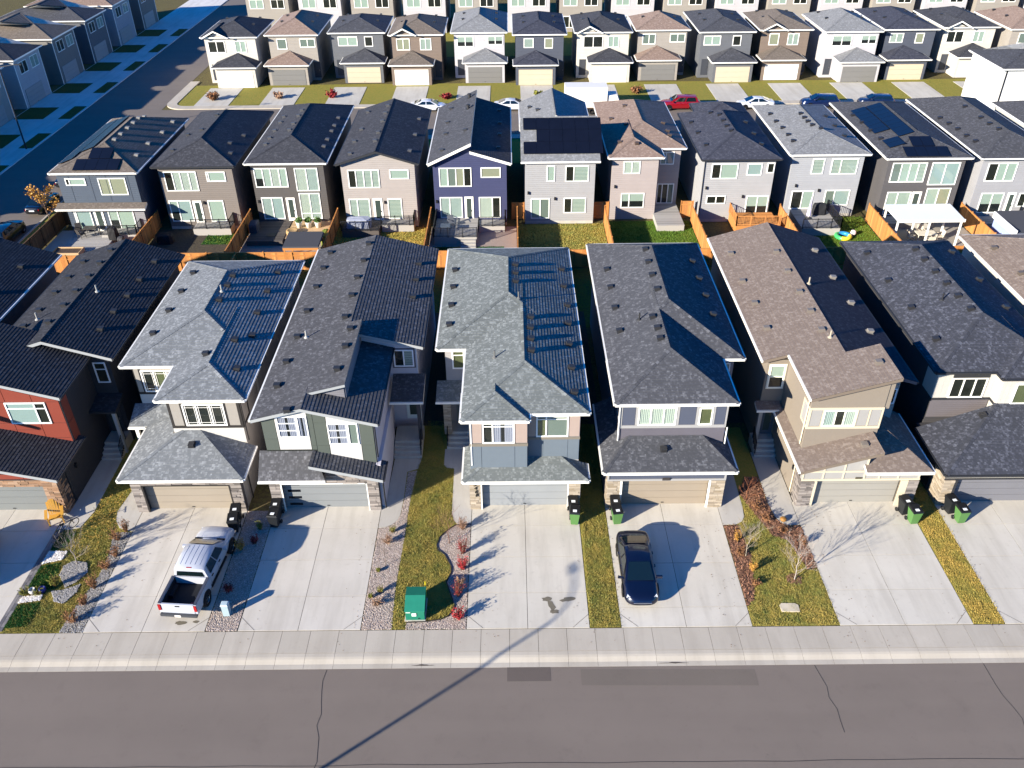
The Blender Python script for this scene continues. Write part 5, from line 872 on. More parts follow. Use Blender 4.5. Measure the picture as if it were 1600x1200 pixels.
for x0, x1, l in ((.15, 1.4, 'cedar gate left of the pale grey house'), (8.1, 9.65, 'cedar gate between the pale grey and mauve houses'), (16.65, 17.9, 'cedar gate right of the mauve house')): fence(l, (x0, 78.6), (x1, 78.6))
# ---------------------------------------------------------------- back yards: ground, decks and what stands on them
def yard(pl, mat, z=.012): return sheet('yard', pl, z, mat)
GRV = paint('8d8078', var=.35, scale=14, bump=.01); PAT = concrete('aaa79f')
yard([(-43.4, 68), (-34.1, 68), (-34.1, 77), (-43.4, 77)], PAT); yard([(-33.9, 68.3), (-25.1, 68.3), (-25.1, 77), (-33.9, 77)], ground('3a3630', '4a443c', '57503f')); yard([(-25, 68.3), (-16.7, 68.3), (-16.7, 77.5), (-25, 77.5)], GRV)
yl = [(-16.6, 68.3), (-7.7, 68.3), (-7.7, 77), (-16.6, 77)]; yard(yl, LAWN2); grass('dry back lawn of the pale gabled house', yl, 'dry', 140, .08, .012, .028)
yard([(-7.6, 68.3), (.6, 68.3), (.6, 77), (-7.6, 77)], GRV); yl = [(-7.4, 68.3), (-.6, 68.3), (-.6, 72.6), (-7.4, 72.6)]; yard(yl, TB, .02); grass('dark green back lawn of the navy house', yl, 'turf', 140, .08, .02, .028)
yl = [(.7, 68.3), (9.05, 68.3), (9.05, 77.5), (.7, 77.5)]; yard(yl, LAWN2); grass('yellow green back lawn of the pale grey house', yl, 'mixed', 150, .08, .012, .028)
yl = [(9.15, 68.3), (17.5, 68.3), (17.5, 78), (9.15, 78)]; yard(yl, ground('3f5a1c', '4f6a24', '62702a', .5)); grass('fresh green back lawn of the mauve house', yl, 'green', 150, .08, .012, .028)
yard([(17.6, 68.3), (25.95, 68.3), (25.95, 77.5), (17.6, 77.5)], DIRT); yl = [(26.1, 68.3), (34.5, 68.3), (34.5, 78.5), (26.1, 78.5)]; yard(yl, ground('5a661f', '6d7428', '4f5e1e', .5)); grass('green back lawn with the coloured float', yl, 'green', 150, .08, .012, .028)
yard([(34.7, 68.3), (43.4, 68.3), (43.4, 77.5), (34.7, 77.5)], concrete('8d8880')); yard([(43.6, 68.3), (52, 68.3), (52, 77.5), (43.6, 77.5)], PAT)
yl = [(-29, 73.6), (-25.8, 73.6), (-25.9, 76.2), (-28.9, 75.9)]; yard(yl, TB, .02); grass('bright turf patch behind the taupe house', yl, 'green', 90, .08, .02, .04)
def deck(label, x0, x1, y0, y1, z, mat, rails='', rmat=None, step=None, posts=True, base=None):
    t = thing('deck', label, 'deck', ((x0+x1)/2, y0, 0), 'back yard decks'); m = MB(); y = y0
    while y < y1-.05: m.box(x0, x1, y+.004, min(y+.15, y1), z-.04, z); y += .155
    emit(m, 'deck_boards', mat, t); emit(MB().box(x0+.02, x1-.02, y0+.02, y1, 0, z-.041), 'deck_skirt', base or mat, t)
    for r in rails:
        (a, b) = {'S': ((x0, y0), (x1, y0)), 'W': ((x0, y0), (x0, y1)), 'E': ((x1, y0), (x1, y1))}[r]; q = MB(); L = math.dist(a, b); n = int(L/.13)
        for k in range(n+1): f = k/n; x, yy = a[0]+(b[0]-a[0])*f, a[1]+(b[1]-a[1])*f; big = k % 10 == 0 or k == n; w = .04 if big else .012; q.box(x-w, x+w, yy-w, yy+w, z, z+(1.0 if big else .92))
        q.tube((*a, z+.94), (*b, z+.94), .04, n=4); q.tube((*a, z+.12), (*b, z+.12), .03, n=4); emit(q, 'railing', rmat or BLACK, t)
    if step:
        sx0, sx1, n = step
        for k in range(n): emit(MB().box(sx0, sx1, y0-.3*(n-k), y0-.3*(n-k-1)-.002, 0, z*(k+1)/(n+1)), 'step', mat, t)
    return t
GREYD = island('greydeck', '8f8c88', '9d9a95', '827f7b', bump=.002); DKD = island('darkdeck', '4a4542', '57514d', '403b39', bump=.002); TAND = island('tandeck', 'a98f6c', 'b89c78', '9a8060', bump=.002)
deck('pale patio deck with chairs behind the corner house', -41.2, -37.2, 71.4, 75.8, .5, GREYD, step=(-39.5, -38.3, 2)); deck('small stoop with black railing at the corner house door', -38.4, -35.0, 74.3, 75.8, .75, GREYD, 'SE')
deck('grey stoop with railing behind the taupe house', -30.2, -26.6, 75.6, 77.1, .7, GREYD, 'SE'); deck('dark deck with fire bowl behind the dark taupe house', -24.6, -21.2, 73.2, 77.8, .5, DKD); deck('tan deck with white planters behind the dark taupe house', -21.15, -17.3, 73.8, 77.8, .45, TAND)
deck('dark deck under the covered furniture behind the pale gabled house', -15.9, -12.4, 74.8, 77.3, .7, DKD, 'S'); deck('stoop with black railing behind the pale gabled house', -12.3, -9.2, 76.0, 77.3, .7, GREYD, 'SE')
deck('grey deck with steps behind the navy house', -7.1, -3.1, 73.1, 77.4, .75, GREYD, 'SW', step=(-4.6, -3.2, 3)); deck('lower stoop with railing behind the navy house', -3.0, -.5, 75.8, 77.4, .6, GREYD, 'SE')
deck('bare grey deck behind the mauve house', 14.0, 16.6, 75.6, 80.8, .6, GREYD, base=GREYD); deck('cedar deck with lattice railing behind the light grey house', 21.2, 25.3, 74.5, 77.6, 1.0, CEDAR, 'SW', CEDAR); deck('grey deck with black railing and purple parasol', 27.4, 31.0, 74.3, 78.7, .75, GREYD, 'SE'); deck('stoop behind the dark grey house', 35.6, 40.5, 75.8, 77.5, .5, GREYD)
deck('small stoop behind the pale edge house', 44.4, 49.2, 75.6, 77.3, .5, GREYD, 'E')
def chair(x, y, z, rot, label, col, name='patio_chair', s=1.):
    t = thing(name, label, 'chair', (0, 0, 0), 'patio chairs'); mt = paint(col, rough=.6)
    emit(MB().box(-.28*s, .28*s, -.26*s, .26*s, .38*s, .44*s), 'seat', mt, t); emit(MB().hexa([(-.28*s, .24*s, .44*s), (.28*s, .24*s, .44*s), (.28*s, .3*s, .44*s), (-.28*s, .3*s, .44*s)], [(-.26*s, .36*s, .95*s), (.26*s, .36*s, .95*s), (.26*s, .42*s, .95*s), (-.26*s, .42*s, .95*s)]), 'backrest', mt, t)
    for a, b in ((-.25, -.23), (.25, -.23), (-.25, .25), (.25, .25)): emit(MB().tube((a*s, b*s, 0), (a*s, b*s, .38*s), .025*s, n=5), 'leg', mt, t)
    for a in (-.29, .29): emit(MB().box(a*s-.03, a*s+.03, -.24*s, .28*s, .6*s, .64*s), 'armrest', mt, t)
    t.location = (x, y, z); t.rotation_euler = (0, 0, rot); return t
def table(x, y, z, label, col, w=1.4, d=.8):
    t = thing('patio_table', label, 'table', (0, 0, 0)); mt = paint(col, rough=.6); emit(MB().box(-w/2, w/2, -d/2, d/2, .68, .73), 'tabletop', mt, t)
    for a in (-1, 1):
        for b in (-1, 1): emit(MB().tube((a*(w/2-.08), b*(d/2-.08), 0), (a*(w/2-.08), b*(d/2-.08), .68), .03, n=5), 'leg', mt, t)
    t.location = (x, y, z); return t
chair(-40.8, 75.2, .5, .4, 'dark patio chair nearest the wall on the corner house deck', '3a3735'); chair(-40.2, 74.3, .5, 2.6, 'dark patio chair at the front of the corner house table', '3a3735'); table(-39.6, 75.0, .5, 'dark patio table on the corner house deck', '3f3b38', 1.2, .8)
def covered(x, y, z, w, d, hh, label, col, name='covered_grill', cat='grill'):
    q = random.Random(int(x*100)); rings = []; m = MB(); n = 14
    for zz, f in ((0, 1.0), (hh*.35, .97), (hh*.7, .95), (hh*.93, .85), (hh, .4)):
        rings.append([(x+w/2*f*q.uniform(.92, 1.08)*max(-1, min(1, 1.25*math.cos(6.283*k/n))), y+d/2*f*q.uniform(.92, 1.08)*max(-1, min(1, 1.25*math.sin(6.283*k/n))), z+zz*q.uniform(.97, 1.02)) for k in range(n)])
    for r in rings: m.v += r
    for i in range(len(rings)-1):
        for k in range(n): j = (k+1) % n; m.f.append((i*n+k, i*n+j, (i+1)*n+j, (i+1)*n+k))
    m.f.append(tuple((len(rings)-1)*n+k for k in range(n))); return tag(emit(m, name, paint(col, rough=.7, var=.15), None), label, cat)
covered(-37.1, 74.0, .5, .9, .7, 1.25, 'black covered grill by the corner house steps', '1c1c1e'); covered(-36.3, 73.6, .0, .6, .6, .9, 'charcoal covered bundle beside the corner house grill', '3a3a3e', 'covered_bundle', 'bundle')
covered(-14.4, 75.9, .7, 2.4, 1.3, .85, 'pale covered patio furniture behind the pale gabled house', '8f95a5', 'covered_furniture', 'furniture'); covered(-32.4, 74.2, 0, 1.5, 1.1, .9, 'black covered furniture on the taupe house patio', '17181b', 'covered_furniture', 'furniture'); covered(-25.9, 69.3, 0, 1.0, .8, .8, 'dark covered mower by the taupe house fence', '2b2b2e', 'covered_mower', 'mower')
covered(29.9, 77.6, .75, 1.3, .7, 1.15, 'black covered grill on the parasol deck', '1f2024'); covered(-24.3, 75.6, .5, .9, 1.4, .9, 'grey covered chair on the dark fire bowl deck', '3b3d45', 'covered_chair', 'chair')
# white planters, fire bowl, planks, pool float, parasol, pergolas
LEAF = island('leafgreen', '3a5a22', '4a6c2a', '5a7a34', '32501e', bump=0, rough=.6)
def leafball(parent, x, y, z, rx, rz, n, mat, size=.05, name='foliage', seed=1, shell=.35):
    r = np.random.default_rng(seed); u = r.normal(size=(n, 3)); u /= np.linalg.norm(u, axis=1)[:, None]; rad = (shell+(1-shell)*r.random(n)**.5)[:, None]; c = u*rad*np.array([rx, rx, rz])+np.array([x, y, z]); a = r.normal(size=(n, 3)); a /= np.linalg.norm(a, axis=1)[:, None]; b = np.cross(a, r.normal(size=(n, 3))); b /= np.linalg.norm(b, axis=1)[:, None]
    s = size*r.uniform(.6, 1.4, n)[:, None]; v = np.stack([c-a*s, c+b*s*.55, c+a*s, c-b*s*.55], 1).reshape(-1, 3)
    if parent is not None: v = v-np.array(org(parent))
    return fast_mesh(name, v, 4, mat, parent)
for k, x in enumerate((-20.2, -19.3, -18.4)):
    t = thing('planter', ['white pot with green plant nearest the dark deck', 'middle white pot with green plant on the tan deck', 'white pot with green plant nearest the cedar fence'][k], 'planter', (x, 76.3, .45), 'white planters'); emit(MB().lathe([(0, 0), (.22, 0), (.32, .55), (.34, .58), (.3, .58), (.28, .5), (0, .5)], (x, 76.3, .45), 14), 'pot', WHITE, t, True); leafball(t, x, 76.3, 1.2, .36, .3, 160, LEAF, .09, seed=k+3)
t = thing('fire_bowl', 'round tan stone fire bowl on the back deck', 'fire pit', (-20.6, 75.0, .45)); emit(MB().lathe([(0, .3), (.35, .3), (.42, .34), (.55, .34), (.6, .26), (.6, .0)], (-20.6, 75, .45), 18), 'bowl', paint('9c8058', var=.15, scale=8), t, True); emit(MB().box(-22.9, -22.1, 74.1, 74.9, .5, .54), 'mat', paint('26262a'), t)
t = thing('gazebo', 'low cedar gazebo with dark flat roof by the back fence', 'gazebo', (-18.2, 69.8, 0)); emit(MB().hexa([(-19.95, 68.35, 2.1), (-16.75, 68.35, 2.1), (-16.75, 71.3, 2.1), (-19.95, 71.3, 2.1)], [(-19.9, 68.4, 2.2), (-16.8, 68.4, 2.2), (-16.8, 71.25, 2.32), (-19.9, 71.25, 2.32)]), 'roof', SD, t)
for a in (-19.8, -16.95):
    for b in (68.5, 71.1): emit(MB().box(a-.06, a+.06, b-.06, b+.06, 0, 2.1), 'post', CEDAR, t)
emit(MB().box(-19.9, -16.8, 68.38, 68.46, 1.85, 2.09), 'beam', CEDAR, t)
covered(-17.1, 73.0, 0, .7, 1.9, 1.5, 'narrow yellow green cedar shrub beside the side fence', '6b7426', 'cedar_shrub', 'shrub')
t = thing('plank_stack', 'pale timber planter box behind the red panelled house', 'planter', (-40, 71, 0))
for k in range(5): emit(MB().box(-41.4, -38.9, 70.35, 70.42, .04+.16*k, .19+.16*k), 'plank', TAND, t); emit(MB().box(-41.4, -38.9, 71.6, 71.67, .04+.16*k, .19+.16*k), 'plank', TAND, t)
emit(MB().box(-41.41, -41.35, 70.43, 71.59, .04, .84), 'end', TAND, t); emit(MB().box(-38.95, -38.89, 70.43, 71.59, .04, .84), 'end', TAND, t); emit(MB().box(-41.34, -38.96, 70.43, 71.59, .1, .72), 'soil', paint('4a3a2a', var=.3), t)
for k, (x, y, r) in enumerate(((-33.0, 71.6, .3), (-32.4, 70.9, -.4), (-31.8, 71.4, .9))): o = emit(MB().hexa([(-.6, -.3, 0), (.6, -.3, 0), (.6, .3, 0), (-.6, .3, 0)], [(-.55, -.25, .35), (.6, -.3, .2), (.55, .3, .3), (-.6, .25, .5)]), 'tarp_bundle', paint('c9ced6', var=.08)); o.location = (x, y, 0); o.rotation_euler = (0, 0, r); tag(o, ['white tarp bundle beside the cedar side fence', 'white tarp bundle nearest the grey roof edge', 'rightmost white tarp bundle on the taupe house patio'][k], 'tarp')
t = thing('pool_float', 'round blue green and yellow pool float on the lawn', 'pool float', (31.2, 73.8, 0))
for k, (c, a0, a1) in enumerate((('2d7fb8', 0, 2.1), ('3aa05a', 2.1, 4.2), ('e0c83c', 4.2, 6.283))):
    m = MB(); n = 8; mm = 8
    for i in range(n+1):
        a = a0+(a1-a0)*i/n
        for l in range(mm): w = 6.283*l/mm; q = .62+.2*math.cos(w); m.v.append((31.2+q*math.cos(a), 73.8+q*math.sin(a), .2+.2*math.sin(w)))
    for i in range(n):
        for l in range(mm): m.f.append((i*mm+l, (i+1)*mm+l, (i+1)*mm+(l+1) % mm, i*mm+(l+1) % mm))
    emit(m, 'ring_section', paint(c, rough=.3), t, True)
tag(emit(MB().lathe([(0, 0), (.2, .06), (.28, .28), (.2, .5), (0, .56)], (32.3, 74.3, 0), 12), 'beach_ball', paint('d8c9c9', rough=.3), None, True), 'pale beach ball beside the coloured float', 'ball')
t = thing('parasol', 'folded lavender parasol standing on the back deck', 'parasol', (28.6, 76.6, .75)); emit(MB().tube((28.6, 76.6, .75), (28.6, 76.6, 3.1), .025, n=6), 'pole', WHITE, t); emit(MB().lathe([(.03, 2.2), (.06, 2.0), (.12, 1.2), (.22, .35), (.2, .3), (.03, .4)], (28.6, 76.6, .75), 9), 'canopy', paint('b8b4d2', var=.1), t); emit(MB().lathe([(.3, 0), (.3, .06), (.05, .12), (0, .12)], (28.6, 76.6, .75), 12), 'base', paint('3a3a3c'), t)
t = thing('pergola', 'white patio cover on posts behind the dark roofed house', 'pergola', (38, 73.4, 0)); emit(MB().hexa([(34.95, 71.75, 2.55), (41.0, 71.75, 2.55), (41.0, 75.0, 2.55), (34.95, 75.0, 2.55)], [(34.95, 71.75, 2.68), (41.0, 71.75, 2.68), (41.0, 75.0, 2.8), (34.95, 75.0, 2.8)]), 'roof', paint('cfd6dc', var=.04), t); emit(MB().box(34.9, 41.05, 71.66, 71.74, 2.45, 2.72), 'fascia', WHITE, t)
for a in (35.1, 38.0, 40.85):
    for b in (71.9, 74.8): emit(MB().box(a-.07, a+.07, b-.07, b+.07, 0, 2.54), 'post', WHITE, t)
table(38.6, 73.2, 0, 'pale patio table under the white patio cover', 'c9c2b4', 1.8, 1.0)
for k, (x, y, r) in enumerate(((37.3, 73.2, 1.57), (39.9, 73.2, -1.57), (38.6, 72.2, 3.14), (38.6, 74.2, 0))): chair(x, y, 0, r, ['pale patio chair left of the patio cover table', 'pale patio chair right of the patio cover table', 'pale patio chair in front of the patio cover table', 'pale patio chair behind the patio cover table'][k], 'c4b8a8')
t = thing('patio_roof', 'dark lean-to patio roof with white fascia at the right edge', 'patio roof', (47, 72, 0)); emit(MB().hexa([(44.4, 69.0, 2.35), (50.4, 69.0, 2.35), (50.4, 73.2, 2.7), (44.4, 73.2, 2.7)], [(44.4, 69.0, 2.5), (50.4, 69.0, 2.5), (50.4, 73.2, 2.85), (44.4, 73.2, 2.85)]), 'roof', SD, t); emit(MB().box(44.28, 44.39, 69, 73.2, 2.2, 2.8), 'fascia', WHITE, t); emit(MB().box(44.45, 44.6, 69.1, 73.1, 0, 2.3), 'wall', paint('8d9ac4', var=.05), t)
for b in (69.1, 73.0): emit(MB().box(50.2, 50.35, b, b+.14, 0, 2.3), 'post', WHITE, t)
chair(47.2, 75.0, 0, .6, 'white patio chair behind the pale edge house', 'd8d4cc'); chair(48.6, 74.6, 0, 2.2, 'pink patio chair behind the pale edge house', 'c98a90')
chair(-5.6, 75.6, .75, .3, 'grey deck chair by the navy house window', '5c6066'); table(-6.1, 74.2, .75, 'small blue grey table on the navy house deck', '47525e', 1.0, .8)
# ---------------------------------------------------------------- vehicles
@cached
def carpaint(h, rough=.28, metal=.15): return paint(h, rough=rough, var=.04, spec=.5, metal=metal, coat=1.0)
TYRE = paint('151517', rough=.85, var=.1); RIM = metalm('9a9ca0', .3); DGLASS = paint('0c1719', rough=.04, var=.1, spec=.8, coat=.6); CHROME = metalm('d0d2d4', .12); TRIMB = paint('121214', rough=.5)
def loft(secs, closed=True):
    m = MB(); n = len(secs[0])
    for s in secs: m.v += [tuple(p) for p in s]
    for i in range(len(secs)-1):
        for k in range(n): j = (k+1) % n; m.f.append((i*n+k, i*n+j, (i+1)*n+j, (i+1)*n+k))
    m.f.append(tuple(range(n-1, -1, -1))); m.f.append(tuple((len(secs)-1)*n+k for k in range(n))); return m
def smoothed(o, lv=2, ang=40):
    if lv: md = o.modifiers.new('smooth', 'SUBSURF'); md.levels = lv; md.render_levels = lv
    o.data.polygons.foreach_set('use_smooth', [True]*len(o.data.polygons))
    if not lv: o.data.set_sharp_from_angle(angle=R(ang))
    return o
def bodysec(y, wl, wm, wb, zl, zm, zb, zt, cr=.03):
    r = [(wl*.8, y, zl), (wl, y, zl+.06), (wm, y, zm), (wb, y, zb), (wb*.86, y, zt), (wb*.4, y, zt+cr)]; return r+[(-a, b, c) for a, b, c in r[::-1]]
def pane(parent, name, q, u0, u1, v0, v1, mat, off=.014):
    q = [np.array(p, float) for p in q]; bl = lambda u, v: (q[0]*(1-u)+q[1]*u)*(1-v)+(q[3]*(1-u)+q[2]*u)*v; n = np.cross(q[1]-q[0], q[3]-q[0]); n /= np.linalg.norm(n)
    c = np.mean(q, 0); n = n if (n@(c-np.array([0, c[1]*.6, c[2]-.6]))) > 0 else -n; m = MB(); N = 4; P = [[bl(u0+(u1-u0)*i/N, v0+(v1-v0)*j/2)+n*off for i in range(N+1)] for j in range(3)]
    for row in P: m.v += [tuple(p) for p in row]
    for j in range(2):
        for i in range(N): a = j*(N+1)+i; m.f.append((a, a+1, a+N+2, a+N+1))
    return emit(m, name, mat, parent)
def wheel(t, x, y, r, w=.22):
    s = 1 if x > 0 else -1; m = MB(); prof = [(r*.62, -w/2), (r*.94, -w/2), (r, -w*.3), (r, w*.3), (r*.94, w/2), (r*.62, w/2)]; n = 22
    for k in range(n):
        a = 6.283*k/n
        for q, o in prof: m.v.append((x+o, y+q*math.cos(a), r+q*math.sin(a)))
    pn = len(prof)
    for k in range(n):
        for l in range(pn-1): j = (k+1) % n; m.f.append((k*pn+l, j*pn+l, j*pn+l+1, k*pn+l+1))
    o = emit(m, 'wheel', TYRE, t, True); rm = MB()
    for k in range(7):
        a = 6.283*k/7; b = .17; xx = x+s*w*.36; c = lambda ang, rr: (xx, y+rr*math.cos(ang), r+rr*math.sin(ang)); rm.poly([c(a-b*1.6, r*.12), c(a-b, r*.6), c(a+b, r*.6), c(a+b*1.6, r*.12)])
    rm.torus((x+s*w*.3, y, r), r*.6, .03, 'x', 20, 6); rm.tube((x+s*w*.3, y, r), (x+s*w*.4, y, r), r*.14, n=10); emit(rm, 'rim', RIM, o); emit(MB().tube((x-s*.02, y, r), (x+s*.03, y, r), r*.6, n=18), 'brake_disc', paint('26262a'), o)
def car(label, cat, name, loc, rot, col, kind='sedan', L=4.8, Wd=1.8, Hh=1.45, group=None, detail=True):
    t = thing(name, label, cat, (0, 0, 0), group); P = carpaint(col); k = L/4.8; w = Wd/1.8; zb = .93 if kind == 'sedan' else 1.08; y = lambda v: v*k
    front = .78 if kind == 'sedan' else .98
    S = [(-2.42, .5, .56, .5, .38, .55, zb-.16, zb-.12), (-2.34, .72, .8, .72, .28, .6, zb-.04, zb), (-2.15, .82, .88, .8, .25, .62, zb+.01, zb+.05), (-1.75, .87, .9, .84, .22, .64, zb+.02, zb+.07), (-.8, .87, .9, .84, .22, .64, zb, zb+.04), (.6, .87, .9, .83, .22, .64, zb-.03, zb+.02), (1.2, .87, .9, .82, .22, .62, zb-.05, zb+.03), (1.85, .86, .89, .78, .24, .58, front, front+.08), (2.15, .8, .83, .7, .27, .52, front-.08, front), (2.34, .62, .66, .54, .3, .46, front-.19, front-.12), (2.43, .4, .44, .36, .34, .44, front-.3, front-.25)]
    b = emit(loft([bodysec(y(a), wl*w, wm*w, wb*w, zl, zm, z1, z2) for a, wl, wm, wb, zl, zm, z1, z2 in S]), 'body', P, t); smoothed(b, 2)
    yb0, yr0, yr1, yb1 = ((-1.92, -.82, .32, 1.36) if kind == 'sedan' else (-2.15, -1.85, .35, 1.25)); yb0, yr0, yr1, yb1 = y(yb0), y(yr0), y(yr1), y(yb1); zr = Hh; wb_, wr = .8*w, (.58 if kind == 'sedan' else .64)*w; z0 = zb+.0
    def cs(yy, wbb, zb2, wrr, zr2): r = [(wbb, yy, zb2), (wrr+.02, yy, zr2-.05), (wrr*.6, yy, zr2), (0.15, yy, zr2+.012)]; return r+[(-a, bb, c) for a, bb, c in r[::-1]]
    cabm = loft([cs(yb0, wb_*.96, z0, wb_*.9, z0+.05), cs(yr0, wb_, z0-.04, wr*.97, zr-.04), cs((yr0+yr1)/2, wb_, z0-.04, wr*1.02, zr), cs(yr1, wb_, z0-.04, wr, zr-.03), cs(yb1, wb_*.97, z0-.02, wb_*.92, z0+.02)]); emit(cabm, 'cabin', P, t, True).data.set_sharp_from_angle(angle=R(35))
    A, B, Cc, D = (wb_*.94, yb0, z0+.06), (wr*.93, yr0, zr-.02), (wr*.96, yr1, zr-.01), (wb_*.94, yb1, z0+.03); mir = lambda p: (-p[0], p[1], p[2])
    pane(t, 'windscreen', [mir(D), D, Cc, mir(Cc)], .05, .95, .05, .92, DGLASS, .034); pane(t, 'rear_window', [A, mir(A), mir(B), B], .06, .94, .12, .9, DGLASS, .034)
    for sgn in (1, -1):
        q = [(sgn*(wb_+.005), yb0+.12*(yr0-yb0)+.05, z0+.04), (sgn*(wb_+.005), yb1-.12*(yb1-yr1), z0+.03), (sgn*(wr+.03), yr1-.02, zr-.07), (sgn*(wr+.03), yr0+.04, zr-.08)]; q = q if sgn > 0 else [q[1], q[0], q[3], q[2]]
        for u0, u1 in ((.1, .47), (.52, .92)): pane(t, 'side_window', q, u0, u1, .06, .94, DGLASS, .014)
        emit(MB().hexa([(sgn*.8*w, yb1-.3, z0+.02), (sgn*1.1*w, yb1-.34, z0+.02), (sgn*1.1*w, yb1-.24, z0+.02), (sgn*.8*w, yb1-.2, z0+.02)], [(sgn*.8*w, yb1-.3, z0+.08), (sgn*1.09*w, yb1-.34, z0+.16), (sgn*1.09*w, yb1-.24, z0+.16), (sgn*.8*w, yb1-.2, z0+.08)]) if sgn > 0 else MB().box(-1.1*w, -.8*w, yb1-.34, yb1-.22, z0+.02, z0+.15), 'mirror', P, t)
        r = .33 if kind == 'sedan' else .37
        for wy in (1.42, -1.42):
            m = MB(); n = 14; xx = sgn*.893*w
            for q2 in range(n+1): a = -.35+(3.84)*q2/n; m.v += [(xx, y(wy)+(r+.07)*math.cos(a), r+(r+.07)*math.sin(a)), (xx, y(wy), r)]
            for q2 in range(n): i = 2*q2; m.f.append((i, i+2, i+3, i+1))
            emit(m, 'wheel_arch', TRIMB, t); wheel(t, sgn*(.79*w), y(wy), r, .2)
        emit(MB().hexa([(sgn*.42*w, y(2.2), front-.22), (sgn*.76*w, y(2.12), front-.22), (sgn*.7*w, y(2.0), front-.22), (sgn*.42*w, y(2.1), front-.22)], [(sgn*.42*w, y(2.25), front-.06), (sgn*.74*w, y(2.1), front-.03), (sgn*.7*w, y(1.98), front-.02), (sgn*.42*w, y(2.1), front-.04)]), 'headlight', paint('d5dadd', rough=.1, spec=.7), t)
        emit(MB().box(sgn*.42*w, sgn*.7*w, y(-2.375), y(-2.2), zb-.27, zb-.12), 'tail_light', paint('7a0f12', rough=.2), t)
        if detail: emit(MB().box(sgn*.85*w, sgn*.895*w, y(.05), y(.22), zb-.12, zb-.08), 'door_handle', P, t); emit(MB().box(sgn*.85*w, sgn*.895*w, y(-.85), y(-.68), zb-.12, zb-.08), 'door_handle', P, t)
    emit(MB().box(-.42*w, .42*w, y(2.3), y(2.42), .4, front-.26), 'grille', paint('1b1b1e', rough=.3), t); emit(MB().box(-.44*w, .44*w, y(2.36), y(2.44), front-.25, front-.22), 'grille_bar', CHROME, t); emit(MB().box(-.26, .26, y(-2.46), y(-2.38), .62, .74), 'licence_plate', paint('c9ccd0'), t)
    t.location = (*loc, .024); t.rotation_euler = (0, 0, rot); return t
car('dark blue sedan parked nose out on the bare driveway', 'car', 'sedan', (6.62, 32.15), math.pi, '070c22', 'sedan', 4.9, 1.9, 1.45)
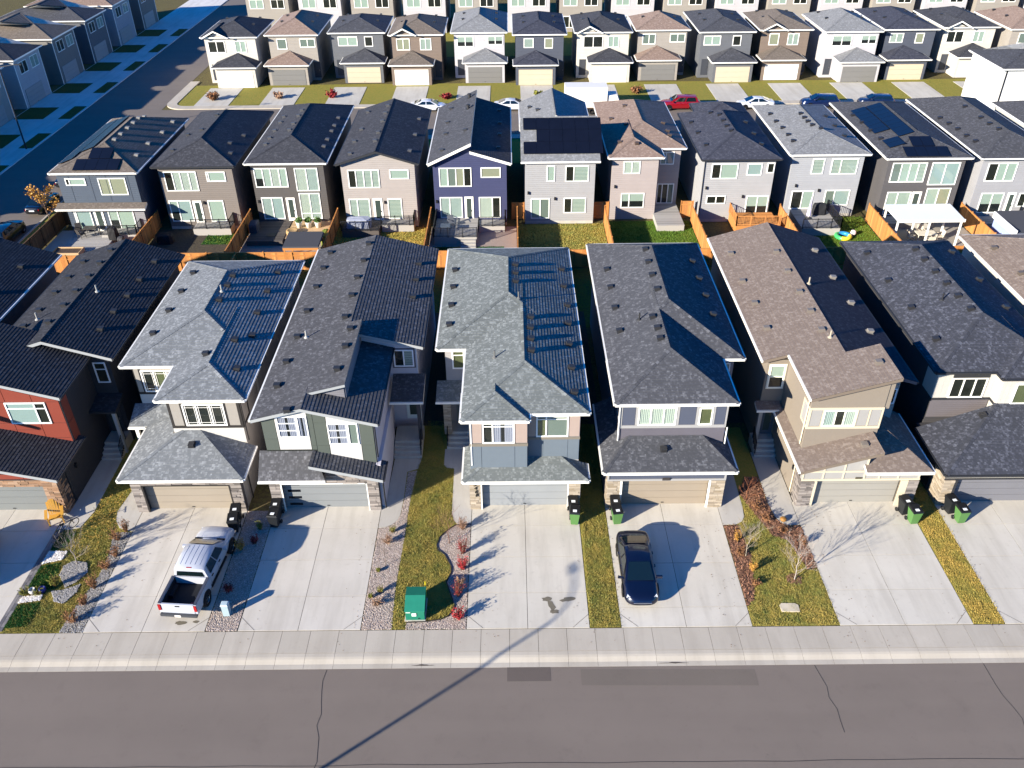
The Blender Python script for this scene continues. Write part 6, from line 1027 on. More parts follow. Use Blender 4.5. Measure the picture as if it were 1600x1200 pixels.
# the white pickup
def pickup(loc, rot):
    t = thing('pickup_truck', 'white crew cab pickup with empty black lined bed', 'pickup truck', (0, 0, 0)); P = carpaint('a6a9b0', .3, .0)
    S = [(-1.05, .93, .98, .95, .5, .8, 1.14, 1.18), (.3, .93, .98, .95, .5, .8, 1.14, 1.18), (1.3, .93, .99, .95, .5, .8, 1.12, 1.2), (2.2, .92, .98, .93, .5, .8, 1.06, 1.17), (2.7, .9, .96, .88, .52, .8, 1.0, 1.1), (2.86, .86, .92, .8, .55, .78, .92, 1.0)]
    b = emit(loft([bodysec(*s, cr=.05) for s in S]), 'body', P, t, True); b.data.set_sharp_from_angle(angle=R(38)); emit(MB().box(-.96, .96, 2.75, 2.95, .45, .72), 'front_bumper', CHROME, t); emit(MB().box(-.6, .6, 2.84, 2.9, .72, .98), 'grille', TRIMB, t)
    # cab
    def cs(yy, wbb, z0, wrr, zr): r = [(wbb, yy, z0), (wrr+.05, yy, zr-.07), (wrr*.9, yy, zr), (.2, yy, zr+.02)]; return r+[(-a, q, c) for a, q, c in r[::-1]]
    cb = emit(loft([cs(-1.02, .93, 1.1, .76, 1.78), cs(-.86, .93, 1.1, .74, 1.86), (cs(-.1, .93, 1.1, .75, 1.9)), cs(.62, .93, 1.1, .74, 1.87), cs(1.66, .92, 1.08, .86, 1.19)]), 'cab', P, t, True); cb.data.set_sharp_from_angle(angle=R(30))
    for k in range(5):
        x = -.52+.26*k; cz = .02*(1-max(0, abs(x)-.2)/.47)-.004; emit(MB().path([(x, -.8, 1.864+cz), (x, -.45, 1.884+cz), (x, -.1, 1.9+cz), (x, .3, 1.886+cz), (x, .56, 1.874+cz)], .014, 5), 'roof_rib', paint('7f8698', var=.04), cb)
    for s in (1, -1): emit(MB().path([(s*.5, 1.8, 1.215), (s*.48, 2.25, 1.19), (s*.46, 2.68, 1.12)], .014, 5), 'hood_crease', paint('8f96a6', var=.04), b)
    D, Cc = (.86, 1.64, 1.22), (.72, .62, 1.87); mir = lambda p: (-p[0], p[1], p[2]); pane(t, 'windscreen', [mir(D), D, Cc, mir(Cc)], .04, .96, .1, .94, DGLASS, .055); A, B = (.86, -1.04, 1.2), (.74, -.98, 1.76); pane(t, 'rear_window', [A, mir(A), mir(B), B], .06, .94, .12, .92, DGLASS, .02)
    emit(MB().box(-.14, .14, -.99, -.94, 1.78, 1.84), 'brake_light', paint('8a1014', rough=.2), t); emit(MB().box(-.84, .84, 1.67, 1.78, 1.19, 1.235), 'wiper_cowl', TRIMB, t)
    for s in (1, -1):
        q = [(s*.945, -.82, 1.16), (s*.945, 1.2, 1.16), (s*.8, .62, 1.8), (s*.8, -.78, 1.8)]; q = q if s > 0 else [q[1], q[0], q[3], q[2]]
        for u0, u1 in ((.04, .48), (.52, .97)): pane(t, 'side_window', q, u0, u1, .06, .95, DGLASS, .014)
        for y0 in (-.75, .25): emit(MB().box(s*.97, s*1.01, y0, y0+.2, 1.0, 1.05), 'door_handle', TRIMB, t)
        for y0 in (-.9, .12, 1.22): emit(MB().box(s*.978, s*.987, y0-.006, y0+.006, .55, 1.12), 'door_seam', paint('6f7582'), t)
        emit(MB().hexa([(s*.95, .98, 1.2), (s*1.22, .94, 1.2), (s*1.22, 1.08, 1.2), (s*.95, 1.06, 1.2)], [(s*.95, .98, 1.3), (s*1.22, .94, 1.42), (s*1.22, 1.08, 1.42), (s*.95, 1.06, 1.32)]) if s > 0 else MB().box(-1.22, -.94, .94, 1.08, 1.2, 1.4), 'mirror', P, t)
        emit(MB().hexa([(s*.6, 2.83, .78), (s*.9, 2.76, .78), (s*.9, 2.66, .78), (s*.6, 2.74, .78)], [(s*.6, 2.86, .98), (s*.88, 2.78, 1.0), (s*.88, 2.66, 1.0), (s*.6, 2.74, .98)]), 'headlight', paint('d5dadd', rough=.1, spec=.7), t)
        emit(MB().box(s*.84, s*.99, -2.93, -1.06, .55, 1.24), 'bed_side', P, t); emit(MB().box(s*.85, s*.995, -2.92, -1.08, 1.241, 1.275), 'bed_rail', paint('3a3f4c', rough=.5), t)
        emit(MB().box(s*.86, s*1.0, -2.99, -2.935, .82, 1.2), 'tail_light', paint('8a1216', rough=.2), t); emit(MB().box(s*.9, s*1.0, -1.0, 1.2, .42, .5), 'running_board', TRIMB, t)
        for wy in (1.98, -1.78):
            m = MB(); n = 14; xx = s*.997
            for q2 in range(n+1): a = -.2+3.54*q2/n; m.v += [(xx, wy+.52*math.cos(a), .42+.52*math.sin(a)), (xx, wy, .42)]
            for q2 in range(n): i = 2*q2; m.f.append((i, i+2, i+3, i+1))
            emit(m, 'wheel_arch', TRIMB, t); wheel(t, s*.9, wy, .42, .28)
    emit(MB().box(-.84, .84, -2.86, -1.1, .7, .76), 'bed_floor', paint('0e1118', rough=.7), t); emit(MB().box(-.839, .839, -1.1, -1.055, .76, 1.24), 'bed_front', P, t); emit(MB().box(-.835, .835, -2.86, -2.845, .76, 1.2), 'bed_liner', paint('12141a', rough=.7), t)
    for s in (1, -1): emit(MB().box(s*.825, s*.838, -2.84, -1.11, .76, 1.22), 'bed_liner', paint('12141a', rough=.7), t); emit(MB().box(s*.6, s*.82, -2.15, -1.35, .76, .98), 'wheel_tub', paint('12141a', rough=.7), t)
    tg = emit(MB().box(-.838, .838, -2.95, -2.865, .62, 1.25), 'tailgate', P, t); emit(MB().box(-.12, .12, -2.965, -2.951, 1.08, 1.16), 'handle', TRIMB, tg); emit(MB().box(-.8, .8, -2.964, -2.951, .98, 1.0), 'crease', paint('9aa0ac'), tg)
    emit(MB().box(-.95, .95, -3.08, -2.9, .46, .61), 'rear_bumper', paint('3a3c40', rough=.4), t); emit(MB().box(-.2, .12, -3.095, -3.081, .47, .6), 'licence_plate', paint('d0c8c0'), t); emit(MB().box(.5, .62, -2.6, -2.45, .761, .9), 'red_cloth', paint('b0343a'), t)
    t.location = (*loc, .024); t.rotation_euler = (0, 0, rot); return t
pickup((-16.78, 32.2), R(-4.5))
# cars on the far streets
car('black car nearest the brown fence on the shaded side street', 'car', 'parked_car', (-47.7, 75.2), .03, '0a0c10', 'suv', 4.8, 1.85, 1.6, 'parked cars'); car('black car parked ahead beside the autumn tree', 'car', 'parked_car', (-47.6, 82.6), .0, '0b0d12', 'sedan', 4.8, 1.8, 1.45, 'parked cars'); car('dark car half hidden by the corner house', 'car', 'parked_car', (-47.6, 89.5), .0, '15171c', 'sedan', 4.7, 1.8, 1.45, 'parked cars'); car('white car cut by the left picture edge', 'car', 'parked_car', (-47.9, 68.3), .0, 'c4c8d0', 'sedan', 4.7, 1.8, 1.45, 'parked cars')
car('white sedan parked between the gabled and navy roofs', 'car', 'parked_car', (-10.6, 113.6), -math.pi/2, 'c9ccd2', 'sedan', 4.8, 1.8, 1.45, 'parked cars'); car('white sedan parked just right of the navy roof', 'car', 'parked_car', (.4, 113.6), -math.pi/2, 'c9ccd2', 'sedan', 4.8, 1.8, 1.45, 'parked cars')
car('bright red SUV parked across the far street', 'car', 'parked_car', (22.4, 113.4), math.pi/2, '7c0a14', 'suv', 5.2, 1.9, 1.75, 'parked cars'); car('white sedan parked right of the red SUV', 'car', 'parked_car', (32.3, 113.5), math.pi/2, 'c9ccd2', 'sedan', 4.9, 1.8, 1.45, 'parked cars'); car('navy SUV parked above the light grey roof', 'car', 'parked_car', (40.8, 113.6), math.pi/2, '0e1c40', 'suv', 4.9, 1.85, 1.65, 'parked cars'); car('dark blue hatchback parked farthest right on the far street', 'car', 'parked_car', (48.2, 113.7), math.pi/2, '121d38', 'suv', 4.5, 1.8, 1.55, 'parked cars')
car('grey SUV on the shaded driveway beyond the left picture edge', 'car', 'sport_utility_car', (-30.0, 32.9), 0., '5a5d62', 'suv', 4.9, 1.9, 1.75)
t = thing('box_truck', 'white box truck parked behind the solar roof', 'truck', (10.5, 112.5, 0)); emit(MB().box(7.2, 12.6, 111.2, 113.6, .95, 3.5), 'cargo_box', paint('cfccc6', var=.04), t); emit(MB().box(7.15, 12.65, 111.15, 113.65, .8, .949), 'frame', paint('4a3a2c'), t); emit(MB().hexa([(12.7, 111.3, .5), (14.6, 111.3, .5), (14.6, 113.5, .5), (12.7, 113.5, .5)], [(12.7, 111.4, 2.4), (13.9, 111.4, 2.4), (13.9, 113.4, 2.4), (12.7, 113.4, 2.4)]), 'cab', paint('cfccc6'), t)
for x in (8.6, 10.7, 13.6):
    for y in (111.35, 113.45): emit(MB().torus((x, y, .45), .3, .15, 'y', 16, 8), 'wheel', TYRE, t, True)
# ---------------------------------------------------------------- street furniture and small things in the front yards
def cart(x, y, rot, col, label):
    t = thing('wheelie_bin', label, 'bin', (0, 0, 0), 'wheelie bins'); b = paint(col, rough=.45, var=.06); k = paint('17181a', rough=.4)
    emit(MB().hexa([(-.2, -.22, .06), (.2, -.22, .06), (.2, .2, .06), (-.2, .2, .06)], [(-.29, -.3, .95), (.29, -.3, .95), (.29, .36, .95), (-.29, .36, .95)]), 'body', b, t); emit(MB().hexa([(-.31, -.34, .951), (.31, -.34, .951), (.31, .4, .951), (-.31, .4, .951)], [(-.28, -.3, 1.03), (.28, -.3, 1.03), (.27, .36, 1.08), (-.27, .36, 1.08)]), 'lid', k, t)
    emit(MB().box(-.11, .11, -.2, -.03, 1.035, 1.056), 'sticker', paint('d9dcdc'), t); emit(MB().tube((-.25, .44, 1.0), (.25, .44, 1.0), .025, n=6), 'handle', k, t)
    for s in (-1, 1): emit(MB().torus((s*.27, .26, .13), .09, .045, 'x', 14, 6), 'wheel', k, t, True)
    t.location = (x, y, .026); t.rotation_euler = (0, 0, rot)
GN = '4a703c'; BK = '1c1e20'
cart(-16.0, 36.55, .1, BK, 'black wheelie bin against the garage behind the white pickup'); cart(-15.95, 35.75, .15, BK, 'black wheelie bin nearest the hood of the white pickup'); cart(-13.75, 36.95, .0, BK, 'black wheelie bin against the windowed garage door'); cart(-13.72, 36.15, -.1, BK, 'black wheelie bin nearer the sidewalk by the windowed garage')
cart(3.5, 36.95, .0, BK, 'black wheelie bin against the numbered house garage pillar'); cart(3.55, 36.15, -.1, GN, 'green wheelie bin with black lid on the numbered house driveway'); cart(5.95, 36.95, .0, BK, 'black wheelie bin at the pillar behind the dark sedan'); cart(5.98, 36.15, .12, GN, 'green wheelie bin with black lid behind the dark sedan'); cart(22.75, 36.7, .2, BK, 'black wheelie bin at the tan house pillar'); cart(23.0, 35.95, .1, GN, 'green wheelie bin with black lid by the dry grass strip'); cart(25.45, 36.75, .2, BK, 'black wheelie bin at the grey garage door pillar'); cart(25.72, 35.98, .1, GN, 'green wheelie bin with black lid at the grey garage door')
t = thing('transformer_box', 'green utility transformer box on the lawn', 'utility box', (-5.05, 29.8, 0)); TG2 = paint('1f6a54', rough=.4, var=.06); emit(MB().box(-5.58, -4.52, 29.1, 30.6, -.02, .07), 'pad', CONC, t); emit(MB().hexa([(-5.52, 29.16, .07), (-4.56, 29.16, .07), (-4.56, 30.5, .07), (-5.52, 30.5, .07)], [(-5.52, 29.2, .72), (-4.56, 29.2, .72), (-4.56, 30.5, .98), (-5.52, 30.5, .98)]), 'cabinet', TG2, t)
emit(MB().hexa([(-5.55, 29.13, .70), (-4.53, 29.13, .70), (-4.53, 29.95, .99), (-5.55, 29.95, .99)], [(-5.55, 29.13, .75), (-4.53, 29.13, .75), (-4.53, 29.95, 1.04), (-5.55, 29.95, 1.04)]), 'hood', paint('23725c', rough=.4), t); emit(MB().hexa([(-5.55, 29.96, .99), (-4.53, 29.96, .99), (-4.53, 30.53, .97), (-5.55, 30.53, .97)], [(-5.55, 29.96, 1.04), (-4.53, 29.96, 1.04), (-4.53, 30.53, 1.02), (-5.55, 30.53, 1.02)]), 'hood', paint('1a5c49', rough=.4), t); emit(MB().box(-5.2, -4.97, 29.145, 29.17, .36, .56), 'sticker', paint('d6dcd4'), t); emit(MB().box(-5.5, -5.26, 29.15, 29.175, .6, .64), 'sticker', paint('c6d2c8'), t); emit(MB().tube((-4.85, 29.12, .2), (-4.85, 29.16, .2), .03, n=8), 'lock', BLACK, t)
tag(emit(MB().tube((-4.6, 30.75, 0), (-4.6, 30.75, 1.15), .025, n=6), 'marker_stake', paint('d8c21e')), 'yellow marker stake behind the green box', 'stake')
t = thing('utility_pedestal', 'grey telecom pedestal on the gravel near the pickup', 'pedestal', (-14.8, 29.7, 0)); emit(MB().hexa([(-14.97, 29.55, 0), (-14.63, 29.55, 0), (-14.63, 29.85, 0), (-14.97, 29.85, 0)], [(-14.97, 29.55, .78), (-14.63, 29.55, .78), (-14.63, 29.85, .78), (-14.97, 29.85, .78)]), 'post', paint('8fa0a4', rough=.5), t); emit(MB().hexa([(-15.0, 29.52, .781), (-14.6, 29.52, .781), (-14.6, 29.88, .781), (-15.0, 29.88, .781)], [(-14.95, 29.57, .86), (-14.65, 29.57, .86), (-14.65, 29.83, .86), (-14.95, 29.83, .86)]), 'cap', paint('9fb0b4', rough=.5), t)
tag(emit(MB().prism([(13.8, 29.5), (14.72, 29.47), (14.75, 29.9), (14.6, 30.02), (13.9, 30.04), (13.78, 29.9)], 0, .07), 'valve_slab', concrete('c2b7a0')), 'small pale concrete slab set in the patchy lawn', 'slab')
t = thing('pumpkin', 'small orange pumpkin at the bend of the tan house walk', 'pumpkin', (15.62, 36.15, 0)); m = MB(); n = 20
for k in range(n):
    a = 6.283*k/n; f = 1+.08*math.cos(a*8)
    for r, z in ((0.03, .02), (.1, .0), (.19, .1), (.17, .2), (.08, .25), (0.02, .24)): m.v.append((15.62+r*f*math.cos(a), 36.15+r*f*math.sin(a), .03+z))
for k in range(n):
    for l in range(5): j = (k+1) % n; m.f.append((k*6+l, j*6+l, j*6+l+1, k*6+l+1))
emit(m, 'fruit', paint('8a6230', rough=.5), t, True); emit(MB().tube((15.62, 36.15, .26), (15.65, 36.15, .34), .02, n=5), 'stem', paint('5a4a22'), t)
# bicycle, garden chair, flower pots
t = thing('bicycle', 'black bicycle leaning on the turf by the shaded driveway', 'bicycle', (0, 0, 0)); bm = paint('1d1f24', rough=.4)
for y in (-.52, .52):
    w = emit(MB().torus((0, y, .34), .32, .022, 'x', 26, 6), 'wheel', TYRE, t, True); s = MB()
    for k in range(10): a = 6.283*k/10; s.tube((0, y, .34), (0, y+.31*math.cos(a), .34+.31*math.sin(a)), .004, n=3)
    emit(s, 'spokes', RIM, w)
fm = MB(); fm.path([(0, -.52, .34), (0, -.12, .3), (0, .38, .74), (0, -.2, .8), (0, -.12, .3)], .022); fm.tube((0, -.2, .8), (0, -.52, .34), .016); fm.tube((0, .36, .86), (0, .52, .34), .022); emit(fm, 'frame', bm, t); hb = MB(); hb.path([(-.28, .3, 1.0), (-.1, .38, .98), (.1, .38, .98), (.28, .3, 1.0)], .018); hb.tube((0, .38, .98), (0, .36, .86), .018); emit(hb, 'handlebar', bm, t); emit(MB().hexa([(-.07, -.32, .88), (.07, -.32, .88), (.03, -.08, .88), (-.03, -.08, .88)], [(-.08, -.34, .93), (.08, -.34, .93), (.03, -.06, .92), (-.03, -.06, .92)]), 'saddle', TRIMB, t)
t.location = (-25.62, 35.75, .05); t.rotation_euler = (0, R(14), R(-30))
t = thing('adirondack_chair', 'yellow wooden lounge chair beside the stone garage pillar', 'chair', (0, 0, 0)); yw = paint('c08f3a', rough=.5, var=.08)
for k in range(6): x = -.25+.1*k; emit(MB().hexa([(x-.043, .2, .3), (x+.043, .2, .3), (x+.043, .22, .3), (x-.043, .22, .3)], [(x-.046, .55, 1.0-.02*abs(k-2.5)**2), (x+.046, .55, 1.0-.02*abs(k-2.5)**2), (x+.046, .57, 1.0-.02*abs(k-2.5)**2), (x-.046, .57, 1.0-.02*abs(k-2.5)**2)]), 'back_slat', yw, t)
for k in range(5): y = -.32+.11*k; emit(MB().box(-.28, .28, y, y+.09, .36-.025*k, .385-.025*k), 'seat_slat', yw, t)
for s in (-1, 1): emit(MB().box(s*.3, s*.44, -.4, .35, .55, .58), 'armrest', yw, t); emit(MB().box(s*.3, s*.35, -.36, -.28, 0, .55), 'leg', yw, t); emit(MB().hexa([(s*.29, -.36, .28), (s*.33, -.36, .28), (s*.33, .5, .0), (s*.29, .5, .0)], [(s*.29, -.36, .37), (s*.33, -.36, .37), (s*.33, .5, .1), (s*.29, .5, .1)]) if s > 0 else MB().hexa([(-.33, -.36, .28), (-.29, -.36, .28), (-.29, .5, .0), (-.33, .5, .0)], [(-.33, -.36, .37), (-.29, -.36, .37), (-.29, .5, .1), (-.33, .5, .1)]), 'leg', yw, t)
t.location = (-26.62, 36.75, .026); t.rotation_euler = (0, 0, R(25)); t.scale = (1.15, 1.15, 1.15)
for k, (x, y, c, l) in enumerate(((-25.5, 31.2, 'b9b6b0', 'pale round flower pot on the turf'), (-25.0, 31.3, '1f2a6a', 'blue round flower pot beside the gravel bed'))): tag(emit(MB().lathe([(0, 0), (.13, 0), (.19, .2), (.17, .3), (.14, .3), (.12, .24), (0, .24)], (x, y, .05), 14), 'flower_pot', paint(c, rough=.25), None, True), l, 'flower pot')
# street lamp on the far side of the road, out of the picture's lower edge
lx, ly = -21.2, 11.6; t = thing('street_lamp', 'tall grey street lamp on the near side of the road', 'street lamp', (lx, ly, 0)); gm = metalm('8b8d90', .45); emit(MB().tube((lx, ly, -.35), (lx, ly, 10.0), .11, .065, 10), 'pole', gm, t); am = MB(); am.path([(lx, ly, 10.0), (lx, ly+.4, 10.35), (lx, ly+1.2, 10.55), (lx, ly+2.4, 10.6)], .045, 8); emit(am, 'arm', gm, t)
emit(MB().hexa([(lx-.15, ly+2.3, 10.52), (lx+.15, ly+2.3, 10.52), (lx+.1, ly+3.0, 10.52), (lx-.1, ly+3.0, 10.52)], [(lx-.12, ly+2.3, 10.66), (lx+.12, ly+2.3, 10.66), (lx+.08, ly+3.0, 10.6), (lx-.08, ly+3.0, 10.6)]), 'lamp_head', gm, t); emit(MB().box(lx-.2, lx+.2, ly-.2, ly+.2, -.36, -.2), 'base', CONC, t)
t = thing('street_lamp', 'dark street lamp pole above the corner house roof', 'street lamp', (-57.4, 100, 0)); emit(MB().tube((-57.4, 100, 0), (-57.4, 100, 9.5), .1, .06, 8), 'pole', paint('22242a'), t); emit(MB().path([(-57.4, 100, 9.5), (-55.4, 100, 9.8)], .05, 6), 'arm', paint('22242a'), t); emit(MB().box(-55.6, -54.8, 99.9, 100.1, 9.72, 9.84), 'lamp_head', paint('22242a'), t)
# ---------------------------------------------------------------- trees, shrubs
def bare_tree(label, x, y, h, seed, col='8d8078', spread=.5, first=.3, r0=.035, leaves=None, nleaf=0, lsize=.05, name='bare_tree', n1=9):
    q = random.Random(seed); t = thing(name, label, 'tree', (x, y, 0)); tr = MB(); cr = MB(); tips = []; bark = paint(col, rough=.8, var=.2, scale=12)
    pts = [np.array([x, y, 0.])]
    for k in range(1, 7): pts.append(np.array([x+q.uniform(-.03, .03)*k*h*.2, y+q.uniform(-.03, .03)*k*h*.2, h*.72*k/6]))
    for k in range(6): tr.tube(pts[k], pts[k+1], r0*(1-k*.12), r0*(1-(k+1)*.12), 6, False)
    def grow(p, d, L, r, dep):
        n = 3; a = p
        for k in range(n):
            d = d+np.array([q.uniform(-.18, .18), q.uniform(-.18, .18), q.uniform(-.02, .16)]); d /= np.linalg.norm(d); b = a+d*L/n; cr.tube(a, b, r*(1-k*.25), r*(1-(k+1)*.25), 4, False); a = b
            if dep > 0 and (k > 0 or q.random() < .5):
                for _ in range(3 if dep == 1 else 2):
                    s = d+np.array([q.uniform(-.8, .8), q.uniform(-.8, .8), q.uniform(-.1, .6)]); s /= np.linalg.norm(s); grow(a, s, L*q.uniform(.4, .68), r*.55, dep-1)
        tips.append(a)
    for k in range(n1):
        f = first+(1-first)*k/(n1-1); p = pts[0]*(1-f)+pts[-1]*f if False else pts[min(5, int(f*6))]+(pts[min(6, int(f*6)+1)]-pts[min(5, int(f*6))])*(f*6-min(5, int(f*6))); a = k*2.4+q.uniform(-.4, .4); up = q.uniform(.7, 1.5); d = np.array([math.cos(a)*spread, math.sin(a)*spread, up*.6]); d /= np.linalg.norm(d); grow(p, d, h*(.52-.25*f)*q.uniform(.8, 1.15), r0*.34, 2)
    emit(tr, 'trunk', bark, t); emit(cr, 'crown', bark, t)
    if leaves is not None:
        r = np.random.default_rng(seed); T = np.array(tips); idx = r.integers(0, len(T), nleaf); c = T[idx]+r.normal(0, .09, (nleaf, 3)); a = r.normal(size=(nleaf, 3)); a /= np.linalg.norm(a, axis=1)[:, None]; b = np.cross(a, r.normal(size=(nleaf, 3))); b /= np.linalg.norm(b, axis=1)[:, None]; v = np.stack([c-a*lsize, c+b*lsize*.6, c+a*lsize, c-b*lsize*.6], 1).reshape(-1, 3)-np.array(org(t)); fast_mesh('leaves', v, 4, leaves, t)
    return t
def shrub(label, x, y, h, rad, mat, seed, n=420, size=.035, stemcol='6a4a34', ns=40, group='small front yard shrubs', twiggy=1.0):
    q = random.Random(seed); h *= q.uniform(.8, 1.35); rad *= q.uniform(.85, 1.35); x += q.uniform(-.12, .12); y += q.uniform(-.15, .15); n = int(n*q.uniform(.7, 1.3)); t = thing('shrub', label, 'shrub', (x, y, 0), group); m = MB()
    r = np.random.default_rng(seed); cs_ = []
    for k in range(ns):
        a = q.uniform(0, 6.28); o = q.random()**.5*rad; hh = h*q.uniform(.6, 1.1)*twiggy; p0 = np.array([x+.06*math.cos(a), y+.06*math.sin(a), .02]); p2 = np.array([x+o*math.cos(a), y+o*math.sin(a), hh]); pm = (p0+p2)/2+np.array([0, 0, .12*h]); m.tube(p0, pm, .009, .007, 3, False); m.tube(pm, p2, .007, .003, 3, False)
        for f in np.linspace(.25, 1, max(2, n//ns)): c = (p0*(1-f)**2+2*pm*f*(1-f)+p2*f*f)+r.normal(0, rad*.1, 3); cs_.append(c)
    emit(m, 'stems', paint(stemcol, var=.2), t); c = np.array(cs_); c[:, 2] = np.maximum(c[:, 2], .04); nn = len(c); a = r.normal(size=(nn, 3)); a /= np.linalg.norm(a, axis=1)[:, None]; b = np.cross(a, r.normal(size=(nn, 3))); b /= np.linalg.norm(b, axis=1)[:, None]; s = size*r.uniform(.6, 1.4, nn)[:, None]
    v = np.stack([c-a*s, c+b*s*.6, c+a*s, c-b*s*.6], 1).reshape(-1, 3)-np.array(org(t)); fast_mesh('foliage', v, 4, mat, t); return t
REDL = island('redleaf', '6c2024', '82282c', '94343a', '541a1e', bump=0, rough=.6); BRED = island('brightred', '8a1f26', 'a02a30', 'b43a3c', '74181f', bump=0, rough=.6); RUST = island('rustleaf', '7a5236', '8d6342', '66452f', '9a754e', bump=0, rough=.7); TANL = island('tanleaf', '94735c', 'a2836a', '83654f', bump=0, rough=.7); ORL = island('orangeleaf', 'a87a34', 'b88c40', '94682e', bump=0, rough=.6); OLV = island('oliveleaf', '6a6a2a', '7c7a32', '58602a', bump=0, rough=.7)
for k, (x, y, hh, w) in enumerate(((-22.5, 29.35, .7, .36), (-22.4, 30.3, .6, .3), (-22.35, 31.65, .75, .38), (-22.25, 33.0, .65, .33), (-22.2, 33.95, .7, .36), (-22.35, 35.15, .9, .45), (-22.25, 35.65, .7, .3))): shrub('%s russet shrub from the sidewalk along the truck driveway' % ('first second third fourth fifth sixth seventh'.split()[k]), x, y, hh, w, RUST, 40+k, 380, .04)
for k, (x, y, hh, w, mt, l) in enumerate(((-2.85, 35.65, .7, .3, TANL, 'tan twiggy shrub at the driveway corner below the stone pillar'), (-2.86, 33.9, .75, .32, REDL, 'dark red spiky shrub farthest from the sidewalk'), (-2.87, 32.7, .5, .34, REDL, 'bright red rounded shrub in the middle of the gravel bed'), (-2.95, 31.5, .6, .3, TANL, 'sparse tan shrub between the red shrubs'), (-2.9, 30.65, .75, .36, REDL, 'dark red spiky shrub in the shadow of the green box'), (-2.9, 29.25, .5, .34, REDL, 'bright red rounded shrub nearest the sidewalk'))): shrub(l, x, y, hh*(1.25 if mt is REDL else 1), w*1.15, BRED if 'bright' in l else mt, 60+k, 700 if 'bright' in l else 420, .035)
for k, (x, y, hh, w, mt, l) in enumerate(((-6.95, 35.4, .45, .2, OLV, 'small olive shrub at the top of the pale gravel bed'), (-7.1, 34.7, .45, .32, TANL, 'low tan shrub in the upper pale gravel bed'), (-7.35, 32.4, .25, .1, OLV, 'tiny dark shrub in the middle of the pale gravel bed'), (-6.95, 31.1, .35, .16, OLV, 'small green tuft in the pale gravel bed'), (-7.4, 30.85, .22, .1, OLV, 'tiny dark tuft beside the green tuft'), (-7.05, 30.1, .45, .32, TANL, 'low tan shrub nearest the sidewalk in the pale gravel bed'))): shrub(l, x, y, hh, w, mt, 80+k, 260, .035)
for k, (x, y, hh, w, mt, l) in enumerate(((-15.3, 34.2, .8, .3, ORL, 'golden shrub beside the pickup front wheel'), (-14.7, 34.6, .5, .28, REDL, 'dim red shrub right of the golden shrub'), (-15.0, 31.2, .5, .28, REDL, 'dim red shrub behind the telecom pedestal'), (-14.6, 35.8, .4, .2, OLV, 'small dark shrub in the shaded gravel strip'), (12.55, 34.7, .5, .22, ORL, 'golden orange clump in the mulch beside the sedan driveway'), (12.85, 32.2, .5, .25, ORL, 'orange clump halfway along the sedan driveway mulch'), (12.7, 33.4, .4, .28, RUST, 'rusty clump between the two orange clumps'), (12.75, 31.3, .35, .24, RUST, 'rusty clump nearest the sidewalk by the sedan driveway'), (14.2, 37.2, .6, .4, RUST, 'rusty shrub in the shade at the tan house walk'), (14.6, 36.3, .5, .35, RUST, 'rusty shrub at the sunny end of the mulch bed'), (15.3, 35.3, .35, .3, RUST, 'low rusty shrub at the bend of the mulch bed'), (16.1, 34.2, .45, .3, RUST, 'rusty shrub beside the tan house driveway'), (-25.9, 31.1, .4, .25, OLV, 'green potted shrub at the paver edge'), (-25.25, 31.3, .45, .25, OLV, 'green shrub between the two flower pots'), (-24.55, 31.75, .8, .35, OLV, 'leafy olive shrub at the corner of the gravel island'))): shrub(l, x, y, hh, w, mt, 100+k, 320, .04)
bare_tree('young bare tree on the grey gravel island', -24.0, 33.25, 2.3, 5, '857b72', .7, .3, .035); bare_tree('pale bare tree in the small mulch ring', 15.03, 31.65, 2.9, 6, '8f857c', .55, .2, .035, n1=12); bare_tree('thin bare sapling beside the sedan driveway mulch', 12.83, 33.4, 2.6, 8, '8d8270', .4, .3, .03); bare_tree('twiggy sapling in the pinkish gravel bed near the pillar', -3.6, 34.6, 2.5, 9, '6a4a3c', .6, .12, .025, n1=10); bare_tree('thin bare sapling in the pale gravel bed', -6.98, 32.95, 1.9, 10, '6a5a4c', .35, .4, .018, n1=5)
bare_tree('small twiggy shrub tree beside the tan house walk', 13.9, 38.0, 1.5, 12, '7a4a30', .6, .1, .02, n1=8); bare_tree('young orange autumn tree on the side street grass', -45.2, 78.6, 3.4, 13, '6a5548', .5, .3, .05, ORL, 700, .1, 'autumn_tree')
lf = MB()
for k in range(230):
    x, y = random.uniform(-24.9, -23.2), random.uniform(34.5, 41); a = random.uniform(0, 6.28); s = .045; z = random.uniform(.08, .11); lf.poly([(x+s*math.cos(a), y+s*math.sin(a), z), (x-s*.6*math.sin(a), y+s*.6*math.cos(a), z+.01), (x-s*math.cos(a), y-s*math.sin(a), z), (x+s*.6*math.sin(a), y-s*.6*math.cos(a), z+.012)])
tag(emit(lf, 'fallen_leaves', island('fallen', 'c9a24a', 'b8863a', 'd8bc70', bump=0)), 'pale fallen leaves scattered on the lawn below the charcoal house', 'leaves', kind='stuff')
lv = MB(); lr = random.Random(21)
for x0, x1, n in ((-23.0, -19, 60), (-14, -12.8, 26), (-9, -7.6, 40), (-3.2, -.8, 70), (3.0, 6.2, 60), (10.6, 12.6, 60), (16.3, 18.6, 70), (22.2, 25.6, 50)):
    for k in range(n):
        x, y = lr.uniform(x0, x1), lr.uniform(27.3, 37.2); a = lr.uniform(0, 6.28); q = lr.uniform(.02, .045); z = .034; lv.poly([(x+q*math.cos(a), y+q*math.sin(a), z), (x-q*.5*math.sin(a), y+q*.5*math.cos(a), z+.012), (x-q*math.cos(a), y-q*math.sin(a), z), (x+q*.5*math.sin(a), y-q*.5*math.cos(a), z+.008)])
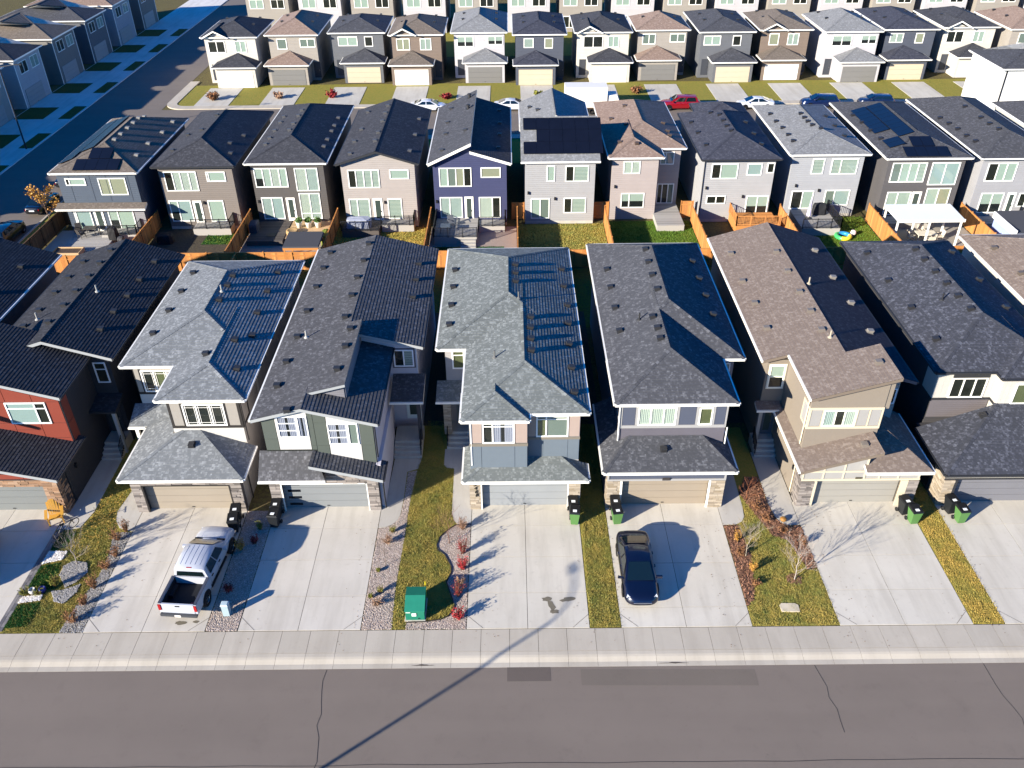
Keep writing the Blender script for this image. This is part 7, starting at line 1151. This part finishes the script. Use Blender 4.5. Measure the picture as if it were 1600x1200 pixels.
tag(emit(lv, 'fallen_leaves', island('brownleaf', '6a4a30', '80603c', '533a28', bump=0)), 'small brown leaves blown over the driveways', 'leaves', kind='stuff')
# shrubs and trees of the yards across the far street
for k, (x, y, hh, mt, l) in enumerate(((-40.5, 119.0, 2.6, RUST, 'rusty shrub on the corner lawn across the far street'), (-31.5, 119.5, 2.0, TANL, 'tan shrub on the lawn across the street'), (-24.3, 119.5, 1.7, REDL, 'dark red shrub across the street above the taupe roofs'), (-8.6, 118.8, 1.5, REDL, 'dark red shrub above the white sedan'), (4.0, 119.2, 1.6, OLV, 'olive shrub left of the box truck'), (17.5, 120.2, 1.8, RUST, 'rusty shrub behind the brown roof'))): shrub(l, x, y, hh*.5, hh*.4, mt, 200+k, 420, .14, ns=30, group='shrubs across the far street')
# ---------------------------------------------------------------- the row across the far street and the row along the side street
PAL = [('5a5c60', SD), ('8c867e', SBR), ('b5b0a6', SB), ('474b55', SN), ('a9a6a8', SG), ('6f6258', SA)]
ORD = 'first second third fourth fifth sixth seventh eighth ninth tenth eleventh twelfth thirteenth fourteenth fifteenth sixteenth'.split()
def across(label, x0, x1, y0, y1, wm, sh, k, group):
    h = House(label, (x0+x1)/2, (y0+y1)/2, group=group); h.wall(x0+.4, x1-.4, y0+3.2, y1-.4, 0, 6.3, wm); h.hip(x0, x1, y0+2.8, y1, 6.4, (.34, .4, .3)[k % 3], sh, WHITE, WHITE, e=.3)
    gx0, gx1 = (x0+.4, x0+6.0) if k % 2 else (x1-6.0, x1-.4); h.wall(gx0, gx1, y0+.5, y0+3.19, 0, 2.8, wm); h.hipcut(gx0-.35, gx1+.35, y0, y0+3.19, 2.95, .38, .38, sh, WHITE, WHITE); h.garage_door(y0+.47, gx0+.4, gx1-.4, .05, 2.2, ('d5d2cb', '6b6a68', 'b0a48f')[k % 3], 3)
    fl = ['dark', 'grey', 'blind', 'tan', 'half', 'stripe']; a0 = x0+.8+(k*3 % 4)*.25; ww = (2.4, 1.4, 2.8, 1.9)[k % 4]; h.window('S', y0+3.2, a0, a0+ww, 4.2+(k % 3)*.15, 5.8, cols=(.5,) if ww > 1.5 else (), fill=fl[k % 6], fw=.1); b0 = x1-3.4+(k*5 % 3)*.3; wb = (1.6, 2.2, 1.2)[k % 3]; h.window('S', y0+3.2, b0, b0+wb, 4.2+(k*2 % 3)*.2, 5.8, cols=(.5,) if wb > 1.5 else (), fill=fl[(k*5+2) % 6], fw=.1)
    if k % 3 == 0: h.hip(x0+.3, x0+3.9, y0+2.4, y0+8, 6.4, .5, sh, WHITE, WHITE, front='gable', back='gable', e=.3, drop=-.01); h.gwall([(x0+.7, 6.2), (x0+3.5, 6.2), (x0+2.1, 6.9)], y0+2.9, y0+4, wm)
    sx_ = gx1+.4 if k % 2 else x0+.8
    h.door('S', y0+3.2, sx_, sx_+.95, .4, 2.6, '3a3d44', False); h.vents([(x0+1.6, y0+8), (x1-1.6, y0+8), (x0+1.6, y0+12), (x1-1.6, y0+12)], 'box', '2a2a2c'); return h
for k in range(15):
    x0 = -43.4+8.8*k; c, sh = PAL[(k*5+2) % 6]; across('%s house from the left in the row across the far street' % ORD[k], x0, x0+(8.0, 7.6, 8.2, 7.8)[k % 4], 124.3+(k*7 % 5)*.5, 138+(k*5 % 7)*.6, siding(c, .2), sh, k, 'houses across the far street')
sheet('back_lawn', [(-45, 141), (130, 141), (130, 158), (-45, 158)], .03, LAWN2)
for k in range(16):
    x0 = -45+8.9*k; c, sh = PAL[(k*3+1) % 6]; h = House('%s house from the left in the farthest row at the top' % ORD[k], x0+4, 165, group='houses in the farthest row'); h.wall(x0+.4, x0+7.6, 157, 170, 0, 6.3, siding(c, .2)); h.hip(x0, x0+8, 156.6, 170.4, 6.4, (.36, .32, .42)[k % 3], sh, WHITE, WHITE, e=.4)
    h.window('S', 157, x0+1, x0+3.4, 4.2, 5.7, cols=(.5,), fill='blind', fw=.1); h.window('S', 157, x0+4.6, x0+6.9, 4.2, 5.7, cols=(.5,), fill='dark', fw=.1); h.window('S', 157, x0+1, x0+3.2, .7, 2.6, cols=(.5,), fill='dark', fw=.1)
for k, (yc, c, s0) in enumerate(((63, '55575c', SD), (74.5, '8f8f94', SB), (86, '6a6460', SA), (97.3, '4d5058', SN), (108.5, '8a8781', SD), (119.5, '9a9a9c', SB), (131, '6d6a66', SA), (142.5, '55575c', SD), (153.5, '8f8f94', SBR), (165, '6a6460', SD))):
    h = House('%s house from the camera along the side street' % ORD[k], -70, yc, group='houses along the side street'); wm = siding(c, .2); h.wall(-78, -64.5, yc-3.7, yc+3.7, 0, 6.3, wm); h.hip(-78.4, -64.1, yc-4.1, yc+4.1, 6.4, .3, s0, WHITE, WHITE, e=.3)
    h.trim('E', -64.5, [(yc-3.7, yc-3.55, .1, 6.2), (yc+3.55, yc+3.7, .1, 6.2)], WHITE); h.garage_door(-64.45, yc-2.9, yc+1.9, .1, 2.3, '8a8a88', 4, face='E'); h.window('E', -64.5, yc-2.6, yc-.4, 4.2, 5.7, cols=(.5,), fill='dark'); h.window('E', -64.5, yc+.6, yc+2.8, 4.2, 5.7, cols=(.5,), fill='blind')
# white garages at the top right corner
h = House('white garage building with tall doors at the top right corner', 66, 112); h.wall(60.5, 74, 107.5, 116, 0, 6.2, siding('c9c8c4', .2)); h.hip(60.1, 74.4, 107.1, 116.4, 6.4, .25, SD, WHITE, WHITE)
for k in range(3): h.garage_door(107.45, 61.2+4.3*k, 64.6+4.3*k, .05, 3.0, 'd8d7d2', 5); h.trim('S', 107.5, [(60.8+4.3*k, 60.95+4.3*k, .1, 6.2)], BLACK, .06)
